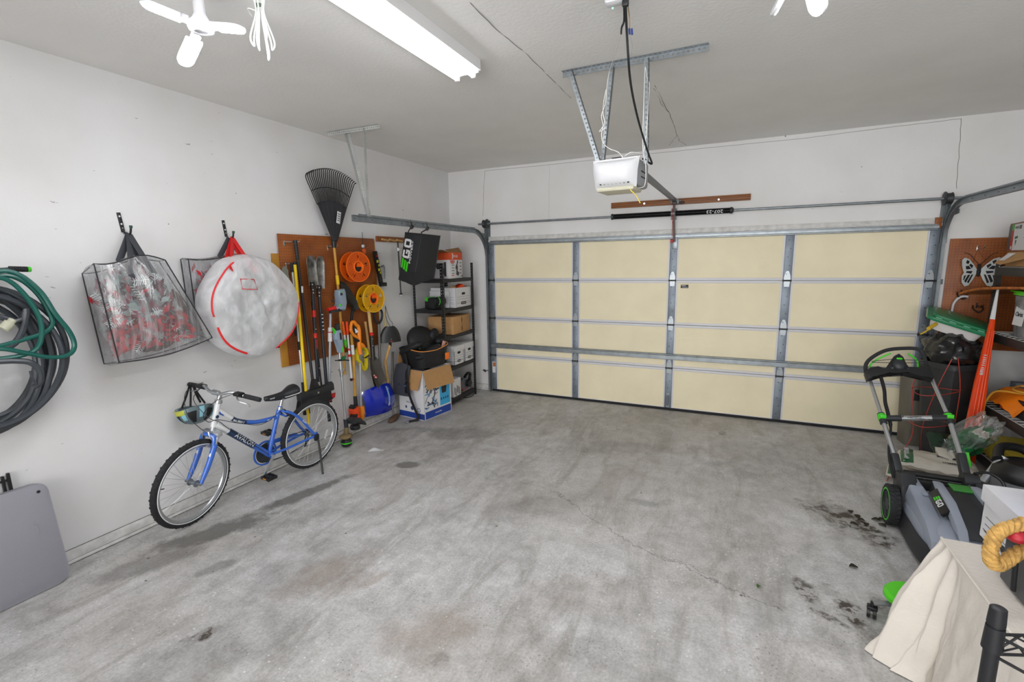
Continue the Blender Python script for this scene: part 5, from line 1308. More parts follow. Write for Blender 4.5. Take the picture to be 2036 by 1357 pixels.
b = MB(); q = c+V((.02, .0, -.14)); b.prism([(-.05, -.03), (.03, -.02), (.05, .02), (.01, .03), (-.045, .025)], .02, frame(q, (0, 1, .2), (0, 0, 1)), -.01, .004); b.build('red_hook', RED, t)
# string trimmer
t = thing('string_trimmer', 'grey battery string trimmer with green trigger standing by the bicycle rear wheel', 'string trimmer', Lw(684, 870, .2))
M = frame(Lw(670, 672, .17), (0, 1, .05), (0, -.05, 1))
b = MB(); b.prism([(-.035, .05), (-.01, .075), (.035, .075), (.05, .04), (.052, -.02), (.03, -.07), (.035, -.15), (.012, -.165), (-.008, -.15), (-.016, -.04), (-.04, -.01)], .05, M, -.02, .01); hd_ = b.build('motor_head', EG, t)
b = MB(); b.prism(rrect(.022, .075, .01, 4, .01, -.025), .004, M, .0285); b.build('grip_opening', BLK_M, hd_)
b = MB(); b.prism([(-.055, .105), (-.04, .11), (-.015, .07), (-.0, .075), (-.008, .045), (-.045, .05), (-.03, .07)], .02, M, -.005, .004); b.prism([(.02, -.1), (.038, -.1), (.038, -.15), (.02, -.15)], .012, M, .02, .002); b.build('trigger', GREEN, hd_)
b = MB(); b.prism([(-.01, .07), (.035, .07), (.04, .14), (.0, .14)], .03, M, -.015, .006); b.build('rear_grip', EGD, t)
a, c = Lw(675, 700, .165), Lw(687, 838, .2)
b = MB(); b.cyl(a, c, .0125, n=14); b.build('shaft', SILVER, t)
q = a.lerp(c, .12)
b = MB(); b.tube(spline([q+V((.01, -.075, .012)), q+V((.015, -.03, .006)), q+V((.015, .03, -.002)), q+V((.015, .1, -.02))], 4), [.009]*4+[.016]*5+[.012]*4, 10, flat=.6); b.build('front_handle', BLK, t)
b = MB(); b.prism([(-.02, 0), (.03, 0), (.045, .03), (.015, .03)], .03, frame(q+V((.015, .01, .005)), (0, 1, 0), (0, 0, 1)), -.012, .004); b.build('lock', mat('deep_green', '#1d6a34', .45), t)
b = MB(); q = a.lerp(c, .28); b.cyl(q+V((0, 0, .03)), q+V((0, 0, -.05)), .019, n=12); b.cyl(q+V((.0, -.03, .02)), q+V((.0, .03, .0)), .009, n=8); b.cyl(q+V((0, .02, -.03)), q+V((0, .04, .03)), .008, n=8); b.build('coupler', CHROME, t)
b = MB(); b.cyl(c+V((0, 0, .02)), c+V((.005, 0, -.08)), .022, n=12); b.build('gear_neck', EGD, t)
def gd(u, w):
    an = -1.1+2.2*u; r = .03+.19*w; q = c+V((.04, .06, -.0)); return c+V((.03+r*math.cos(an)*.55, .02+r*.9*math.cos(an*.35)*(.9)+.02, -.045-.05*w+.0*an)) + V((.06*math.sin(an)*w*2, -.0, -.01*abs(an)))
b = MB(); b.prism([(0, .02), (.05, .035), (.12, .02), (.19, -.05), (.2, -.08), (.185, -.08), (.1, -.015), (0, -.01)], .11, frame(c+V((-.03, .02, -.02)), (0, 1, 0), (0, 0, 1)), 0, .006); b.build('guard', EGD, t)
z0 = .012
b = MB(); hc_ = V((c.x+.02, c.y-.03, 0)); b.lathe([(0, z0), (.045, z0), (.056, z0+.02), (.056, z0+.05), (.04, z0+.07), (0, z0+.07)], tr(hc_.x, hc_.y, 0), 20); hd2 = b.build('trimmer_head', BLK, t)
b = MB(); b.lathe([(.0565, z0+.03), (.0575, z0+.036), (.0565, z0+.042)], tr(hc_.x, hc_.y, 0), 20); b.build('green_ring', GREEN, hd2)
b = MB(); b.tube([c+V((.005, 0, -.07)), V((hc_.x, hc_.y, z0+.06))], [.024, .034], 12); b.ell((hc_.x, hc_.y, z0+.1), (.065, .075, .028)); b.build('gearbox', mat('dusty_brown', '#7d6a4a', .8, var=.35), t)
# spade with dark blade up behind the tools
DS = mat('shovel_steel_dark', '#3a3a38', .45, .5, var=.3)
def shovel_blade(b, top, bot, w, curve, point, x):
    d = (bot-top); L_ = d.length; d = d.normalized(); s = V((1, 0, 0)).cross(d).normalized()
    def f(u, v):
        wv = w*(.55+.45*min(1, v*5)) if v < .2 else w*(1 if not point or v < .5 else math.sqrt(max(0.0, 1-((v-.5)/.5)**2)))
        q = (u-.5)*2
        return top+d*(L_*v)+s*(q*wv)+V((x+curve*q*q*(1-.3*v), 0, 0))
    b.sheet(f, 12, 12, .004)
t = thing('spade', 'dark rounded spade blade hung up beside the blue-grey tool head', 'spade', Lw(705, 700, .05))
b = MB(); shovel_blade(b, Lw(706, 618, .06), Lw(675, 560, .06), .058, .035, True, 0); b.build('blade', DS, t)
a, c = Lw(706, 615, .055), Lw(697, 640, .06)
b = MB(); b.tube(spline([Lw(704, 612, .075), Lw(699, 632, .06), Lw(700, 690, .05), Lw(704, 735, .05)], 4), .016, 10); b.build('handle', BLK_M, t)
# orange trimmer
t = thing('string_trimmer', 'orange corded string trimmer standing in front of the blue snow shovel', 'string trimmer', Lw(708, 842, .1))
M = frame(Lw(705, 672, .14), (0, 1, .0), (0, 0, 1))
OR2 = mat('trimmer_orange', '#f08a1c', .4)
b = MB()
prof = spline([(-.05, .08, 0), (-.03, .16, 0), (.0, .17, 0), (.04, .13, 0), (.068, .1, 0), (.066, -.02, 0), (.06, -.1, 0), (.068, -.19, 0)], 4)
b.tube([M @ V((p.x, p.y, .0)) for p in prof], [.016]*8+[.02]*9+[.024]*(len(prof)-17), 10)
b.tube([M @ V((-.05, .08, 0)), M @ V((-.01, .03, 0)), M @ V((.06, -.02, 0))], .016, 10)
b.tube([M @ V((-.05, .14, 0)), M @ V((-.03, .05, 0))], .014, 8)
b.prism([(.06, -.05), (.1, -.075), (.14, -.11), (.13, -.13), (.08, -.12), (.06, -.1)], .04, M, -.02, .008); b.build('handle_body', OR2, t)
b = MB(); b.prism([(.0, .1), (.045, .07), (.04, .055), (.01, .05)], .03, M, -.01, .003); b.build('trigger', PRINT_W, t)
b = MB(); b.prism([(-.02, .0), (.05, -.03), (.06, -.05), (.01, -.05)], .02, M, .0, .003); b.prism([(-.025, .11), (-.005, .13), (.025, .09), (.02, .06), (-.01, .05)], .022, M, -.011); b.build('inner_grip', BLK_M, t)
a, c = Lw(716, 722, .135), Lw(718, 808, .13)
b = MB(); b.cyl(a, c, .0115, n=12); b.build('shaft', SILVER, t)
b = MB(); b.prism([(.0, .07), (.055, .07), (.06, .0), (.05, -.06), (.0, -.125), (-.015, -.11), (.01, -.06)], .07, frame(Lw(713, 822, .12), (0, 1, 0), (0, 0, 1)), -.03, .01); b.build('motor_cover', OR2, t)
b = MB(); FM2 = frame(Lw(704, 822, .12), (0, 1, 0), (0, 0, 1)); b.prism([(-.045, .06), (.035, .07), (.045, .0), (.03, -.075), (-.02, -.08), (-.045, -.03)], .085, FM2, -.04, .014); b.ell((.01, -.04, .048), (.02, .02, .012), FM2); b.build('motor', mat('trimmer_red_orange', '#ec4a14', .4), t)
b = MB(); b.cyl(FM2 @ V((-.05, -.04, .0)), FM2 @ V((-.03, -.04, .06)), .045, n=14); b.prism([(-.045, .06), (.0, .065), (.0, .085), (-.015, .1), (-.045, .08)], .07, FM2, -.03, .006); b.build('vent_cap', BLK, t)
q = Lw(706, 848, .13); b = MB(); b.lathe([(0, 0), (.05, 0), (.055, .02), (.05, .045), (.03, .055), (0, .055)], tr(q.x, q.y, max(.002, q.z-.03)), 18); b.cyl((q.x, q.y, max(.03, q.z)), Lw(706, 835, .13), .02, n=10); b.build('spool', EGD, t)
b = MB(); b.tube(spline([Lw(719, 825, .15), Lw(727, 822, .17), Lw(724, 832, .18), Lw(714, 845, .18)], 4), .0016, 5); b.build('wire_guard', CHROME, t)
# orange and green hand tools
t = thing('reach_tool', 'orange-handled tool with green tip hanging left of the orange trimmer', 'hand tool', Lw(687, 690, .11))
a, c = Lw(681, 640, .1), Lw(688, 692, .11)
b = MB(); b.tube([a, a.lerp(c, .5)], [.013, .016], 10); b.build('handle', ORANGE, t)
b = MB(); b.tube([a.lerp(c, .5), a.lerp(c, .7)], .012, 10); b.build('band', PRINT_W, t)
b = MB(); b.tube([a.lerp(c, .68), a.lerp(c, .85), c], [.017, .016, .005], 10); b.build('tip', GREEN, t)
t = thing('edger', 'thin white-shafted tool with red grip between the trimmers', 'hand tool', Lw(698, 752, .1))
a, c = Lw(689, 640, .1), Lw(699, 755, .11)
b = MB(); b.tube([a, a.lerp(c, .22)], .0155, 10); b.build('grip', mat('red_orange', '#ea4412', .4), t)
b = MB(); b.tube([a.lerp(c, .2), c], .0105, 10); b.build('shaft', PRINT_W, t)
b = MB(); b.cyl(a.lerp(c, .46), a.lerp(c, .49), .0135, n=10); b.cyl(a.lerp(c, .56), a.lerp(c, .6), .0165, n=10); b.build('red_collar', RED, t)
b = MB(); b.ell(c, (.02, .02, .018)); b.mi = 1; b.ell(c+V((.012, .008, 0)), .012); b.build('tip', [BLK, RED], t)
# axe / mattock with wooden handle
t = thing('wooden_tool_handle', 'yellow wooden tool handle with white band and black socket at the bottom', 'tool handle', Lw(705, 800, .1))
P = [Lw(698, 664, .1), Lw(703, 720, .1), Lw(706, 788, .11)]
b = MB(); b.tube(spline(P, 5), .0165, 12); b.build('handle', YELW, t)
b = MB(); b.cyl(Lw(700, 686, .101), Lw(702, 705, .101), .0185, n=12); b.build('white_band', PRINT_W, t)
b = MB(); b.cyl(P[-1], Lw(708, 812, .115), .02, .024, n=12); b.build('socket', BLK_METAL, t)
# yellow bundle of cord behind
t = thing('cord_bundle', 'yellow coil of strapped extension cord behind the orange trimmer', 'extension cord', Lw(716, 740, .05))
q = Lw(719, 712, .07)
b = MB()
for k in range(7):
    r_ = random.Random(k); P = [q+V((.0+.012*(k % 3), (.075+.02*r_.random())*math.cos(a)*(1 if math.sin(a) > 0 else .6)-.02*math.sin(a), (.12+.02*r_.random())*math.sin(a))) for a in [2*PI*i/22 for i in range(22)]]
    b.tube(P, .013, 7, closed=True)
b.build('cord', mat('cord_yellow', '#e3cf1a', .5), t)
b = MB(); b.tube([q+V((.045, -.03, .02)), q+V((.05, .0, -.0)), q+V((.04, .07, .02))], .012, 6, flat=.3); b.build('strap', BLK, t)
# cord reels
def reel(name, label, px, py, R, col, core, cordc, x=.07):
    c = Lw(px, py, x+.12); y, z = c.y, c.z
    t = thing(name, label, 'cord reel', (x, y, z-R))
    M = LWF(y, z, x) @ rot('Y', -6)
    def ringdisc(r0, r1, z0, th, holes, nm, m, par):
        b = MB(); n = 60; nr = 6
        # disc with round holes cut out of it
        def infl(u, r): return False
        hr = .019; hm = (r0+r1)*.52
        t_ = bmesh.new()
        step = 14
        vs = {}; 
        def vert(i, j):
            if (i % n, j) not in vs:
                a = 2*PI*(i % n)/n; r = r0+(r1-r0)*j/nr; vs[(i % n, j)] = t_.verts.new((r*math.cos(a), r*math.sin(a), 0))
            return vs[(i % n, j)]
        for i in range(n):
            for j in range(nr):
                k = i % 12
                if holes and k in (1, 2, 3) and j in (2, 3): continue
                t_.faces.new([vert(i, j), vert(i+1, j), vert(i+1, j+1), vert(i, j+1)])
        # round the openings
        bmesh.ops.solidify(t_, geom=t_.faces[:], thickness=th)
        b._merge(t_, M @ tr(0, 0, z0+th/2)); 
        b.M = M; b.lathe([(r1-.004, z0-.004), (r1+.003, z0-.004), (r1+.003, z0+th+.003), (r1-.004, z0+th+.003)], None, 48, closed=True)
        for k in range(5):
            a = 2*PI*(k/5)+.2; b.box((0, 0, 0), ((r1-r0)*.8, .004, .004), 0, rot('Z', math.degrees(a)) @ tr((r0+r1)/2, 0, z0+th))
        return b.build(nm, m, par)
    ringdisc(.055, R, .0, .006, True, 'rear_flange', col, t)
    fl = ringdisc(.055, R, .1, .006, True, 'front_flange', col, t)
    b = MB(M); b.lathe([(.052, 0), (.052, .108), (.062, .112), (.066, .106), (.066, 0)], None, 36, closed=True); b.build('core', core, t)
    b = MB(M)
    for k in range(5): b.ring(.02+.016*k, R*.5+.005*(k % 2), .0085, n=44, k=6)
    for k in range(5): b.ring(.022+.015*k, R*.575+.004*(k % 2), .0085, n=44, k=6)
    b.build('cord', cordc, t)
    b = MB(M); b.lathe([(0, .02), (.052, .02), (.052, .026), (0, .026)], None, 30); b.prism([(.051*math.cos(a), .051*math.sin(a)) for a in [PI+PI*i/12 for i in range(13)]], .02, None, .07, .002); b.build('hub_plate', BLK, t)
    b = MB(M); b.prism([(0, 0)]+[(.051*math.cos(a), .051*math.sin(a)) for a in [PI/2*i/8 for i in range(9)]], .03, None, .05, .002); b.build('hub_fin', core, t)
    return t
OR3 = mat('reel_orange', '#f4701a', .35)
reel('cord_reel', 'orange cord reel hanging at the top right of the pegboard', 717, 531, .155, OR3, OR3, mat('cord_orange', '#d8561a', .5))
reel('cord_reel', 'yellow cord reel with orange hub hanging below the orange reel', 747, 594, .15, mat('reel_yellow', '#f2bd16', .35), OR3, mat('cord_dusty', '#9c8f5a', .6), x=.08)
# hook the orange reel hangs from
t = thing('reel_hook', 'steel hook with clear knob above the orange cord reel', 'hook', Lw(721, 500, .05))
b = MB(); b.tube(spline([Lw(720, 462, .03), Lw(721, 480, .04), Lw(722, 490, .06), Lw(722, 502, .1)], 4), .003, 6); b.build('rod', DARKST, t)
b = MB(); b.ell(Lw(722, 490, .07), (.016, .022, .02)); b.build('knob', mat('clear_knob', '#dfe2e4', .15, .3), t)
b = MB(); b.bar(Lw(718, 497, .08), Lw(738, 490, .03), .006, .004); b.box(Lw(724, 500, .1), (.03, .03, .05), .004); b.build('bracket', mat('hook_orange', '#e0601e', .4), t)
# spirit level / utility bar
t = thing('spirit_level', 'black spirit level with yellow vials right of the orange reel', 'level', Lw(760, 566, .06))
a, c = Lw(745, 500, .05), Lw(758, 566, .06); d = (c-a).normalized()
b = MB(); b.bar(a, c, .055, .025, (1, 0, 0), .004); b.build('body', BLK, t)
b = MB()
for f in (.3, .55): q = a.lerp(c, f)+V((.013, 0, 0)); b.box(q, (.004, .03, .03), .002)
for f in (.42, .64): q = a.lerp(c, f)+V((.013, .01, 0)); b.box(q, (.004, .014, .025), .001)
b.build('vial', mat('vial_yellow', '#d9d32a', .3), t)
b = MB(); q = a.lerp(c, .14)+V((.014, .01, 0)); b.box(q, (.004, .022, .02)); b.build('sticker', RED, t)
b = MB(); q = a.lerp(c, .62)+V((.02, .04, 0)); b.tube(spline([q+V((0, -.01, .06)), q+V((0, .02, .07)), q+V((0, .03, .02)), q+V((0, .02, -.08))], 4), .012, 8); b.build('clip', GALV, t)
b = MB(); b.box(c+V((.01, .02, -.0)), (.04, .1, .045), .008); b.build('foot', BLK, t)
# cable from the yellow reel
t = thing('black_cable', 'thin black cable hanging in zigzags from the yellow reel', 'cable', Lw(775, 660, .05))
b = MB(); b.tube(spline([Lw(766, 608, .1), Lw(773, 632, .08), Lw(781, 645, .05), Lw(777, 655, .05), Lw(783, 662, .05), Lw(792, 672, .04)], 4)+spline([Lw(792, 672, .04), Lw(770, 640, .06), Lw(766, 610, .09)], 3), .003, 5); b.build('cable', BLK, t)
t = thing('yellow_plug', 'yellow plug end hanging below the yellow reel', 'plug', Lw(767, 648, .1))
b = MB(); b.tube([Lw(764, 618, .12), Lw(766, 640, .1)], .004, 6); b.build('cord', mat('plug_yellow', '#caa62a', .5), t)
b = MB(); b.cyl(Lw(766, 638, .1), Lw(767, 652, .1), .008, .012, n=10); b.build('plug_body', mat('plug_yellow', '#caa62a', .5), t)
# transfer shovel
t = thing('transfer_shovel', 'square grey shovel with wood and black handle hung blade down', 'shovel', Lw(750, 768, .12))
b = MB(); shovel_blade(b, Lw(736, 712, .13), Lw(757, 765, .15), .085, .03, False, 0); bl_ = b.build('blade', mat('worn_shovel_grey', '#5f5c58', .45, .5, var=.25), t)
q = Lw(750, 750, .19); b = MB(); b.ell((0, 0, 0), (.004, .038, .02), tr(q.x-.03, q.y, q.z) @ rot('X', -25)); b.build('emblem', mat('emblem_red', '#b5281f', .5), bl_)
b = MB(); b.ell((0, .01, -.004), (.005, .022, .009), tr(q.x-.029, q.y, q.z) @ rot('X', -25)); b.ell((0, -.02, .012), (.005, .012, .006), tr(q.x-.029, q.y, q.z) @ rot('X', -25)); b.build('emblem_white', PRINT_W, bl_)
a, m0, m1, c = Lw(733, 618, .1), Lw(738, 661, .11), Lw(739, 668, .11), Lw(742, 716, .14)
b = MB(); b.tube([a, m0], .0185, 12); b.build('wood_handle', mat('pale_handle', '#d3b072', .5), t)
b = MB(); b.cyl(m0, m1, .0215, n=12); b.build('red_ferrule', RED, t)
b = MB(); b.tube([m1, c], [.024, .026], 12); b.mi = 1
for f in (.12, .4): q = m1.lerp(c, f)+V((.02, -.012, 0)); b.ell(q, .006)
b.build('socket', [BLK, CHROME], t)
# round shovel behind it
t = thing('round_shovel', 'rounded brown shovel tip showing below the square grey shovel', 'shovel', Lw(752, 784, .09))
b = MB(); shovel_blade(b, Lw(738, 722, .07), Lw(753, 784, .09), .06, .02, True, 0); b.build('blade', mat('rusty_blade', '#5d5040', .6, .3, var=.3), t)
b = MB(); b.tube([Lw(726, 640, .06), Lw(738, 725, .075)], .015, 10); b.build('handle', WOODL, t)
# snow shovel
t = thing('snow_shovel', 'glossy blue snow shovel standing by the carton', 'snow shovel', Lw(752, 824, .1))
C4 = [Lw(721, 780, .10), Lw(781, 762, .10), Lw(783, 815, .10), Lw(727, 831, .10)]
for v in C4: v.x = .1
def sn(u, w):
    p = C4[0].lerp(C4[1], u).lerp(C4[3].lerp(C4[2], u), w); q = 2*u-1
    p.x = .075+.05*(1-q*q)+.05*math.sin(w*PI)+.006*math.cos(q*PI*3)*(1-w)
    p.z += (.03*(1-q*q)*(1-w)-.02*(abs(q)**6)*(1-w)); p.z = max(p.z, .03)
    return p
b = MB(); b.sheet(sn, 30, 18, .004); bl_ = b.build('blade', mat('snow_shovel_blue', '#0d29b4', .22, coat=.5), t)
b = MB(); b.sheet(lambda u, w: sn(.66+.055*u, .08+.55*w)+V((.006, 0, 0)), 2, 8, .001); b.build('sticker', mat('pale_blue_sticker', '#8fb8e0', .5), bl_)
b = MB(); b.sheet(lambda u, w: sn(.66+.055*u, .63+.12*w)+V((.0062, 0, 0)), 2, 3, .001); b.build('sticker_end', PRINT_W, bl_)
a, c = Lw(753, 645, .08), Lw(757, 766, .12)
b = MB(); b.tube([a, c], .0165, 12); b.build('shaft', mat('grey_shaft', '#6f6d68', .45, .3), t)
b = MB(); b.tube(spline([a, a+V((.0, -.06, .06)), a+V((0, -.055, .15)), a+V((0, .055, .155)), a+V((0, .06, .06)), a], 5), .013, 8); b.build('d_grip', EGD, t)
# round black-bladed tool with wooden handle, and rusty foot
t = thing('garden_shovel', 'shovel leaning blade up with a black domed blade and wooden handle', 'shovel', Lw(780, 800, .05))
M = tr(*Lw(774, 668, .13)) @ rot('Z', -35)
b = MB(M); b.sheet(lambda u, w: V((.03+.055*math.cos(PI*(u-.5)*.9)*(1-.3*w), .125*math.sin(PI*(u-.5)*.98)*math.sqrt(max(0.02, 1-(w*.92)**2)), -.07+.19*w)), 18, 12, .006); b.mi = 1; b.ell((.085, .0, -.03), .006); b.mi = 2; b.ell((.085, .0, -.055), (.006, .014, .006)); b.build('blade', [BLK, CHROME, RED], t)
b = MB(); b.cyl(M @ V((.03, 0, -.04)), M @ V((.01, 0, -.12)), .018, n=10); b.build('socket', BLK, t)
b = MB(); b.tube([M @ V((.015, 0, -.1)), Lw(766, 720, .08), Lw(777, 800, .05)], .017, 10); b.build('handle', WOODL, t)
t = thing('rusty_hoe', 'rusty brown tool head on the floor beside the carton', 'hoe', (Lw(781, 826, .16).x, Lw(781, 826, .16).y, 0))
q = Lw(783, 828, .17); q.z = .04
b = MB(); b.ell((0, 0, 0), (.04, .1, .035), tr(*q) @ rot('X', 12)); b.prism([(-.1, -.02), (.0, -.03), (.1, .0), (.09, .03), (-.02, .02)], .04, tr(*q) @ rot('Z', 90) @ rot('X', 90), -.02, .006); b.build('head', mat('rust', '#4d3a2a', .8, var=.5, bump=.4), t)
b = MB(); b.tube([q+V((-.02, .02, .02)), Lw(780, 806, .1), Lw(781, 700, .03)], .013, 8); b.build('shaft', mat('grey_shaft', '#6f6d68', .45, .3), t)
# wooden rack strip with dowel and black rod
t = thing('tool_rack', 'stained wooden strip with pale dowels on the wall right of the pegboard', 'tool rack', Lw(772, 482, 0))
a, c = Lw(748, 475, .01), Lw(803, 476, .01)
b = MB(); b.box((.01, (a.y+c.y)/2, a.z), (.02, c.y-a.y, .062), .002); b.build('strip', WOOD, t)
for k in range(3):
    y0 = a.y+.07+k*.13; b = MB(); b.tube([V((.035, y0, a.z-.004)), V((.032, y0+.12, a.z-.016))], .0125, 8); b.build('dowel', WOODL, t)
t = thing('support_rod', 'black rod with silver collar hanging below the wooden strip', 'rod', Lw(797, 585, .07))
a, c = Lw(791, 482, .06), Lw(797, 583, .08)
b = MB(); b.cyl(a, c, .0085, n=10); b.build('tube', BLK, t)
b = MB(); b.cyl(a.lerp(c, .11), a.lerp(c, .17), .014, n=10); b.box(a.lerp(c, .14)+V((.01, .02, 0)), (.01, .03, .015)); b.build('collar', CHROME, t)
b = MB(); b.cyl(c, c+V((0, 0, -.02)), .016, .02, n=12); b.mi = 1; b.cyl(c+V((0, 0, -.02)), c+V((0, 0, -.035)), .02, .024, n=12); b.build('foot', [BLK, mat('clear_rubber', '#c9c8c2', .3)], t)
# ================================================================== corner: grass bag, steel shelf, carton with car seat
# grass bag hung from the left track
t = thing('grass_bag', 'black fabric grass catcher bag hanging from the left door track', 'grass bag', (.45, -1.4, 1.6))
FAB = mat('black_fabric', '#26282b', .85, bump=.2, bscale=300)
y0 = -1.555
A0, A1 = V((.605, y0, 2.18)), Lw(823, 568, .52)
L0, L1 = Bw(806, 463, y0), Bw(793, 556, y0+.03)
LM = Bw(800, 476, y0)
Rt, Rb = Lw(875, 470, .615), Lw(863, 553, .57)
Mid = Lw(826, 541, .585)
S0 = V((L0.x+.01, Rt.y, L0.z-.02)); S1 = V((L1.x+.06, Rb.y, Rb.z+.02))
def quad(b, P, n=10, th=.006, bul=.0, nrm=None):
    nrm = nrm or (P[1]-P[0]).cross(P[3]-P[0]).normalized()
    b.sheet(lambda u, w: P[0].lerp(P[1], u).lerp(P[3].lerp(P[2], u), w)+nrm*(bul*(1-(2*u-1)**2)*(1-(2*w-1)**2)+.004*noise.noise(V((u*5, w*5, P[0].z)))), n, n, th)
b = MB(); quad(b, [L0, A0, Mid, L1], 12, .005, .02, V((0, -1, 0))); fp = b.build('front_panel', FAB, t)
b = MB(); quad(b, [L1, Mid, A1, L1.lerp(A1, .5)+V((0, 0, -.0))], 8, .005, .0); quad(b, [L1, A1, Rb, S1], 8, .005, .0, V((0, 0, -1))); b.build('base_panel', FAB, t)
b = MB(); quad(b, [A0, Rt, Rb, Mid], 12, .005, .02, V((1, 0, 0))); b.build('side_panel', FAB, t)
b = MB(); quad(b, [Mid, Rb, A1, A1], 6, .005, .0, V((1, 0, 0))); b.build('lower_side_panel', FAB, t)
b = MB(); quad(b, [S0, L0, L1, S1], 8, .005, .01, V((-1, 0, 0))); b.build('side_panel', FAB, t)
b = MB(); quad(b, [Rt, S0, S1, Rb], 8, .005, .01, V((0, 1, 0))); b.build('back_panel', FAB, t)
b = MB(); b.tube([L0, A0, Rt, S0], .007, 8, closed=True)
b.tube([A0, Mid, A1], .005, 6); b.tube([L0, L1], .005, 6); b.tube([Rt, Rb], .005, 6); b.build('wire_rim', BLK_METAL, t)
for px in (812, 843):
    q = Lw(px, 455, .60); r_ = L0.lerp(A0, .2) if px == 812 else A0
    b = MB(); b.tube(spline([V((.63, q.y, 2.31)), V((.645, q.y, 2.27)), V((.63, q.y, 2.235)), V((r_.x, r_.y, r_.z+.02)), r_], 4), .007, 6); b.cyl(V((.64, q.y, 2.235)), V((.62, q.y+.05, 2.25)), .018, n=10); b.build('hook', BLK, t)
xax = (A0-L0).normalized(); xax = (A0.lerp(Mid, .5)-L0.lerp(L1, .5)).normalized()
# logo runs up the front panel
pan = lambda u, w: L0.lerp(A0, u).lerp(L1.lerp(Mid, u), w)
up_ = (pan(.4, .1)-pan(.4, .9)).normalized(); rt_ = (pan(.8, .5)-pan(.1, .5)); nz = rt_.cross(up_).normalized()
if nz.y > 0: nz = -nz
lc = pan(.4, .5)+nz*.031; M = frame(lc, up_, nz.cross(up_))
g, w = MB(), MB(); logo_ego(g, w, M @ tr(.005, 0, 0), .125, .004); g.build('logo_green', GREEN, fp); w.build('logo_white', PRINT_W, fp)
b = MB(); b.text('POWER+', M @ tr(.04, -.085, .003), .045, .003, sx=1.4); b.build('lettering', PRINT_W, fp)

# black boltless steel shelf in the corner
def slotted_post(b, x, y, z0, z1, sx, sy, w=.035):
    for k, Mx in enumerate((frame((x+sx*w/2, y, z0), (0, 0, 1), (1, 0, 0)), frame((x, y+sy*w/2, z0), (0, 0, 1), (0, 1, 0)))):
        b.strip(Mx, z1-z0, w, .0254*1.5, .011, .002)
t = thing('steel_shelf', 'black boltless steel shelf unit in the corner left of the garage door', 'shelf unit', (.27, -.63, 0))
SX0, SX1, SY0, SY1 = .05, .5, -1.02, -.255
for x, sx in ((SX0, 1), (SX1, -1)):
    for y, sy in ((SY0, 1), (SY1, -1)):
        b = MB(); slotted_post(b, x, y, 0.0, 1.86, sx, sy); b.cyl((x+sx*.01, y+sy*.01, 0), (x+sx*.01, y+sy*.01, .02), .016, n=8); b.build('post', BLK_METAL, t)
LEVEL = [.085, .515, .935, 1.275, 1.66]
for z in LEVEL:
    b = MB()
    for y in (SY0+.006, SY1-.006): b.box(((SX0+SX1)/2, y, z-.022), (SX1-SX0, .012, .044), .003)
    for x in (SX0+.006, SX1-.006): b.box((x, (SY0+SY1)/2, z-.022), (.012, SY1-SY0, .044), .003)
    b.build('beam', BLK_METAL, t)
    b = MB(); b.box(((SX0+SX1)/2, (SY0+SY1)/2, z-.006), (SX1-SX0-.01, SY1-SY0-.01, .008), .002); b.build('shelf_board', mat('dark_shelf_board', '#39393b', .7), t)

def bankers_box(name, label, c, size, rz=0, lid=True, group=None, open_top=False, faces=('x+', 'y-'), word=None):
    """white storage carton with hand hole, ruled lines and lozenge logo. size = x, y, z"""
    M = tr(*c) @ rot('Z', rz); sx, sy, sz = size
    t = thing(name, label, 'box', c, group, M=M)
    th = .005
    b = MB(M); b.box((0, 0, th/2), (sx, sy, th))
    for s in (-1, 1): b.box((s*(sx/2-th/2), 0, sz/2), (th, sy, sz)); b.box((0, s*(sy/2-th/2), sz/2), (sx, th, sz))
    body = b.build('carton', CARD_W, t)
    if lid:
        b = MB(M); b.box((0, 0, sz+.003), (sx+.016, sy+.016, .006), .002)
        for s in (-1, 1): b.box((s*(sx/2+.006), 0, sz-.03), (.005, sy+.016, .07)); b.box((0, s*(sy/2+.006), sz-.03), (sx+.016, .005, .07))
        b.build('lid', CARD_W, t)
    for f in faces:
        W = sy if f[0] == 'x' else sx
        if f == 'x+': F = Matrix(((0, 0, 1, sx/2), (1, 0, 0, 0), (0, 1, 0, 0), (0, 0, 0, 1)))
        elif f == 'x-': F = Matrix(((0, 0, -1, -sx/2), (-1, 0, 0, 0), (0, 1, 0, 0), (0, 0, 0, 1)))
        elif f == 'y-': F = Matrix(((1, 0, 0, 0), (0, 0, -1, -sy/2), (0, 1, 0, 0), (0, 0, 0, 1)))
        else: F = Matrix(((-1, 0, 0, 0), (0, 0, 1, sy/2), (0, 1, 0, 0), (0, 0, 0, 1)))
        F = M @ F
        b = MB(); hz = sz*.76 if lid else sz*.8
        b.prism(rrect(min(.09, W*.3), .03, .014, 4, -min(.09, W*.3)/2, hz-.045), .002, F); b.build('hand_hole', BLK_M, body)
        b = MB()
        for k in range(3): b.box((0, hz-.07-.033*k, .001), (W*.86, .002, .001), 0, F)
        b.box((0, sz*.2, .001), (W*.9, .0025, .001), 0, F)
        b.prism(rrect(W*.34, .034, .016, 4, -W*.17, sz*.2-.017), .0018, F)
        b.mi = 1; b.text('BANKERS BOX', F @ tr(0, sz*.2, .0022), .016, .0006, sx=min(1, W*2.4)); b.mi = 0
        if word: b.text(word, F @ tr(0, hz-.085, .0015), .04, .0006)
        b.build('printing', [PRINT, PRINT_W], body)
    return t
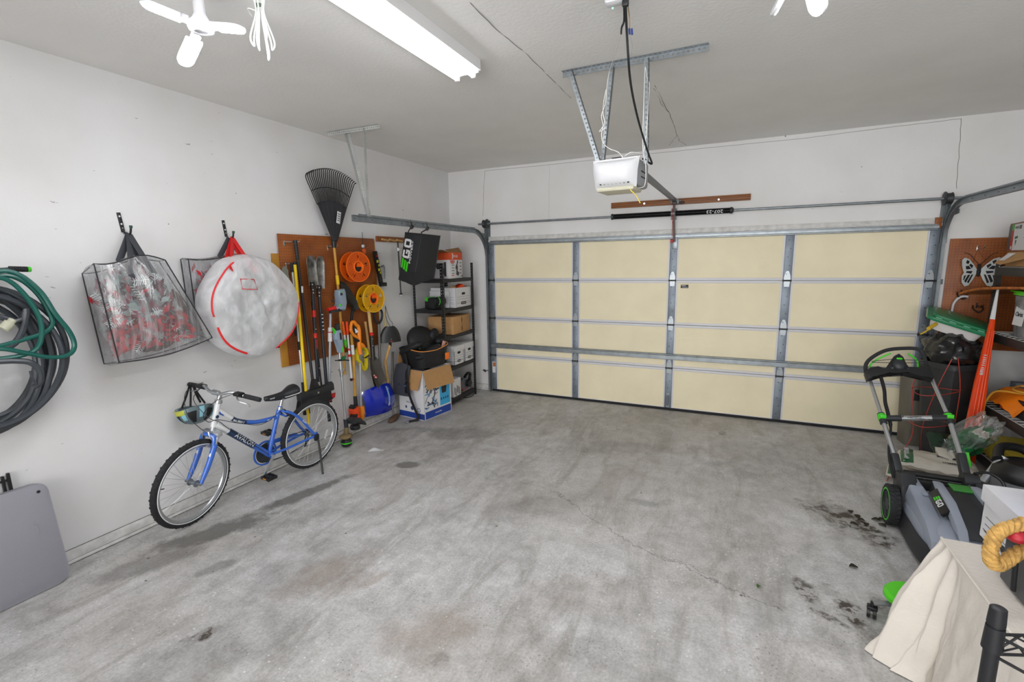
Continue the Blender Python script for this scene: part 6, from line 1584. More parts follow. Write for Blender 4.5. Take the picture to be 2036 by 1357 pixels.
# level 5: printed orange and white box with open flap
t = thing('printed_box', 'orange and white printed product box on the top of the corner shelf', 'box', (.3, -.62, 1.662), M=tr(.315, -.66, 1.662) @ rot('Z', 4))
M = WM[t.name]
b = MB(M); b.box((0, 0, .12), (.32, .36, .24), .002); b.build('carton', CARD_W, t)
OBX = mat('box_orange', '#d8501c', .55)
b = MB(M); b.box((0, 0, .285), (.326, .366, .095), .003); lid_ = b.build('orange_band', OBX, t)
b = MB(M); quad(b, [V((.163, -.183, .333)), V((.163, .183, .333)), V((.12, .16, .40)), V((.12, -.2, .365))], 4, .004); quad(b, [V((-.16, -.183, .333)), V((.163, -.183, .333)), V((.14, -.30, .36)), V((-.14, -.30, .36))], 4, .004); b.build('flap', CARD_D, t)
FX = M @ Matrix(((0, 0, 1, .1635), (1, 0, 0, 0), (0, 1, 0, 0), (0, 0, 0, 1))); FY = M @ Matrix(((1, 0, 0, 0), (0, 0, -1, -.1835), (0, 1, 0, 0), (0, 0, 0, 1)))
b = MB(); b.scrib(FX @ tr(-.02, .285, .001), .13, .035, .001); b.prism([(-.11, .25), (-.085, .25), (-.09, .285), (-.08, .32), (-.105, .32), (-.1, .285)], .001, FX); b.build('lettering', PRINT_W, lid_)
b = MB(); b.prism([(-.01, .05), (.05, .03), (.085, .07), (.02, .1)], .001, FX); b.prism([(.0, .08), (.035, .08), (.045, .15), (.03, .17), (.05, .2), (.055, .23), (.03, .225), (.02, .19), (-.01, .16), (-.02, .12), (.01, .12)], .0012, FX)
for k in range(4): b.box((-.09, .17-.035*k, .0006), (.07, .007, .001), 0, FX)
for k in range(4): b.box((.12, .2-.045*k, .0006), (.04, .01, .001), 0, FX)
b.box((.155, .03, .0006), (.02, .02, .001), 0, FX)
for x, z in ((-.1, .19), (-.1, .1), (.0, .16), (.08, .09)): b.ell((x, z, 0), (.035, .04, .001), FY)
b.box((.1, .12, 0), (.03, .18, .001), 0, FY); b.build('picture', mat('print_grey', '#3c4044', .6), t)
b = MB()
for z, w_ in ((.225, .12), (.21, .12), (.195, .08)): b.box((-.1, z, .0006), (w_, .01, .001), 0, FX)
b.box((-.1, .04, .0006), (.07, .01, .001), 0, FX); b.build('red_print', RED, t)
# level 4
bankers_box('storage_box', 'open white storage box with orange items in it on the second corner shelf', (.29, -.5, 1.277), (.38, .42, .26), 2, lid=False, faces=('x+', 'y-'))
t = thing('plastic_tray', 'red and orange plastic piece sticking out of the open white storage box', 'plastic item', (.33, -.52, 1.5))
b = MB(); b.prism([(-.05, 0), (.06, .01), (.07, .08), (.02, .1), (-.06, .07)], .09, tr(.4, -.47, 1.48) @ rot('Z', 80) @ rot('X', 90), -.045, .012); b.build('body', mat('red_orange', '#ea4412', .4), t)
b = MB(); b.box((.4, -.62, 1.53), (.05, .07, .05), .006); b.build('tan_item', WOODL, t)
t = thing('papers', 'tan papers standing in the open white storage box', 'papers', (.4, -.38, 1.29))
for k in range(3):
    b = MB(); b.box((.42-.012*k, -.37, 1.42), (.004, .16, .245+.005*k), 0, None); b.build('sheet', CARD, t)
t = thing('white_board', 'white board standing behind the battery charger on the corner shelf', 'board', (.2, -.9, 1.277))
b = MB(); b.box((.26, -.735, 1.39), (.30, .012, .22), .002); b.build('panel', CARD_W, t)
t = thing('battery_charger', 'black and lime battery charger on the second corner shelf', 'battery charger', (.3, -.9, 1.277), M=tr(.27, -.895, 1.277) @ rot('Z', -20))
M = WM[t.name]
b = MB(M); b.box((0, 0, .06), (.2, .15, .12), .02); b.build('housing', BLK, t)
b = MB(M); b.box((.045, -.01, .1), (.17, .12, .1), .025); b.cyl((.13, -.03, .11), (.13, .06, .11), .055, n=20); b.build('battery', BLK, t)
b = MB(M); b.prism([(-.085, .1), (-.02, .1), (-.03, .125), (-.02, .15), (-.085, .15), (-.075, .125)], .004, M=Matrix(((1, 0, 0, 0), (0, 0, -1, -.07), (0, 1, 0, 0), (0, 0, 0, 1))), bev=.001)
b.box((-.055, -.0715, .075), (.06, .004, .03), .002); b.box((-.055, -.0, .151), (.07, .09, .006), .002)
b.lathe([(.05, -.034), (.056, -.034), (.056, -.026), (.05, -.026)], Matrix(((1, 0, 0, .13), (0, 0, 1, 0), (0, 1, 0, .11), (0, 0, 0, 1))), 18, closed=True, a0=-1.2, a1=1.4); b.build('green_trim', GREEN, t)
# level 3: brown carton
t = thing('cardboard_box', 'brown cardboard box on the middle of the corner shelf', 'box', (.3, -.56, .937), M=tr(.3, -.585, .937) @ rot('Z', 3))
M = WM[t.name]
b = MB(M); b.box((0, 0, .115), (.38, .46, .23), .003); cb = b.build('carton', CARD, t)
b = MB(M); b.box((.191, 0, .115), (.002, .008, .2)); 
for z in (.06, .17): b.box((.1915, .0, z), (.002, .03, .05))
b.build('tape', mat('carton_print', '#7b552c', .8), cb)
# level 2
bankers_box('storage_box', 'white lidded storage box at the door end of the lower corner shelf', (.295, -.385, .517), (.37, .24, .25), 0)
bankers_box('storage_box', 'white lidded storage box behind the carton on the lower corner shelf', (.295, -.66, .517), (.37, .24, .25), 0)
# level 1: circular saw and carton, cable below
t = thing('circular_saw', 'black and grey circular saw with red trim on the bottom corner shelf', 'circular saw', (.36, -.42, .087))
b = MB(); M = tr(.38, -.42, .087)
b.box((0, 0, .01), (.14, .27, .006), .002, M); b.build('base_plate', SILVER, t)
b = MB(); b.cyl(M @ V((-.03, -.04, .1)), M @ V((.05, -.04, .1)), .085, n=24); b.build('blade_guard', mat('saw_grey', '#6c7278', .4, .4), t)
b = MB(); b.cyl(M @ V((.02, .03, .1)), M @ V((.1, .03, .1)), .05, n=18); b.tube(spline([M @ V((.02, .02, .18)), M @ V((.02, .1, .22)), M @ V((.02, .17, .2)), M @ V((.02, .13, .1)), M @ V((.02, .03, .09))], 4), .022, 8, flat=.8); b.build('handle', BLK, t)
b = MB(); b.lathe([(.087, 0), (.092, 0), (.092, .01), (.087, .01)], M @ Matrix(((0, 0, 1, .045), (1, 0, 0, -.04), (0, 1, 0, .1), (0, 0, 0, 1))), 20, closed=True, a0=2.6, a1=5.6); b.build('red_trim', RED, t)
t = thing('printed_box', 'white printed box on the bottom corner shelf behind the carton', 'box', (.34, -.72, .087))
b = MB(); b.box((.32, -.72, .21), (.3, .2, .24), .003); b.build('carton', CARD_W, t)
b = MB()
for k in range(5): b.box((.471, -.66-.03*k, .15+.02*(k % 3)), (.002, .012, .1))
b.build('picture', mat('print_grey', '#3c4044', .6), t)
t = thing('loose_cord', 'black cord loop lying on the floor below the corner shelf', 'cord', (.45, -.4, 0))
b = MB(); b.tube(spline([V((.3, -.55, .04)), V((.4, -.5, .006)), Fl(931, 791, .006), Fl(941, 786, .006), Fl(938, 778, .006), Fl(928, 782, .006), V((.38, -.4, .006)), V((.25, -.45, .03))], 6), .005, 6); b.build('cord', BLK, t)

# printed carton with open flaps
bx = V((.512, -1.535, 0)); ux, uy = math.sin(math.radians(6)), math.cos(math.radians(6))
U_ = V((.07, .485, 0)).normalized(); W_ = V((-U_.y, U_.x, 0))
M = Matrix(((U_.x, W_.x, 0, bx.x), (U_.y, W_.y, 0, bx.y), (0, 0, 1, 0), (0, 0, 0, 1)))   # local X along the right face, local Y along the left face
LX, LY, LZ = .49, .42, .61
t = thing('large_carton', 'large white and blue printed carton with open brown flaps', 'box', bx, M=M)
b = MB(M); th = .006
b.box((LX/2, LY/2, th/2), (LX, LY, th))
b.box((LX/2, th/2, LZ/2), (LX, th, LZ)); b.box((LX/2, LY-th/2, LZ/2), (LX, th, LZ)); b.box((th/2, LY/2, LZ/2), (th, LY, LZ)); b.box((LX-th/2, LY/2, LZ/2), (th, LY, LZ)); body = b.build('carton', CARD_W, t)
def flap(P): 
    b = MB(M); quad(b, [V(p) for p in P], 6, .005, .008); b.build('flap', CARD, t)
flap([(.0, -.004, LZ), (LX, -.004, LZ), (LX+.005, -.06, LZ-.235), (.01, -.055, LZ-.225)])
flap([(-.004, LY, LZ), (-.004, 0.0, LZ), (-.06, .04, LZ-.23), (-.07, LY-.04, LZ-.23)])
flap([(LX, LY, LZ), (0, LY, LZ), (.03, LY+.004, LZ+.16), (LX-.03, LY+.004, LZ+.16)])
BLU = mat('print_blue', '#1c3f9a', .5); SKY = mat('print_sky', '#3aa6d8', .5)
FR_ = M @ Matrix(((1, 0, 0, 0), (0, 0, -1, 0), (0, 1, 0, 0), (0, 0, 0, 1))); FLt = M @ Matrix(((0, 0, -1, 0), (-1, 0, 0, LY), (0, 1, 0, 0), (0, 0, 0, 1)))
b = MB(); b.box((LX/2, .055, .0012), (LX-.03, .09, .0015), 0, FR_); b.box((LX*.2-.005, .045, .0012), (LY-.0, .07, .0015), 0, FLt @ tr(LY/2-LX*.2+.005, 0, 0)); b.build('blue_band', BLU, body)
b = MB(); b.scrib(FR_ @ tr(LX*.5, .055, .0022), .12, .018, .0006); b.build('lettering', PRINT_W, body)
b = MB(); b.box((LX*.76, .285, .0012), (LX*.38, .33, .0015), 0, FR_); b.build('sky_panel', SKY, body)
b = MB(); b.prism([(.32, .27), (.39, .27), (.405, .33), (.395, .42), (.36, .45), (.325, .42), (.31, .33)], .0025, FR_)
for k in range(4): b.prism([(.29+.04*k, .19), (.305+.04*k, .185), (.315+.04*k, .215), (.3+.04*k, .22)], .0025, FR_)
rs = random.Random(2)
for k in range(26):
    x, y = rs.uniform(.03, .24), rs.uniform(.14, .43); a = rs.uniform(0, 6.28); l, w_ = rs.uniform(.02, .05), rs.uniform(.006, .018)
    b.box((0, 0, .0014), (l*2, w_, .0012), 0, FR_ @ tr(x, y, .0004*(k % 3)) @ rot('Z', math.degrees(a)))
b.build('picture', PRINT, body)
b = MB()
for k in range(14):
    x, y = rs.uniform(.03, .24), rs.uniform(.13, .42); a = rs.uniform(0, 6.28); b.box((0, 0, .0026), (rs.uniform(.03, .07), .012, .0012), 0, FR_ @ tr(x, y, 0) @ rot('Z', math.degrees(a)))
b.build('picture_blue', mat('print_steel_blue', '#4f86b4', .5), body)
b = MB(); b.scrib(FLt @ tr(LY*.45, .2, .001), .13, .022, .001); b.box((LY*.28, .135, .001), (.025, .03, .001), 0, FLt); b.ell((LY*.52, .13, .0), (.026, .026, .0015), FLt); b.ring(0, .024, .003, FLt @ tr(LY*.78, .12, 0), 20, 5); b.box((LY*.93, .045, .002), (.03, .05, .002), 0, FLt); b.build('print_marks', mat('print_dark_blue', '#29406e', .5), body)
# child car seat in the carton
t = thing('child_car_seat', 'black child car seat with orange piping sitting on the open carton', 'car seat', M @ V((LX/2, LY/2, LZ)), M=M)
SEAT = mat('seat_black', '#17181b', .6, bump=.15, bscale=200)
b = MB(M)
def tub(u, w):
    a = 2*PI*u; n_ = 5.0; cx, cy = LX*.52, LY*.5
    c_, s_ = math.cos(a), math.sin(a); r = (abs(c_)**n_+abs(s_)**n_)**(-1/n_)
    k = .84+.16*w
    return V((cx+LX*.535*k*r*c_, cy+LY*.53*k*r*s_, LZ-.12+.13+(.235*w)+.045*w*max(0, c_)*1.0-.03*w*max(0, -s_)))
b.sheet(lambda u, w: tub(u, w), 48, 10, .02, cu=True)
b.box((LX*.52, LY*.5, LZ+.02), (LX*.8, LY*.8, .03), .01); b.build('shell', SEAT, t)
b = MB(M); b.tube([tub(k/60, 1.0)+V((0, 0, .004)) for k in range(31, 58) if (k % 15) not in (3,)], .005, 6); b.build('piping', mat('piping_orange', '#e8944a', .6), t)
b = MB(M)
def pad(c, r, Mx=Matrix.Identity(4)): b.ell(c, r, Mx, 20, 12)
b.ell((0, 0, 0), (.25, .1, .21), tr(LX*.68, LY*.68, LZ+.28) @ rot('X', -25) @ rot('Y', 18), 24, 14); bk = b.build('backrest', SEAT, t)
b = MB(M); b.ell((0, 0, 0), (.1, .06, .05), tr(LX*.95, LY*.3, LZ+.29) @ rot('Z', 20), 16, 10); b.ell((0, 0, 0), (.085, .05, .11), tr(LX*.95, LY*.55, LZ+.33) @ rot('Y', 20), 16, 10); b.build('wing', SEAT, t)
b = MB(M); b.ell((0, 0, 0), (.17, .06, .06), tr(LX*.45, LY*.12, LZ+.2) @ rot('Y', -18) @ rot('X', 20), 20, 12); b.ell((0, 0, 0), (.14, .055, .04), tr(LX*.2, LY*.16, LZ+.16), 18, 10); b.build('armrest', SEAT, t)
b = MB(M)
b.ell((0, 0, 0), (.19, .09, .055), tr(LX*.12, LY*.55, LZ+.245) @ rot('Z', 95) @ rot('Y', 24), 22, 12); hd_ = b.build('headrest', SEAT, t)
TG_ = tr(LX*.06, LY*.34, LZ+.29) 
b = MB(M); b.box((0, 0, 0), (.004, .05, .075), .001, tr(LX*.135, LY*.26, LZ+.272) @ rot('Z', 62) @ rot('Y', -38)); b.build('green_tag', mat('tag_green', '#8ed02c', .5), t)
b = MB(M); b.box((LX*.86, -.022, LZ+.115), (.075, .006, .085), .002, rot('X', 0)); b.build('orange_patch', mat('patch_orange', '#f47a1e', .5), t)
b = MB(M); b.box((0, 0, 0), (.06, .003, .09), .001, tr(LX*.88, LY*.1, LZ+.25) @ rot('Y', 25)); b.build('care_label', mat('label_pink', '#d9a79a', .6), t)
b = MB(M); b.tube(spline([V((LX*.97, LY*.3, LZ+.36)), V((LX*1.06, LY*.3, LZ+.37)), V((LX*1.06, LY*.25, LZ+.31)), V((LX*.98, LY*.22, LZ+.3))], 4), .01, 8); b.build('belt_hook', BLK, t)
# dark seat pad hanging over the flap, and strap
t = thing('seat_pad', 'dark grey foam seat pad hanging over the left flap of the carton', 'seat pad', M @ V((-.07, LY*.55, .24)), M=M)
SP = mat('pad_grey', '#3a3c44', .8, bump=.15, bscale=150)
b = MB(M); b.sheet(lambda u, w: V((-.03-.055*math.sin(min(1, w*1.6)*PI/2)-.012*math.sin(PI*u), LY*.97-.24*u, LZ+.05-.36*w+.03*math.sin(PI*u)*(1-w))), 14, 16, .014); b.build('pad', SP, t)
b = MB(M); b.cyl(V((-.097, LY*.7, LZ-.17)), V((-.102, LY*.7, LZ-.17)), .008, n=10); b.build('rivet', CHROME, t)
t = thing('seat_strap', 'black webbing strap from the car seat down to the floor', 'strap', M @ V((-.1, LY*.2, 0)), M=M)
b = MB(M); P = [V((-.03, LY*.6, LZ+.2)), V((-.035, LY*.52, LZ+.06)), V((-.075, LY*.46, LZ-.04)), V((-.095, LY*.4, LZ-.15)), V((-.09, LY*.33, LZ-.3)), V((-.06, LY*.22, LZ-.47)), V((-.045, LY*.16, .06)), V((-.06, LY*.2, .012)), V((-.14, LY*.3, .008))]
b.tube(spline(P, 5), .021, 8, flat=.14, hint=(-1, 0, 0)); b.build('webbing', BLK_M, t)
b = MB(M); b.box((-.1, LY*.4, LZ-.2), (.03, .055, .13), .008, None); b.mi = 1; b.cyl((-.118, LY*.42, LZ-.17), (-.122, LY*.42, LZ-.17), .01, n=10); b.build('adjuster', [BLK, CHROME], t)
b = MB(M); b.box((-.16, LY*.33, .01), (.05, .035, .012), .003, None); b.build('tongue', CHROME, t)
# ================================================================== right side
# pegboard on the back wall right of the door
t = thing('pegboard', 'brown pegboard on the back wall behind the right steel shelf', 'pegboard', (6.0, 0, .95))
b = MB(); b.box((5.99, -.025, 1.48), (.72, .006, 1.06), .001); b.build('board', PEG, t)
for x in (5.67, 6.31):
    b = MB(); b.box((x, -.0125, 1.48), (.06, .019, 1.06), .002); b.build('batten', mat('yellow_pine', '#b9832f'), t)
# metal butterfly
t = thing('wall_butterfly', 'white and black metal butterfly hanging on the right pegboard', 'wall decoration', (5.85, -.04, 1.6))
c = Bw(1945, 538, -.05)
BW_ = mat('butterfly_white', '#c9cfcd', .5); M = BWF(c.x, c.z, -.05)
for s in (-1, 1):
    A_ = M @ rot('Y', -18*s)
    def outline(k):
        up = [(.015, .01), (.05, .06), (.09, .105), (.13, .12), (.15, .1), (.145, .05), (.13, .0), (.12, -.02), (.135, -.05), (.13, -.11), (.1, -.15), (.07, -.14), (.04, -.09), (.015, -.03)]
        cx, cy = .085, -.01
        return [(s*(cx+(x-cx)*k), cy+(y-cy)*k) for x, y in up]
    b = MB(); b.prism(outline(1.0), .003, A_); w = b.build('wing', BW_, t)
    b = MB()
    for P in ([(.05, .045), (.075, .065), (.085, .05), (.06, .02)], [(.085, .085), (.11, .1), (.115, .07), (.095, .06)], [(.065, .015), (.09, .045), (.115, .04), (.105, .01)], [(.05, -.005), (.1, -.005), (.105, -.02), (.06, -.03)], [(.04, -.035), (.055, -.04), (.085, -.11), (.07, -.12)], [(.065, -.04), (.085, -.04), (.11, -.1), (.095, -.115)], [(.1, -.04), (.118, -.05), (.12, -.09), (.112, -.09)]):
        b.prism([(s*x, y) for x, y in P], .0012, A_ @ tr(0, 0, .003))
    b.build('wing_marks', BLK_M, w)
b = MB(M); b.ell((0, -.01, .012), (.016, .05, .014)); b.ell((0, .045, .012), (.014, .016, .014)); bd = b.build('body', BLK_M, t)
b = MB(M)
for s in (-1, 1): b.tube(spline([V((s*.006, .055, .012)), V((s*.04, .1, .014)), V((s*.08, .15, .016)), V((s*.12, .165, .018))], 4), .0025, 5)
b.build('antennae', BLK_M, t)
b = MB(); q = Bw(1944, 497, -.03)
b.tube([M @ V((-.05, .075, .01)), q, M @ V((.05, .075, .01))], .0022, 5); b.build('hanging_wire', mat('copper_wire', '#b5672e', .4, .6), t)
def peg_hook_back(x, z, label, hook=True):
    b = MB(); p = V((x, -.026, z)); b.box(p, (.012, .006, .05), .001); b.tube(spline([p, p+V((0, -.05, -.005)), p+V((0, -.12, -.01)), p+V((0, -.14, .02))], 4), .004, 6)
    if hook: b.tube(spline([p+V((-.03, -.01, .0)), p+V((-.035, -.05, -.03)), p+V((.0, -.06, -.06)), p+V((.035, -.05, -.03)), p+V((.03, -.01, 0))], 4), .006, 6)
    return tag(b.build('pegboard_hook', [BLK_METAL if hook else CHROME]), label, 'hook')
p = Bw(1944, 494, -.03); peg_hook_back(p.x, p.z, 'chrome hook holding the metal butterfly', False)
p = Bw(1911, 582, -.03); peg_hook_back(p.x, p.z, 'dark hook on the right pegboard just below the butterfly')
p = Bw(1942, 608, -.03); peg_hook_back(p.x, p.z, 'dark hook on the right pegboard above the green lid')
# white curved handle hanging on the pegboard
t = thing('curved_hook', 'white curved plastic hook hanging on the right pegboard above the green lid', 'hook', Bw(1898, 612, -.06))
b = MB(); b.tube(spline([Bw(1890, 660, -.06), Bw(1893, 615, -.06), Bw(1900, 598, -.07), Bw(1912, 590, -.08), Bw(1925, 590, -.09)], 5), .017, 8, flat=.6); b.build('handle', WHITE, t)

# steel shelf along the right wall
t = thing('steel_shelf', 'dark steel shelf unit with wire decks along the right wall', 'shelf unit', (6.06, -1.25, 0))
RX0, RX1, RY0, RY1 = 5.845, 6.30, -2.05, -.40
SHM = mat('shelf_dark_grey', '#333433', .5, .2)
for x, sx in ((RX0, 1), (RX1, -1)):
    for y, sy in ((RY0, 1), (RY1, -1)):
        b = MB(); slotted_post(b, x, y, 0, 1.79, sx, sy, .05); b.build('post', SHM, t)
RLV = [.10, .535, 1.175, 1.745]
WW = mat('white_wire', '#e0e0dc', .5)
for z in RLV:
    b = MB()
    for x in (RX0+.004, RX1-.004): b.box((x, (RY0+RY1)/2, z-.035), (.012, RY1-RY0, .07), .003)
    for y in (RY0+.004, RY1-.004): b.box(((RX0+RX1)/2, y, z-.035), (RX1-RX0, .012, .07), .003)
    b.build('beam', SHM, t)
    b = MB(); n = 22
    for k in range(n):
        y = RY0+.03+(RY1-RY0-.06)*k/(n-1); b.tube([(RX0+.012, y, z-.018), (RX0+.014, y, z-.002), (RX0+.04, y, z+.004), (RX1-.03, y, z+.004), (RX1-.012, y, z-.01)], .0028, 5)
    for x in (RX0+.014, RX0+.17, RX0+.32, RX1-.014): b.tube([(x, RY0+.02, z-.001), (x, RY1-.02, z-.001)], .0032, 5)
    b.build('wire_deck', WW, t)
zt = RLV[3]+.008
# top shelf: flat brown carton with label flap, christmas light box on it
t = thing('cardboard_box', 'open brown cardboard box with white label on the top of the right shelf', 'box', (6.02, -.8, zt))
b = MB(); b.box((6.04, -.87, zt+.06), (.36, .7, .115), .003); b.build('carton', CARD, t)
b = MB(); quad(b, [V((5.86, -.53, zt+.115)), V((6.2, -.53, zt+.115)), V((6.2, -.42, zt+.03)), V((5.86, -.40, zt+.02))], 4, .004, 0, V((0, .6, .6))); quad(b, [V((5.862, -1.2, zt+.118)), V((5.862, -.56, zt+.118)), V((5.80, -.50, zt+.03)), V((5.79, -.62, zt+.015))], 6, .004, 0, V((-1, 0, .4))); fl = b.build('flap', CARD, t)
b = MB(); b.sheet(lambda u, w: V((5.862, -.72+.12*u, zt+.122)).lerp(V((5.797, -.60+.08*u, zt+.025)), .15+.6*w)+V((-.006, 0, .003)), 3, 3, .001); b.build('label', CARD_W, fl)
t = thing('light_box', 'red and white printed string-light box on top of the brown box', 'box', (6.02, -.7, zt+.125), M=tr(6.02, -.66, zt+.122) @ rot('Z', -9))
M = WM[t.name]
b = MB(M); b.box((0, 0, .12), (.30, .56, .24), .003); cb = b.build('carton', mat('box_brown_red', '#8d5a3a', .6), t)
FXm = M @ Matrix(((0, 0, -1, -.151), (-1, 0, 0, 0), (0, 1, 0, 0), (0, 0, 0, 1)))
FYp = M @ Matrix(((-1, 0, 0, 0), (0, 0, 1, .281), (0, 1, 0, 0), (0, 0, 0, 1)))
b = MB(); b.box((.07, .12, 0), (.40, .215, .002), 0, FXm); b.build('white_panel', CARD_W, cb)
b = MB(); b.box((-.165, .095, 0), (.07, .165, .002), 0, FXm); b.build('red_panel', mat('print_red', '#b92227', .5), cb)
b = MB(); b.box((-.165, .205, 0), (.07, .05, .002), 0, FXm); b.build('green_panel', mat('print_green', '#3fae2c', .5), cb)
b = MB(); b.box((-.24, .12, 0), (.07, .2, .002), 0, FXm); b.build('dark_panel', mat('print_dark', '#4a4b45', .5), cb)
b = MB(); b.ell((-.165, .035, .0), (.018, .018, .0025), FXm); b.build('white_dot', PRINT_W, cb)
b = MB(); b.scrib(FXm @ tr(-.055, .2, .0015), .1, .022, .001)
b.box((.03, .2, .0015), (.05, .03, .001), 0, FXm)
for k in range(4): b.box((.19, .2-.03*k, .0015), (.09, .006, .001), 0, FXm)
b.build('printing', mat('print_dark', '#4a4b45', .5), cb)
b = MB(); b.prism([(-.085, .105), (-.01, .11), (-.01, .13), (-.085, .125)], .002, FXm); b.prism([(-.07, .095), (-.03, .095), (-.05, .05)], .002, FXm); b.build('leaf_mark', mat('print_deep_green', '#1f6a3c', .5), cb)
# thin bent board lying on the tote
t = thing('bent_board', 'thin brown board with curled edge sticking out over the green-lidded tote', 'board', (6.0, -.6, 1.54))
def bent(u, w):
    y = -.20-.75*u; 
    z = 1.50+.075*(1-math.exp(-3.2*u))+.02*u - .0*w
    return V((5.70+.52*w+.12*u*(1-w), y, z+.02*w))
b = MB(); b.sheet(bent, 16, 6, .012); b.build('board', mat('board_brown', '#9a5a28', .6, var=.4, vscale=14), t)
b = MB(); b.tube([bent(k/14, 0) for k in range(15)], .013, 6, flat=.8); b.build('edge_binding', mat('edge_orange', '#b86a2a', .6, var=.4, vscale=20), t)
# clear tote with lime lid
zz = RLV[2]+.008
t = thing('storage_tote', 'clear plastic tote with lime lid and handwritten label on the right shelf', 'storage tote', (6.07, -1.0, zz))
TOTE = film('tote_clear', tint='#d6dade', haze=.3, sc=(1, 1, 1), wr=3, rough=.12, white=.1)
b = MB()
def totef(u, w):
    a = 2*PI*u; n_ = 6.0; c_, s_ = math.cos(a), math.sin(a); r = (abs(c_)**n_+abs(s_)**n_)**(-1/n_)
    k = .93+.07*w; return V((6.075+.2*k*r*c_, -.99+.36*k*r*s_, zz+.005+.33*w))
b.sheet(totef, 56, 8, .004, cu=True); b.box((6.075, -.99, zz+.006), (.36, .64, .006), .002); bd = b.build('tub', TOTE, t)
b = MB(); b.sheet(lambda u, w: totef(u, 1)+V((0, 0, .008+.03*w))+V((totef(u, 1).x-6.075, totef(u, 1).y+.99, 0))*(.055-.03*w), 56, 3, .004, cu=True); b.box((6.075, -.99, zz+.37), (.40, .72, .012), .004); b.build('lid', mat('lid_lime', '#5fdc1c', .4), t)
b = MB(); b.sheet(lambda u, w: V((5.874-.004+.012*(1-w), -.75-.15*u, zz+.25-.15*w+.004*noise.noise(V((u*6, w*6, 0))))), 8, 8, .001); lb = b.build('paper_label', PRINT_W, bd)
b = MB(); b.text('Christ', Matrix(((0, 0, -1, 5.8735), (-1, 0, 0, -.825), (0, 1, 0, zz+.19), (0, 0, 0, 1))), .052, .002, sx=.85, shear=.15); b.build('handwriting', PRINT, lb)
t = thing('folded_blankets', 'pale folded things inside the clear lime-lidded tote', 'linens', (6.07, -1.0, zz+.012))
b = MB(); b.box((6.08, -.99, zz+.08), (.3, .56, .11), .03); b.build('layer', mat('linen_pale', '#b9bcc6', .8, var=.2), t)
b = MB(); b.box((6.08, -.97, zz+.18), (.28, .52, .08), .03); b.build('layer', mat('linen_pink', '#a99aa6', .8, var=.2), t)
# third shelf: orange folded cover on a black case, yellow cord, black case
z3 = RLV[1]+.008
t = thing('tool_case', 'black case under the folded orange cover on the right shelf', 'case', (6.06, -.85, z3))
b = MB(); b.box((6.07, -.80, z3+.075), (.33, .46, .15), .015); b.build('body', BLK, t)
b = MB(); b.box((5.897, -.75, z3+.06), (.02, .08, .08), .008); b.build('latch', mat('latch_red', '#e2501c', .4), t)
t = thing('orange_cover', 'orange folded plastic cover draped on the black case', 'cover', (6.05, -.78, z3+.15))
def ocov(u, w):
    y = -.545-.50*u; x = 6.22-.40*w; z = z3+.20
    if w > .62: x = 6.22-.40*.62-.10*(w-.62)/.38-.02; z = z3+.20-.13*((w-.62)/.38)
    return V((x+.012*noise.noise(V((u*5, w*5, 2)))-.01, y, z-.045*(2*u-1)**2+.015*noise.noise(V((u*6, w*4, 7)))))
b = MB(); b.sheet(ocov, 22, 20, .004); b.build('cover', mat('cover_orange', '#f98612', .4, spec=.6), t)
t = thing('extension_cord', 'yellow extension cord with plug hanging down from the right shelf', 'extension cord', (5.83, -.68, .5))
YC = mat('cord_amber', '#e0a63c', .5)
b = MB(); b.tube(spline([V((6.1, -.95, z3+.21)), V((5.95, -.99, z3+.215)), V((5.9, -.86, z3+.215)), V((6.0, -.72, z3+.22)), V((6.08, -.85, z3+.225)), V((5.95, -.93, z3+.2)), V((5.84, -.76, z3+.17)), V((5.815, -.67, z3+.06)), V((5.81, -.66, z3-.02)), V((5.812, -.665, z3-.07))], 6), .0085, 7); b.build('cord', YC, t)
b = MB(); b.cyl((5.812, -.665, z3-.06), (5.812, -.67, z3-.11), .014, .019, n=10); b.mi = 1
for s in (-1, 1): b.box((5.812, -.67+s*.008, z3-.122), (.006, .003, .022))
b.build('plug', [YC, CHROME], t)
t = thing('tool_case', 'tall black plastic case at the right edge of the third shelf level', 'case', (6.07, -1.25, z3))
b = MB(); b.box((6.08, -1.27, z3+.13), (.34, .36, .26), .03); b.box((6.06, -1.2, z3+.28), (.1, .12, .05), .015); b.mi = 1; b.box((5.905, -1.2, z3+.16), (.01, .02, .06)); b.build('body', [BLK, PRINT_W], t)
t = thing('storage_box', 'grey box at the back of the third shelf level by the post', 'box', (6.15, -.5, z3))
b = MB(); b.box((6.16, -.47, z3+.1), (.22, .1, .2), .006); b.build('body', mat('grey_blue_box', '#6d7480', .6), t)
t = thing('black_tote', 'large black tote at the back of the third level of the right shelf', 'storage tote', (6.2, -1.2, z3))
b = MB(); b.box((6.215, -1.2, z3+.2), (.15, 1.3, .4), .02); b.build('tub', BLK, t)
b = MB(); b.box((6.215, -1.2, z3+.415), (.17, 1.32, .04), .012); b.build('lid', BLK_M, t)
t = thing('dark_box', 'dark box between the shelf post and the lime-lidded tote', 'box', (6.15, -.5, zz))
b = MB(); b.box((6.15, -.52, zz+.17), (.26, .17, .34), .008); b.mi = 1; b.box((6.08, -.6065, zz+.1), (.06, .002, .02)); b.build('body', [mat('dark_box', '#26261f', .7), CARD], t)
t = thing('yellow_case', 'yellow-green plastic case on the lowest level of the right shelf', 'case', (6.0, -1.0, .108))
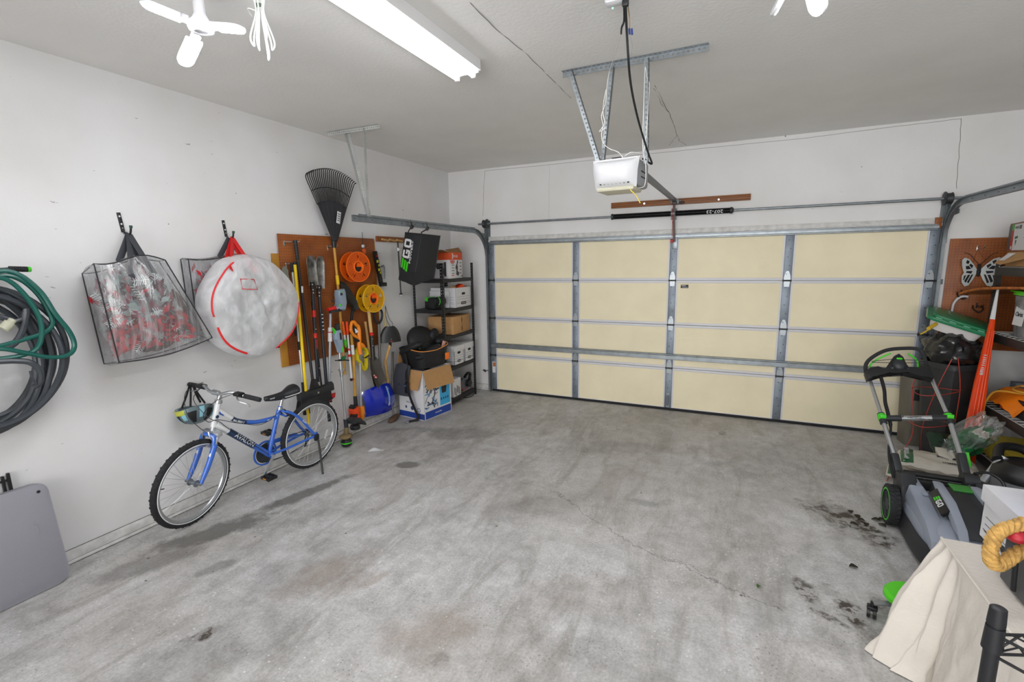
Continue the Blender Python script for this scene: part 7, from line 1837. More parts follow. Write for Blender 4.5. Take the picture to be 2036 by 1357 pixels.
b = MB(); b.prism([(-.4, 0), (.33, 0), (.36, .12), (.3, .16), (.0, .15), (-.4, .17)], .3, Matrix(((0, 0, 1, 5.87), (-1, 0, 0, -1.0), (0, 1, 0, .108), (0, 0, 0, 1))) , 0, .01); b.mi = 1; b.cyl((5.862, -.83, .22), (5.868, -.83, .22), .02, n=12); b.build('body', [mat('case_yellow', '#c9b53c', .5, var=.2, vscale=4), BLK], t)

# tapered orange panel
t = thing('snow_sled', 'tall tapered orange plastic sled leaning against the right shelf post', 'sled', (5.69, -.78, 0))
Tp, Bt = V((5.785, -.60, 1.56)), V((5.665, -.86, 0.0)); zx = (Tp-Bt).normalized(); xx = V((1, .25, 0)).normalized()
xx = (xx-zx*xx.dot(zx)).normalized(); M = frame(Bt, xx, zx); Ln = (Tp-Bt).length
b = MB(); b.prism([(-.065, 0), (.06, 0), (.055, Ln*.45), (.03, Ln*.84), (-.0, Ln*.84), (-.035, Ln*.5)], .025, M, 0, .005); bd = b.build('panel', mat('panel_orange', '#ee4a14', .35, spec=.6), t)
b = MB()
for x0 in (-.03, .005, .035): b.bar(M @ V((x0, .02, .028)), M @ V((x0*.45+.012, Ln*.78, .028)), .012, .012, (0, -1, 0), .003)
b.build('rib', mat('panel_orange', '#ee4a14'), bd)
b = MB(); b.prism([(.0, Ln*.84), (.03, Ln*.84), (.022, Ln*1.0), (.014, Ln*1.0)], .02, M, 0, .003); b.build('white_tip', PRINT_W, t)
b = MB(); b.scrib(M @ tr(-.012, Ln*.6, .036) @ rot('Z', 88), .2, .03, .002, 5); b.build('lettering', PRINT_W, bd)

# bins behind the mower
BIN = mat('bin_dark', '#303234', .5)
t = thing('trash_can', 'dark grey trash can filled with a black bag behind the mower handle', 'trash can', (5.62, -.42, 0))
def binf(cx, cy, rz, w0, d0, w1, d1, h):
    M = tr(cx, cy, 0) @ rot('Z', rz)
    def f(u, w):
        a = 2*PI*u; n_ = 7.0; c_, s_ = math.cos(a), math.sin(a); r = (abs(c_)**n_+abs(s_)**n_)**(-1/n_)
        W, Dd = w0+(w1-w0)*w, d0+(d1-d0)*w
        return M @ V((W/2*r*c_, Dd/2*r*s_, .004+h*w))
    return f
f = binf(5.62, -.46, 35, .24, .22, .36, .34, .88)
b = MB(); b.sheet(f, 48, 10, .006, cu=True); b.box((5.62, -.46, .01), (.17, .15, .008)); b.build('body', BIN, t)
b = MB(); b.sheet(lambda u, w: f(u, 1)+V((f(u, 1).x-5.62, f(u, 1).y+.46, 0))*(.08*w)+V((0, 0, .012-.05*w*w)), 48, 4, .006, cu=True); b.build('rim', BIN, t)
t = thing('trash_bag', 'shiny black trash bag bulging out of the dark trash can', 'trash bag', (5.62, -.45, .82))
def bagf(cx, cy, cz, rx, ry, rz, seed, k=.22):
    def g(u, w):
        a = 2*PI*u; ph = -PI/2+PI*w; d = V((math.cos(ph)*math.cos(a), math.cos(ph)*math.sin(a), math.sin(ph)))
        q = 1+k*noise.noise(d*1.7+V((seed, 0, 0)))+k*.5*noise.noise(V((d.x*6, d.y*6, d.z*2))+V((seed, 3, 0)))+k*.22*abs(noise.noise(d*11))
        return V((cx+rx*d.x*q, cy+ry*d.y*q, cz+rz*d.z*q))
    return g
b = MB(); b.grid(bagf(5.61, -.44, 1.0, .21, .22, .17, 3), 48, 30, cu=True); b.build('bag', mat('black_bag', '#1b1c1d', .22, spec=.6, bump=.35, bscale=18), t, weld=True)
t = thing('plastic_bin', 'taller dark bin with a hole in its side standing behind the trash can', 'bin', (5.42, -.28, 0))
f3 = binf(5.48, -.21, 8, .2, .2, .26, .24, .70)
b = MB(); b.sheet(f3, 40, 8, .005, cu=True); b.box((5.48, -.21, .01), (.15, .15, .008)); b.build('body', mat('bin_tan', '#6f6a60', .55), t)
b = MB(); b.box((5.45, -.335, .52), (.07, .006, .11), .02); b.build('hand_hole', BLK_M, t)
# green lidded tub lying on the bag
t = thing('lidded_tub', 'white tub with green lid lying tilted on the black trash bag', 'tub', (5.62, -.45, 1.16), M=tr(5.60, -.43, 1.17) @ rot('Z', -12) @ rot('Y', 19) @ rot('X', 12))
M = WM[t.name]
b = MB(M); b.sheet(lambda u, w: (lambda a, r: V((.19*(.88+.12*w)*r*math.cos(a), .14*(.88+.12*w)*r*math.sin(a), .0+.09*w)))(2*PI*u, (abs(math.cos(2*PI*u))**6+abs(math.sin(2*PI*u))**6)**(-1/6)), 40, 5, .003, cu=True); b.box((0, 0, .003), (.3, .22, .005)); b.build('tub', mat('tub_white', '#d9d6d4', .4), t)
GL = mat('lid_green', '#1f7a50', .35, coat=.3)
b = MB(M); b.prism(rrect(.47, .34, .05, 6, -.235, -.17), .028, None, .088, .008); b.prism(rrect(.4, .27, .04, 6, -.2, -.135), .02, None, .115, .006); ld = b.build('lid', GL, t)
b = MB(M)
for k in range(4): b.box((-.15+.1*k, -.15, .118), (.05, .014, .014), .004)
b.build('rib', mat('lid_green_pale', '#5aa182', .4), ld)
t = thing('yellow_strap', 'yellow foam tube and strap lying across the black trash bag', 'strap', (5.46, -.45, 1.15))
b = MB(); b.tube([Bw(1846, 654, -.62), Bw(1868, 640, -.5)], .016, 8); b.build('tube', mat('foam_yellow', '#d9b233', .6), t)
b = MB(); b.tube(spline([Bw(1846, 656, -.62), Bw(1838, 661, -.64), Bw(1830, 665, -.65)], 3), .006, 5); b.build('strap', mat('foam_yellow', '#d9b233'), t)

# tomato cage
t = thing('tomato_cage', 'thin red wire plant cage standing beside the mower handle', 'plant cage', (5.35, -.95, 0))
RW = mat('red_wire', '#b03226', .45)
P0 = [Fl(1763, 957, .0), Fl(1832, 903, .0), Fl(1895, 905, .0)]
b = MB()
A1 = [P0[0], Bw(1790, 905, -1.1), Bw(1815, 860, -1.02), Bw(1814, 775, -.98), Bw(1820, 755, -.98)]
A2 = [P0[1], Bw(1834, 850, -.72), Bw(1862, 775, -.8), Bw(1893, 714, -.82)]
A3 = [P0[2], Bw(1898, 850, -.78), Bw(1909, 775, -.84), Bw(1905, 712, -.86)]
for A_ in (A1, A2, A3): b.tube(spline(A_, 5), .0035, 6)
b.build('leg', RW, t)
def ringthrough(pts, nm='ring'):
    b = MB(); b.tube(spline(pts, 8, closed=True), .003, 6, closed=True); b.build(nm, RW, t)
ringthrough([Bw(1813, 772, -1.0), Bw(1830, 786, -1.12), Bw(1870, 786, -1.12), Bw(1910, 778, -.95), Bw(1890, 775, -.78), Bw(1845, 770, -.78)])
ringthrough([Bw(1805, 836, -1.02), Bw(1830, 849, -1.12), Bw(1865, 849, -1.1), Bw(1897, 843, -.9), Bw(1870, 838, -.76), Bw(1830, 836, -.8)])
# bags of soil
def pillow(name, label, c, rz, size, seed, mats, tilt=(0, 0)):
    t = thing(name, label, 'soil bag', (c[0], c[1], c[2]-size[2]/2), M=tr(*c) @ rot('Z', rz) @ rot('X', tilt[0]) @ rot('Y', tilt[1]))
    M = WM[t.name]; sx, sy, sz = size
    def side(s):
        def f(u, w):
            x, y = (u-.5)*sx, (w-.5)*sy; e = (1-abs(2*u-1)**3.0)*(1-abs(2*w-1)**3.0)
            return V((x*(1-.03*abs(2*w-1)), y, s*sz/2*e**.6*(1+.25*noise.noise(V((u*3, w*3, seed))))+.012*noise.noise(V((u*9, w*9, seed)))))
        return f
    b = MB(M); b.grid(side(1), 26, 20); b.grid(side(-1), 26, 20); b.build('bag', mats[0], t, weld=True)
    return t, side(1), M
BAGW = mat('bag_tan', '#cfc9bd', .4, spec=.5); BAGG = mat('bag_green', '#1c5a36', .4, spec=.5); BAGD = mat('bag_dark_print', '#2b2a30', .4, var=.6, vscale=12)
def decal_on(fs, M, u0, u1, w0, w1, m, nm, par, off=.003):
    b = MB(M); b.sheet(lambda u, w: fs(u0+(u1-u0)*u, w0+(w1-w0)*w)+V((0, 0, off)), 14, 10, .001); return b.build(nm, m, par)
t, fs, M = pillow('soil_bag', 'tan and green soil bag at the bottom of the pile behind the mower', (5.29, -1.28, .07), -18, (.52, .36, .13), 1, [BAGW])
decal_on(fs, M, .02, .16, .05, .95, BAGG, 'green_band', t)
t, fs, M = pillow('soil_bag', 'tan soil bag with green band lying on top behind the mower deck', (5.34, -1.27, .185), -14, (.5, .36, .11), 4, [BAGW])
decal_on(fs, M, .04, .2, .05, .95, BAGG, 'green_band', t); decal_on(fs, M, .5, .92, .5, .95, BAGD, 'picture', t)
b = MB(M); b.scrib(tr(*(fs(.12, .5)+V((0, 0, .005)))) @ rot('Z', -90), .27, .035, .002); b.build('lettering', PRINT_W, t)
b = MB(M); b.scrib(tr(*(fs(.72, .26)+V((-.03, 0, .007)))) @ rot('Z', 6), .1, .02, .002, 2); b.scrib(tr(*(fs(.72, .19)+V((0, 0, .008)))) @ rot('Z', 6), .15, .02, .002, 4); b.build('lettering', PRINT, t)
t, fs, M = pillow('soil_bag', 'pale bag standing behind the right mower handle tube', (5.5, -1.22, .17), 20, (.3, .3, .12), 9, [BAGW], (35, 20))
b = MB(M); b.scrib(tr(*(fs(.5, .5)+V((0, 0, .006)))), .1, .03, .002); b.build('lettering', PRINT, t)
# crumpled green bag in clear wrap
t = thing('green_bag', 'crumpled green and white printed bag wrapped in clear plastic', 'bag', (5.57, -1.2, .2))
GB = tr(5.56, -1.17, .40) @ rot('Y', 38); b = MB(GB); b.grid(bagf(.02, .02, -.03, .09, .1, .15, 11, .4), 40, 26, cu=True); b.build('bag', mat('bag_green_print', '#12723a', .3, spec=.6, var=.7, vscale=7), t, weld=True)
b = MB(GB); b.grid(bagf(0, 0, .02, .105, .115, .2, 14, .5), 48, 34, cu=True); b.build('clear_wrap', film('clear_wrap', tint='#fbfcfd', haze=.12, sc=(2, 2, 2), wr=8, rough=.12), t, weld=True)
b = MB(GB); b.sheet(lambda u, w: bagf(.02, .02, -.03, .096, .106, .157, 11, .4)(.6+.18*u, .66+.2*w), 10, 8, .001); b.build('white_panel', BAGW, t)
t, fs, M = pillow('soil_bag', 'dark bag with white and green lettering under the clear-wrapped bag', (5.47, -1.08, .26), 10, (.26, .3, .12), 21, [mat('bag_forest', '#16301f', .4, spec=.5, var=.3)], (40, 10))
b = MB(M); b.scrib(tr(*(fs(.5, .6)+V((0, 0, .008)))), .13, .035, .002); b.build('lettering', PRINT_W, t)
# shop vacuum
t = thing('shop_vacuum', 'grey and black shop vacuum with silver wand beside the right shelf', 'vacuum cleaner', (5.72, -1.62, 0))
b = MB(); b.lathe([(0, .06), (.15, .06), (.17, .09), (.175, .28), (.165, .3), (0, .3)], tr(5.70, -1.66, 0), 30); b.build('drum', mat('vac_grey', '#6d7074', .45), t)
b = MB(); b.lathe([(.178, .29), (.182, .31), (.17, .36), (.12, .41), (0, .42)], tr(5.70, -1.66, 0), 30)
for k in range(4):
    a = PI/4+PI/2*k; w_ = MB(); w_.ell((5.70+.15*math.cos(a), -1.66+.15*math.sin(a), .028), .026); w_.cyl((5.70+.15*math.cos(a), -1.66+.15*math.sin(a), .03), (5.70+.15*math.cos(a), -1.66+.15*math.sin(a), .08), .01, n=8); w_.build('caster', BLK, t)
b.tube(spline([(5.56, -1.62, .4), (5.62, -1.5, .46), (5.76, -1.46, .44), (5.82, -1.55, .36), (5.8, -1.62, .32)], 6), .03, 10); b.build('lid', BLK, t)
b = MB(); b.cyl((5.50, -1.62, .22), (5.60, -1.6, .42), .022, .03, n=14); b.build('wand', mat('wand_silver', '#b8bcc2', .35, .5), t)

# lawn mower
GR_M = mat('mower_grey', '#9aa2b0', .4); CH = mat('mower_charcoal', '#2b2d31', .45)
mc = V((5.135, -2.2, 0))
t = thing('lawn_mower', 'grey and black battery lawn mower with lime accents facing the camera', 'lawn mower', mc)
MX0 = Matrix(((1, 0.03, 0, mc.x), (-.03, 1, 0, mc.y), (0, 0, 1, 0), (0, 0, 0, 1))); MX = MX0 @ tr(.01, -.09, 0)   # local: x to its left side seen from the camera's right, y to the rear
def deckf(hw, hl, z0, z1, tp, n_=4.5, yoff=0, kf=1.0):
    def f(u, w):
        a = 2*PI*u; c_, s_ = math.cos(a), math.sin(a); r = (abs(c_)**n_+abs(s_)**n_)**(-1/n_)
        k = 1-tp*w*w
        return V((hw*k*r*c_, hl*k*r*s_+yoff-(.02*w if s_ < 0 else 0), z0+(z1-z0)*w))
    return f
b = MB(MX); b.sheet(deckf(.268, .43, .03, .15, .06, 4.5, -.04), 56, 4, .012, cu=True); b.build('skirt', CH, t)
b = MB(MX)
def hood(u, w):
    a = 2*PI*u; n_ = 4.0; c_, s_ = math.cos(a), math.sin(a); r = (abs(c_)**n_+abs(s_)**n_)**(-1/n_)
    k = (1-.45*w**2.2) if w < 1 else .0
    z = .135+.135*math.sin(w*PI/2)
    return V((.245*k*r*c_, .37*k*r*s_-.05, z))
b.sheet(hood, 56, 10, .004, cu=True); b.box((0, -.05, .262), (.28, .42, .02), .008); b.build('hood', GR_M, t)
b = MB(MX)          # raised grey shoulders with facets on each side
for s in (-1, 1):
    b.prism([(-.36, .14), (-.34, .2), (-.2, .27), (.05, .285), (.17, .33), (.2, .24), (.22, .16)], .085, Matrix(((0, 0, 1, s*.19-.0425), (1, 0, 0, -.05), (0, 1, 0, 0), (0, 0, 0, 1))), 0, .014)
b.build('shoulder', GR_M, t)
b = MB(MX)
b.prism([(-.34, .26), (-.3, .3), (-.1, .355), (.12, .37), (.2, .34), (.24, .26)], .22, Matrix(((0, 0, 1, -.11), (1, 0, 0, -.05), (0, 1, 0, 0), (0, 0, 0, 1))), 0, .02); b.build('battery_cover', CH, t)
for s in (-1, 1):
    b = MB(MX); b.prism([(-.37, .25), (-.32, .30), (-.12, .375), (.12, .395), (.16, .385), (.1, .36), (-.1, .33), (-.28, .27)], .05, Matrix(((0, 0, 1, s*.095-.025), (1, 0, 0, -.05), (0, 1, 0, 0), (0, 0, 0, 1))), 0, .01); b.build('cover_rail', GR_M, t)
def mower_logo():
    x_ = V((0, -1, -.16)).normalized(); z_ = V((-.75, -.1, .65)); y_ = z_.cross(x_).normalized(); z_ = x_.cross(y_)
    o = V((-.14, -.12, .345)); return MX @ Matrix(((x_.x, y_.x, z_.x, o.x), (x_.y, y_.y, z_.y, o.y), (x_.z, y_.z, z_.z, o.z), (0, 0, 0, 1)))
ML = mower_logo()
b = MB(); b.box((0, 0, -.012), (.24, .055, .022), .004, ML); lg = b.build('logo_plate', BLK, t)
g, w = MB(), MB(); logo_ego(g, w, ML @ tr(.005, 0, .0), .036, .002); g.build('logo_green', GREEN, lg); w.build('logo_white', PRINT_W, lg)
b = MB(MX); b.box((.03, .08, .372), (.12, .1, .012), .004); b.build('green_vent', mat('mower_green', '#3f8f3c', .45), t)
b = MB(MX); b.prism([(-.1, -.385), (.1, -.385), (.07, -.34), (-.07, -.34)], .012, None, .2, .003); b.build('front_accent', mat('accent_lime', '#86c92e', .45), t)
b = MB(MX); b.ell((-.12, -.33, .17), (.07, .06, .06)); b.ell((.12, -.33, .17), (.07, .06, .06)); b.build('front_cap', CH, t)
MXs = MX; MX = MX0
for s in (-1, 1):
    b = MB(MX); b.prism([(.1, .14), (.12, .3), (.2, .36), (.3, .34), (.33, .2), (.3, .12)], .1, Matrix(((0, 0, 1, s*.2-.05), (1, 0, 0, -.05), (0, 1, 0, 0), (0, 0, 0, 1))), 0, .02); b.build('rear_housing', CH, t)
    b = MB(MX); b.box((s*.15, .09, .31), (.03, .3, .02), .006, None); b.build('stripe', GR_M, t)
b = MB(MX); b.cyl((-.2, .24, .33), (.2, .24, .33), .022, n=14); b.box((0, .2, .25), (.34, .03, .12), .01); b.build('rear_bar', BLK, t)
b = MB(MX); b.sheet(lambda u, w: V((-.16+.32*u, .22+.12*w, .32-.14*w+.02*math.sin(PI*w))), 6, 6, .006); b.build('rear_flap', mat('flap_grey', '#4b4c4f', .35), t)
def mwheel(x, y, R_, w_):
    MW = MX @ tr(x, y, R_) @ rot('Y', 90)
    b = MB(MW); b.lathe([(R_*.72, -w_/2), (R_*.96, -w_/2), (R_, -w_*.35), (R_, w_*.35), (R_*.96, w_/2), (R_*.72, w_/2)], None, 40, closed=True)
    for k in range(26):
        a = 2*PI*k/26
        for s in (-1, 1): b.box((0, 0, 0), (.012, .016, w_*.42), 0, rot('Z', math.degrees(a)+s*4) @ tr(R_-.001, 0, s*w_*.24) @ rot('X', s*25))
    wl = b.build('wheel', RUBBER, t)
    b = MB(MW); s = -1 if x < 0 else 1
    b.cyl((0, 0, -w_*.3), (0, 0, w_*.3), R_*.74, n=30); b.lathe([(0, s*w_*.4), (R_*.3, s*w_*.38), (R_*.34, s*w_*.2), (R_*.6, s*w_*.2), (R_*.68, s*w_*.45)], None, 30)
    for k in range(5): b.box((0, 0, 0), (R_*.4, .016, .01), 0, rot('Z', 72*k) @ tr(R_*.48, 0, s*w_*.3))
    b.build('rim', CH, wl)
    b = MB(MW); b.lathe([(R_*.76, s*w_*.5), (R_*.80, s*w_*.53), (R_*.84, s*w_*.5)], None, 40, closed=False); b.build('lime_ring', GREEN, wl)
for s in (-1, 1): mwheel(s*.285, .10, .135, .06); mwheel(s*.17, -.34, .085, .05)
# handle
def Hy(px, py, y): return Bw(px, py, y)
PV = [Hy(1795, 958, -1.98), Hy(1927, 958, -1.98)]; JT = [Hy(1754, 832, -1.62), Hy(1887, 832, -1.62)]; TP = [Hy(1728, 752, -1.33), Hy(1851, 750, -1.33)]
for i, s in ((0, -1), (1, 1)):
    b = MB(); b.cyl(PV[i]+V((-.04, 0, 0)), PV[i]+V((.04, 0, 0)), .055, n=20); b.bar(PV[i]+V((0, .0, -.05)), PV[i].lerp(JT[i], .42), .05, .06, (0, -.7, .7), .012); b.build('handle_pivot', CH, t)
    b = MB(); b.cyl(PV[i].lerp(JT[i], .38), JT[i], .0165, n=14); b.build('lower_tube', SILVER, t)
    b = MB(); b.cyl(JT[i], TP[i], .0135, n=14); b.build('upper_tube', SILVER, t)
    d = (TP[i]-JT[i]).normalized()
    b = MB(); b.cyl(JT[i]-d*.05, JT[i]+d*.04, .024, n=14); b.build('clamp', CH, t)
    b = MB(); b.cyl(JT[i]-d*.015, JT[i]+d*.03, .0265, n=14); b.box(JT[i]+V((s*-.0, -.02, .02)), (.04, .02, .03), .006); b.build('clamp_lever', GREEN, t)
q0, q1 = JT[0]+V((.01, 0, 0)), JT[1]+V((-.01, 0, 0))
b = MB(); b.cyl(q0, q0.lerp(q1, .28), .024, n=14); b.build('crossbar_end', CH, t)
b = MB(); b.cyl(q0.lerp(q1, .76), q1, .024, n=14); b.build('crossbar_end', CH, t)
b = MB(); b.cyl(q0.lerp(q1, .24), q0.lerp(q1, .78), .0195, n=16); cb = b.build('crossbar', SILVER, t)
b = MB(); m = q0.lerp(q1, .5); TM = Matrix(((1, 0, 0, m.x), (0, .55, -.83, m.y-.0165), (0, .83, .55, m.z+.011), (0, 0, 0, 1))); b.scrib(TM @ tr(0, .006, 0), .07, .008, .002); b.scrib(TM @ tr(0, -.006, 0), .1, .008, .002, 3); b.ring(0, .009, .0025, Matrix(((1, 0, 0, m.x+.085), (0, .55, -.83, m.y-.0165), (0, .83, .55, m.z+.011), (0, 0, 0, 1))), 14, 5); b.ring(0, .009, .0025, Matrix(((1, 0, 0, m.x-.085), (0, .55, -.83, m.y-.0165), (0, .83, .55, m.z+.011), (0, 0, 0, 1))), 14, 5); b.build('lettering', PRINT, cb)
# grip loop
G_ = [Hy(1724, 752, -1.32), Hy(1721, 728, -1.27), Hy(1733, 712, -1.24), Hy(1762, 697, -1.2), Hy(1800, 693, -1.18), Hy(1826, 695, -1.18), Hy(1836, 706, -1.2), Hy(1843, 735, -1.28), Hy(1849, 752, -1.32)]
b = MB(); b.tube(spline(G_, 6), .0145, 12); b.build('grip_bar', RUBBER, t)
Yc = -1.33
px = [(1719, 742), (1729, 733), (1745, 730), (1752, 737), (1762, 738), (1768, 722), (1776, 710), (1786, 705), (1795, 712), (1797, 728), (1803, 735), (1828, 736), (1838, 727), (1846, 728), (1857, 752), (1852, 758), (1830, 748), (1800, 745), (1795, 741), (1775, 742), (1768, 746), (1740, 748), (1735, 754), (1724, 757)]
P2 = [Hy(x, y, Yc) for x, y in px]; o = Hy(1787, 735, Yc)
MC = frame(o, (1, 0, 0), (0, .62, .78))
P2l = []
for p in P2:
    # project the outline on the tilted control panel
    d = (p-CAM).normalized(); n_ = MC.to_3x3() @ V((0, 0, 1)); tt = (o-CAM).dot(n_)/d.dot(n_); l = MC.inverted() @ (CAM+d*tt); P2l.append((l.x, l.y))
b = MB(); b.prism(P2l, .07, MC, -.045, .012); cp = b.build('control_panel', BLK, t)
b = MB(); b.ell((0, .03, .015), (.05, .05, .035), MC); b.cyl(MC @ V((-.055, .0, .01)), MC @ V((-.035, .0, .02)), .016, n=10); b.cyl(MC @ V((.035, .0, .02)), MC @ V((.06, .0, .01)), .016, n=10); b.build('switch_box', CH, cp)
b = MB(); b.box((.005, .085, .02), (.04, .016, .02), .005, MC); b.build('start_button', GREEN, cp)
for P in ([(1730, 735), (1730, 727), (1737, 720), (1750, 712), (1771, 703)], [(1806, 704), (1818, 712), (1824, 720), (1825, 735)]):
    b = MB(); b.tube(spline([Hy(x, y, -1.26) for x, y in P], 4), .0095, 8, flat=.7); b.build('bail_lever', GREEN, t)
b = MB()
for (x0, y0_, x1, y1_) in ((1733, 719, 1780, 714), (1733, 721, 1770, 722), (1797, 716, 1838, 717), (1800, 722, 1838, 722)): b.cyl(Hy(x0, y0_, -1.27), Hy(x1, y1_, -1.3), .0028, n=5)
b.build('cables', BLK, t)
b = MB(); b.tube(spline([Hy(1750, 746, -1.34), Hy(1758, 775, -1.42), Hy(1760, 800, -1.5), Hy(1765, 820, -1.56), Hy(1771, 850, -1.66), Hy(1768, 880, -1.76), Hy(1768, 910, -1.85), Hy(1776, 950, -1.95)], 6), [.013]*24+[.009]*19, 8); b.build('cable_tube', BLK_M, t)
b = MB(); p = Hy(1922, 900, -1.78); b.bar(p, p+V((.02, -.02, -.1)), .022, .014, (0, -1, 0), .004); b.build('release_tab', GREEN, t)
b = MB(); r_ = PV[1]
b.tube(spline([r_+V((.02, 0, .06)), r_+V((.1, .02, .07)), r_+V((.16, -.02, .03)), r_+V((.15, -.08, -.05)), r_+V((.06, -.1, -.1)), r_+V((-.02, -.06, -.03)), r_+V((.03, -.02, .04))], 5), .009, 7); b.build('cable_loop', BLK, t)

# ------------------------------------------------------------------ covered table and what stands on it
TZ = .6
t = thing('drop_cloth', 'off-white cloth draped to the floor over a table at lower right', 'drop cloth', (5.0, -4.0, 0))
CLO = mat('canvas', '#d9d2c8', .9, var=.05, vscale=5, bump=.25, bscale=60)
cx, cyb = 4.676, -3.424
def toppt(s):      # along the top edge: back edge right to left, then left edge toward the camera
    if s < .3: return V((cx+.75*(1-s/.3), cyb, TZ))
    return V((cx, cyb-1.25*(s-.3)/.7, TZ))
def botpt(s):
    key = [(0, 5.43, cyb+.05), (.2, 4.92, cyb+.06), (.27, 4.74, cyb+.05), (.295, 4.58, cyb+.02), (.315, 4.43, -3.50), (.335, 4.435, -3.54), (.36, 4.52, -3.60), (.385, 4.60, -3.64), (.41, 4.655, -3.63), (.44, 4.62, -3.68), (.5, 4.60, -3.78), (.7, 4.62, -4.1), (1, 4.60, -4.67)]
    for i in range(len(key)-1):
        if s <= key[i+1][0]:
            f = (s-key[i][0])/(key[i+1][0]-key[i][0]); f = f*f*(3-2*f)
            return V((key[i][1]+(key[i+1][1]-key[i][1])*f, key[i][2]+(key[i+1][2]-key[i][2])*f, .006))
    return V((4.6, -4.67, .006))
def cloth(u, w):
    u2 = u/.15*.26 if u < .15 else (.26+(u-.15)/.6*.2 if u < .75 else .46+(u-.75)/.25*.54)
    a, c_ = toppt(u2), botpt(u2)
    e = w**1.15
    p = a.lerp(c_, e); p.z = TZ*(1-w)+.006*w
    corner = math.exp(-((u2-.335)/.06)**2)
    out = V((-1, .35, 0)).normalized()
    k = corner*(.034*math.sin(u2*165+1.0+1.2*w)*math.sin(PI*min(1, w*1.02)**.8)*1.2+.012*math.sin(u2*330+2*w)*w)
    k += .012*noise.noise(V((u2*26, w*3, .7)))*min(1, w*4)*(1 if u2 > .25 else .4)+.006*noise.noise(V((u2*60, w*9, .2)))*min(1, w*4)
    k += .035*w*(1-w)*math.sin(u2*70)*(1-corner)*.25
    p = p+out*k
    if w > .92: p.x -= .015*math.sin(u2*90)*(w-.92)/.08
    p.z = max(p.z, .005)
    return p
b = MB(); b.grid(cloth, 240, 48); b.grid(lambda u, w: cloth(u, w)+V((.005, -.003, 0)), 240, 48); b.grid(lambda u, w: V((cx+.75*u, cyb-1.25*w, TZ+.003*noise.noise(V((u*5, w*7, 3))))), 20, 26)
b.tube([toppt(.3+.7*k/30)+V((.003, 0, .001)) for k in range(31)], .006, 6); b.build('cloth', CLO, t)
t = thing('folding_table', 'table hidden under the off-white drop cloth', 'table', (5.05, -4.05, 0))
b = MB(); b.box((5.06, -4.045, TZ-.025), (.7, 1.2, .03), .004); b.build('table_top', WHITE, t)
for x in (4.76, 5.36):
    for y in (-3.5, -4.58):
        b = MB(); b.cyl((x, y, .0), (x, y, TZ-.04), .014, n=10); b.build('leg', GALV_D, t)
# lime stool base with caster behind the cloth
c = V((4.675, -3.215, 0))
t = thing('rolling_seat', 'lime green round rolling base with black casters half hidden by the cloth', 'rolling seat', c)
b = MB(); b.lathe([(0, .115), (.10, .115), (.118, .13), (.118, .15), (.105, .165), (0, .17)], tr(*c), 30); b.build('seat', mat('seat_lime', '#55d01f', .35), t)
b = MB(); b.lathe([(0, .165), (.03, .165), (.035, .174), (0, .178)], tr(*c), 16); b.build('cap', SILVER, t)
for k in range(4):
    a = math.radians(188+90*k); d = V((math.cos(a), math.sin(a), 0)); e = c+d*.165
    b = MB(); b.bar(c+d*.06+V((0, 0, .1)), e+V((0, 0, .085)), .03, .016, (0, 0, 1), .005); b.build('leg', mat('leg_grey', '#8b8d90', .4, .4), t)
    b = MB(); MM = tr(e.x, e.y, .03) @ rot('Z', math.degrees(a)+70)
    b.cyl(MM @ V((0, -.02, 0)), MM @ V((0, -.006, 0)), .028, n=16); b.cyl(MM @ V((0, .006, 0)), MM @ V((0, .02, 0)), .028, n=16); b.cyl(MM @ V((0, 0, .01)), MM @ V((0, 0, .06)), .01, n=8); b.box((0, 0, .028), (.04, .046, .02), .006, MM); b.build('caster', BLK, t)
# white storage box on the back corner of the table
bankers_box('storage_box', 'white lidded storage box standing on the cloth at lower right', (5.0, -3.62, TZ+.006), (.33, .56, .235), 0, faces=('x-', 'y+'))
# black bin with ribbed lid
t = thing('tote_bin', 'dark grey bin with black ribbed lid on the cloth behind the rope', 'bin', (4.98, -4.0, TZ+.006))
bx0, bx1, by0, by1 = 4.765, 4.795, -3.7, -4.55
b = MB(); b.box((4.77+.012, -4.12, TZ+.12), (.02, .86, .22), .008); b.mi = 0; b.box((4.792, -4.12, TZ+.10), (.02, .8, .18), .004); b.build('side', mat('bin_slate', '#4a4c50', .5), t)
b = MB()
b.prism([(0, 0), (.02, -.12), (.03, -.02), (.05, .02), (.0, .05)], .01, tr(0, 0, -5))
b.bm.clear()
prof = [(-.01, .2), (-.012, .255), (.01, .28), (.045, .285), (.055, .27), (.07, .27), (.08, .29), (.13, .29)]
b = MB(); k = len(prof)
def lidf(u, w):
    i = min(int(u*(k-1)), k-2); f = u*(k-1)-i; x = prof[i][0]*(1-f)+prof[i+1][0]*f; z = prof[i][1]*(1-f)+prof[i+1][1]*f
    y = -3.66-.9*w; e = min(1, w*9); z2 = z-.06*(1-e)**2
    return V((4.768+x*.28+x, y, TZ+z2))
b.sheet(lidf, 28, 30, .008); b.build('lid', BLK, t)
b = MB(); q = on(2016, 1130, 'x', 4.75); b.bar(on(2020, 1112, 'x', 4.757), on(2014, 1176, 'x', 4.757), .02, .012, (-1, 0, 0), .004); b.build('latch', BLK_M, t)
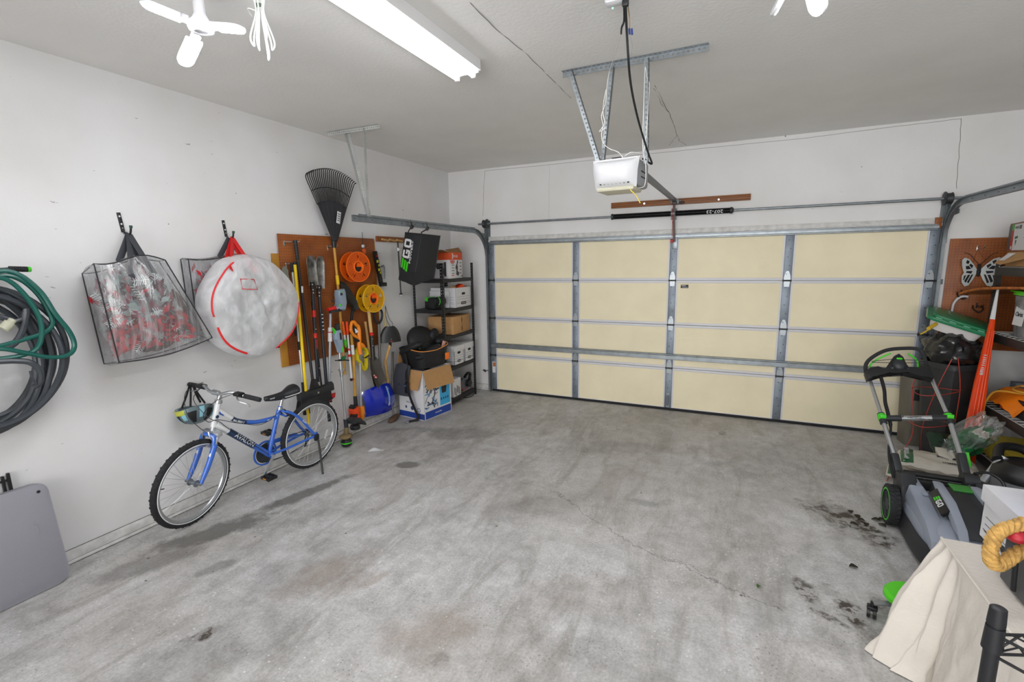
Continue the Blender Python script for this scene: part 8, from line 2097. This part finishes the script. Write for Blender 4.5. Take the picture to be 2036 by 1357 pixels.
# blue tote
t = thing('blue_bin', 'blue plastic bin on top of the white storage box at the right edge', 'bin', (5.1, -3.7, TZ+.26))
BB = mat('bin_blue', '#2f6fdc', .4)
zb = TZ+.252
def blf(u, w):
    a = 2*PI*u; n_ = 6.0; c_, s_ = math.cos(a), math.sin(a); r = (abs(c_)**n_+abs(s_)**n_)**(-1/n_); kk = .88+.12*w
    return V((5.075+.2*kk*r*c_, -3.80+.28*kk*r*s_, zb+.2*w))
b = MB(); b.sheet(blf, 48, 6, .005, cu=True); b.box((5.075, -3.8, zb+.003), (.3, .44, .006)); b.build('body', BB, t)
b = MB(); b.sheet(lambda u, w: blf(u, 1)+V((blf(u, 1).x-5.075, blf(u, 1).y+3.8, 0))*(.14*w-.02)+V((0, 0, .008-.035*w*w)), 48, 5, .005, cu=True); b.build('rim', mat('bin_blue_light', '#3f83ee', .35), t)
# rope loop
t = thing('rope_loop', 'thick twisted tan rope loop with red rubber piece in front of the dark bin', 'rope', CAM+ray(2000, 1120)*1.7)
RD = 1.67
def Dp(px, py, d=RD): return CAM+ray(px, py)*d
loop = spline([Dp(2040, 1040, RD+.02), Dp(2020, 1046), Dp(1998, 1052), Dp(1982, 1062), Dp(1973, 1080), Dp(1969, 1100), Dp(1972, 1118), Dp(1984, 1124), Dp(2000, 1116), Dp(2020, 1102), Dp(2045, 1092), Dp(2075, 1085), Dp(2085, 1065), Dp(2065, 1045)], 10, closed=True)
ROPE = mat('manila_rope', '#c49a55', .8, var=.35, vscale=40, bump=.5, bscale=120)
N_ = len(loop)
for k in range(3):
    b = MB(); P = []
    for i in range(N_):
        tg = (loop[(i+1) % N_]-loop[i-1]).normalized(); s_ = tg.cross(V((0, 0, 1))).normalized() if abs(tg.z) < .95 else tg.cross(V((1, 0, 0))).normalized(); u_ = s_.cross(tg)
        a = 2*PI*9*i/N_+k*2*PI/3
        P.append(loop[i]+s_*.0125*math.cos(a)+u_*.0125*math.sin(a))
    b.tube(P, .0112, 8, closed=True); b.build('strand', ROPE, t)
b = MB(); q = Dp(2022, 1068, RD-.01); b.ell(q, (.03, .03, .022)); b.ell(q+V((.05, .0, -.004)), (.028, .03, .024)); b.cyl(q, q+V((.12, .02, 0)), .019, n=14); b.build('red_piece', mat('red_rubber', '#b02230', .45), t)
# wire rack post at the lower right corner
q = Dp(1985, 1214, .92)
t = thing('wire_rack', 'black wire rack post with capped top in the lower right corner', 'wire rack', (q.x+.2, q.y-.1, 0))
ex, ey = V((.93, .36, 0)), V((.36, -.93, 0))
corners = [V((q.x, q.y, 0)), V((q.x, q.y, 0))+ex*.6, V((q.x, q.y, 0))+ex*.6+ey*.32, V((q.x, q.y, 0))+ey*.32]
corners[3] = V((q.x, q.y, 0))+V((.33, -.28, 0)); corners[2] = corners[1]+V((.33, -.28, 0))
for c_ in corners:
    b = MB(); b.cyl(c_, c_+V((0, 0, q.z-.02)), .0125, n=16); b.cyl(c_+V((0, 0, q.z-.03)), c_+V((0, 0, q.z+.004)), .0145, .013, n=16); b.ell(c_+V((0, 0, q.z+.003)), (.0128, .0128, .005)); b.cyl(c_+V((0, 0, q.z-.085)), c_+V((0, 0, q.z-.035)), .0165, .0145, n=16); b.build('post', BLK_METAL, t)
for zz_ in (q.z-.075, q.z-.55):
    b = MB()
    for i in range(4):
        a, c_ = corners[i], corners[(i+1) % 4]; up_, dn = V((0, 0, zz_+.022)), V((0, 0, zz_-.022))
        b.tube([a+up_, c_+up_], .003, 6); b.tube([a+dn, c_+dn], .003, 6)
        n_ = 12; b.tube([a.lerp(c_, j/n_)+(up_ if j % 2 else dn) for j in range(n_+1)], .0025, 5)
    for j in range(1, 22): b.tube([corners[0].lerp(corners[1], j/22)+V((0, 0, zz_+.024)), corners[3].lerp(corners[2], j/22)+V((0, 0, zz_+.024))], .002, 5)
    b.build('wire_shelf', BLK_METAL, t)

# ------------------------------------------------------------------ litter on the floor
LEAF = mat('dead_leaf', '#2b2419', .8, var=.3)
def leaf(p, a, L_, name='dead_leaf', m=LEAF):
    b = MB(tr(p.x, p.y, .002) @ rot('Z', a)); w = L_*.38
    b.sheet(lambda u, v: V(((u-.5)*L_, (v-.5)*2*w*math.sin(PI*min(.98, max(.02, u)))**.8, .004+.006*abs(v-.5)*2+.006*math.sin(u*4))), 8, 4, .0012); return b.build(name, m)
rs = random.Random(6)
for x, y in ((1704, 1030), (1712, 1037), (1698, 1045), (1741, 1036), (1754, 1047), (1690, 1020), (1722, 1046), (1752, 1036)):
    tag(leaf(Fl(x, y), rs.uniform(0, 360), rs.uniform(.035, .055)), 'small dark dead leaf on the oil-stained floor left of the mower wheel', 'leaf', 'dead leaves left of the mower')
tag(leaf(Fl(1697, 1130), 20, .05), 'single dark dead leaf between the two oil stains', 'leaf')
tag(leaf(Fl(1508, 1169), 70, .03, 'green_leaf', mat('green_leaf', '#3f6a2c', .6)), 'tiny green leaf on the bare floor left of the lower oil stain', 'leaf')
q = Fl(748, 896); b = MB(tr(q.x, q.y, .002) @ rot('Z', 35)); b.sheet(lambda u, v: V(((u-.5)*.16*(1-.3*v), (v-.5)*.06, .004+.012*math.sin(u*5)*v)), 8, 4, .0015)
tag(b.build('paper_scrap', PRINT_W), 'white paper scrap on the floor in front of the snow shovel', 'paper scrap')
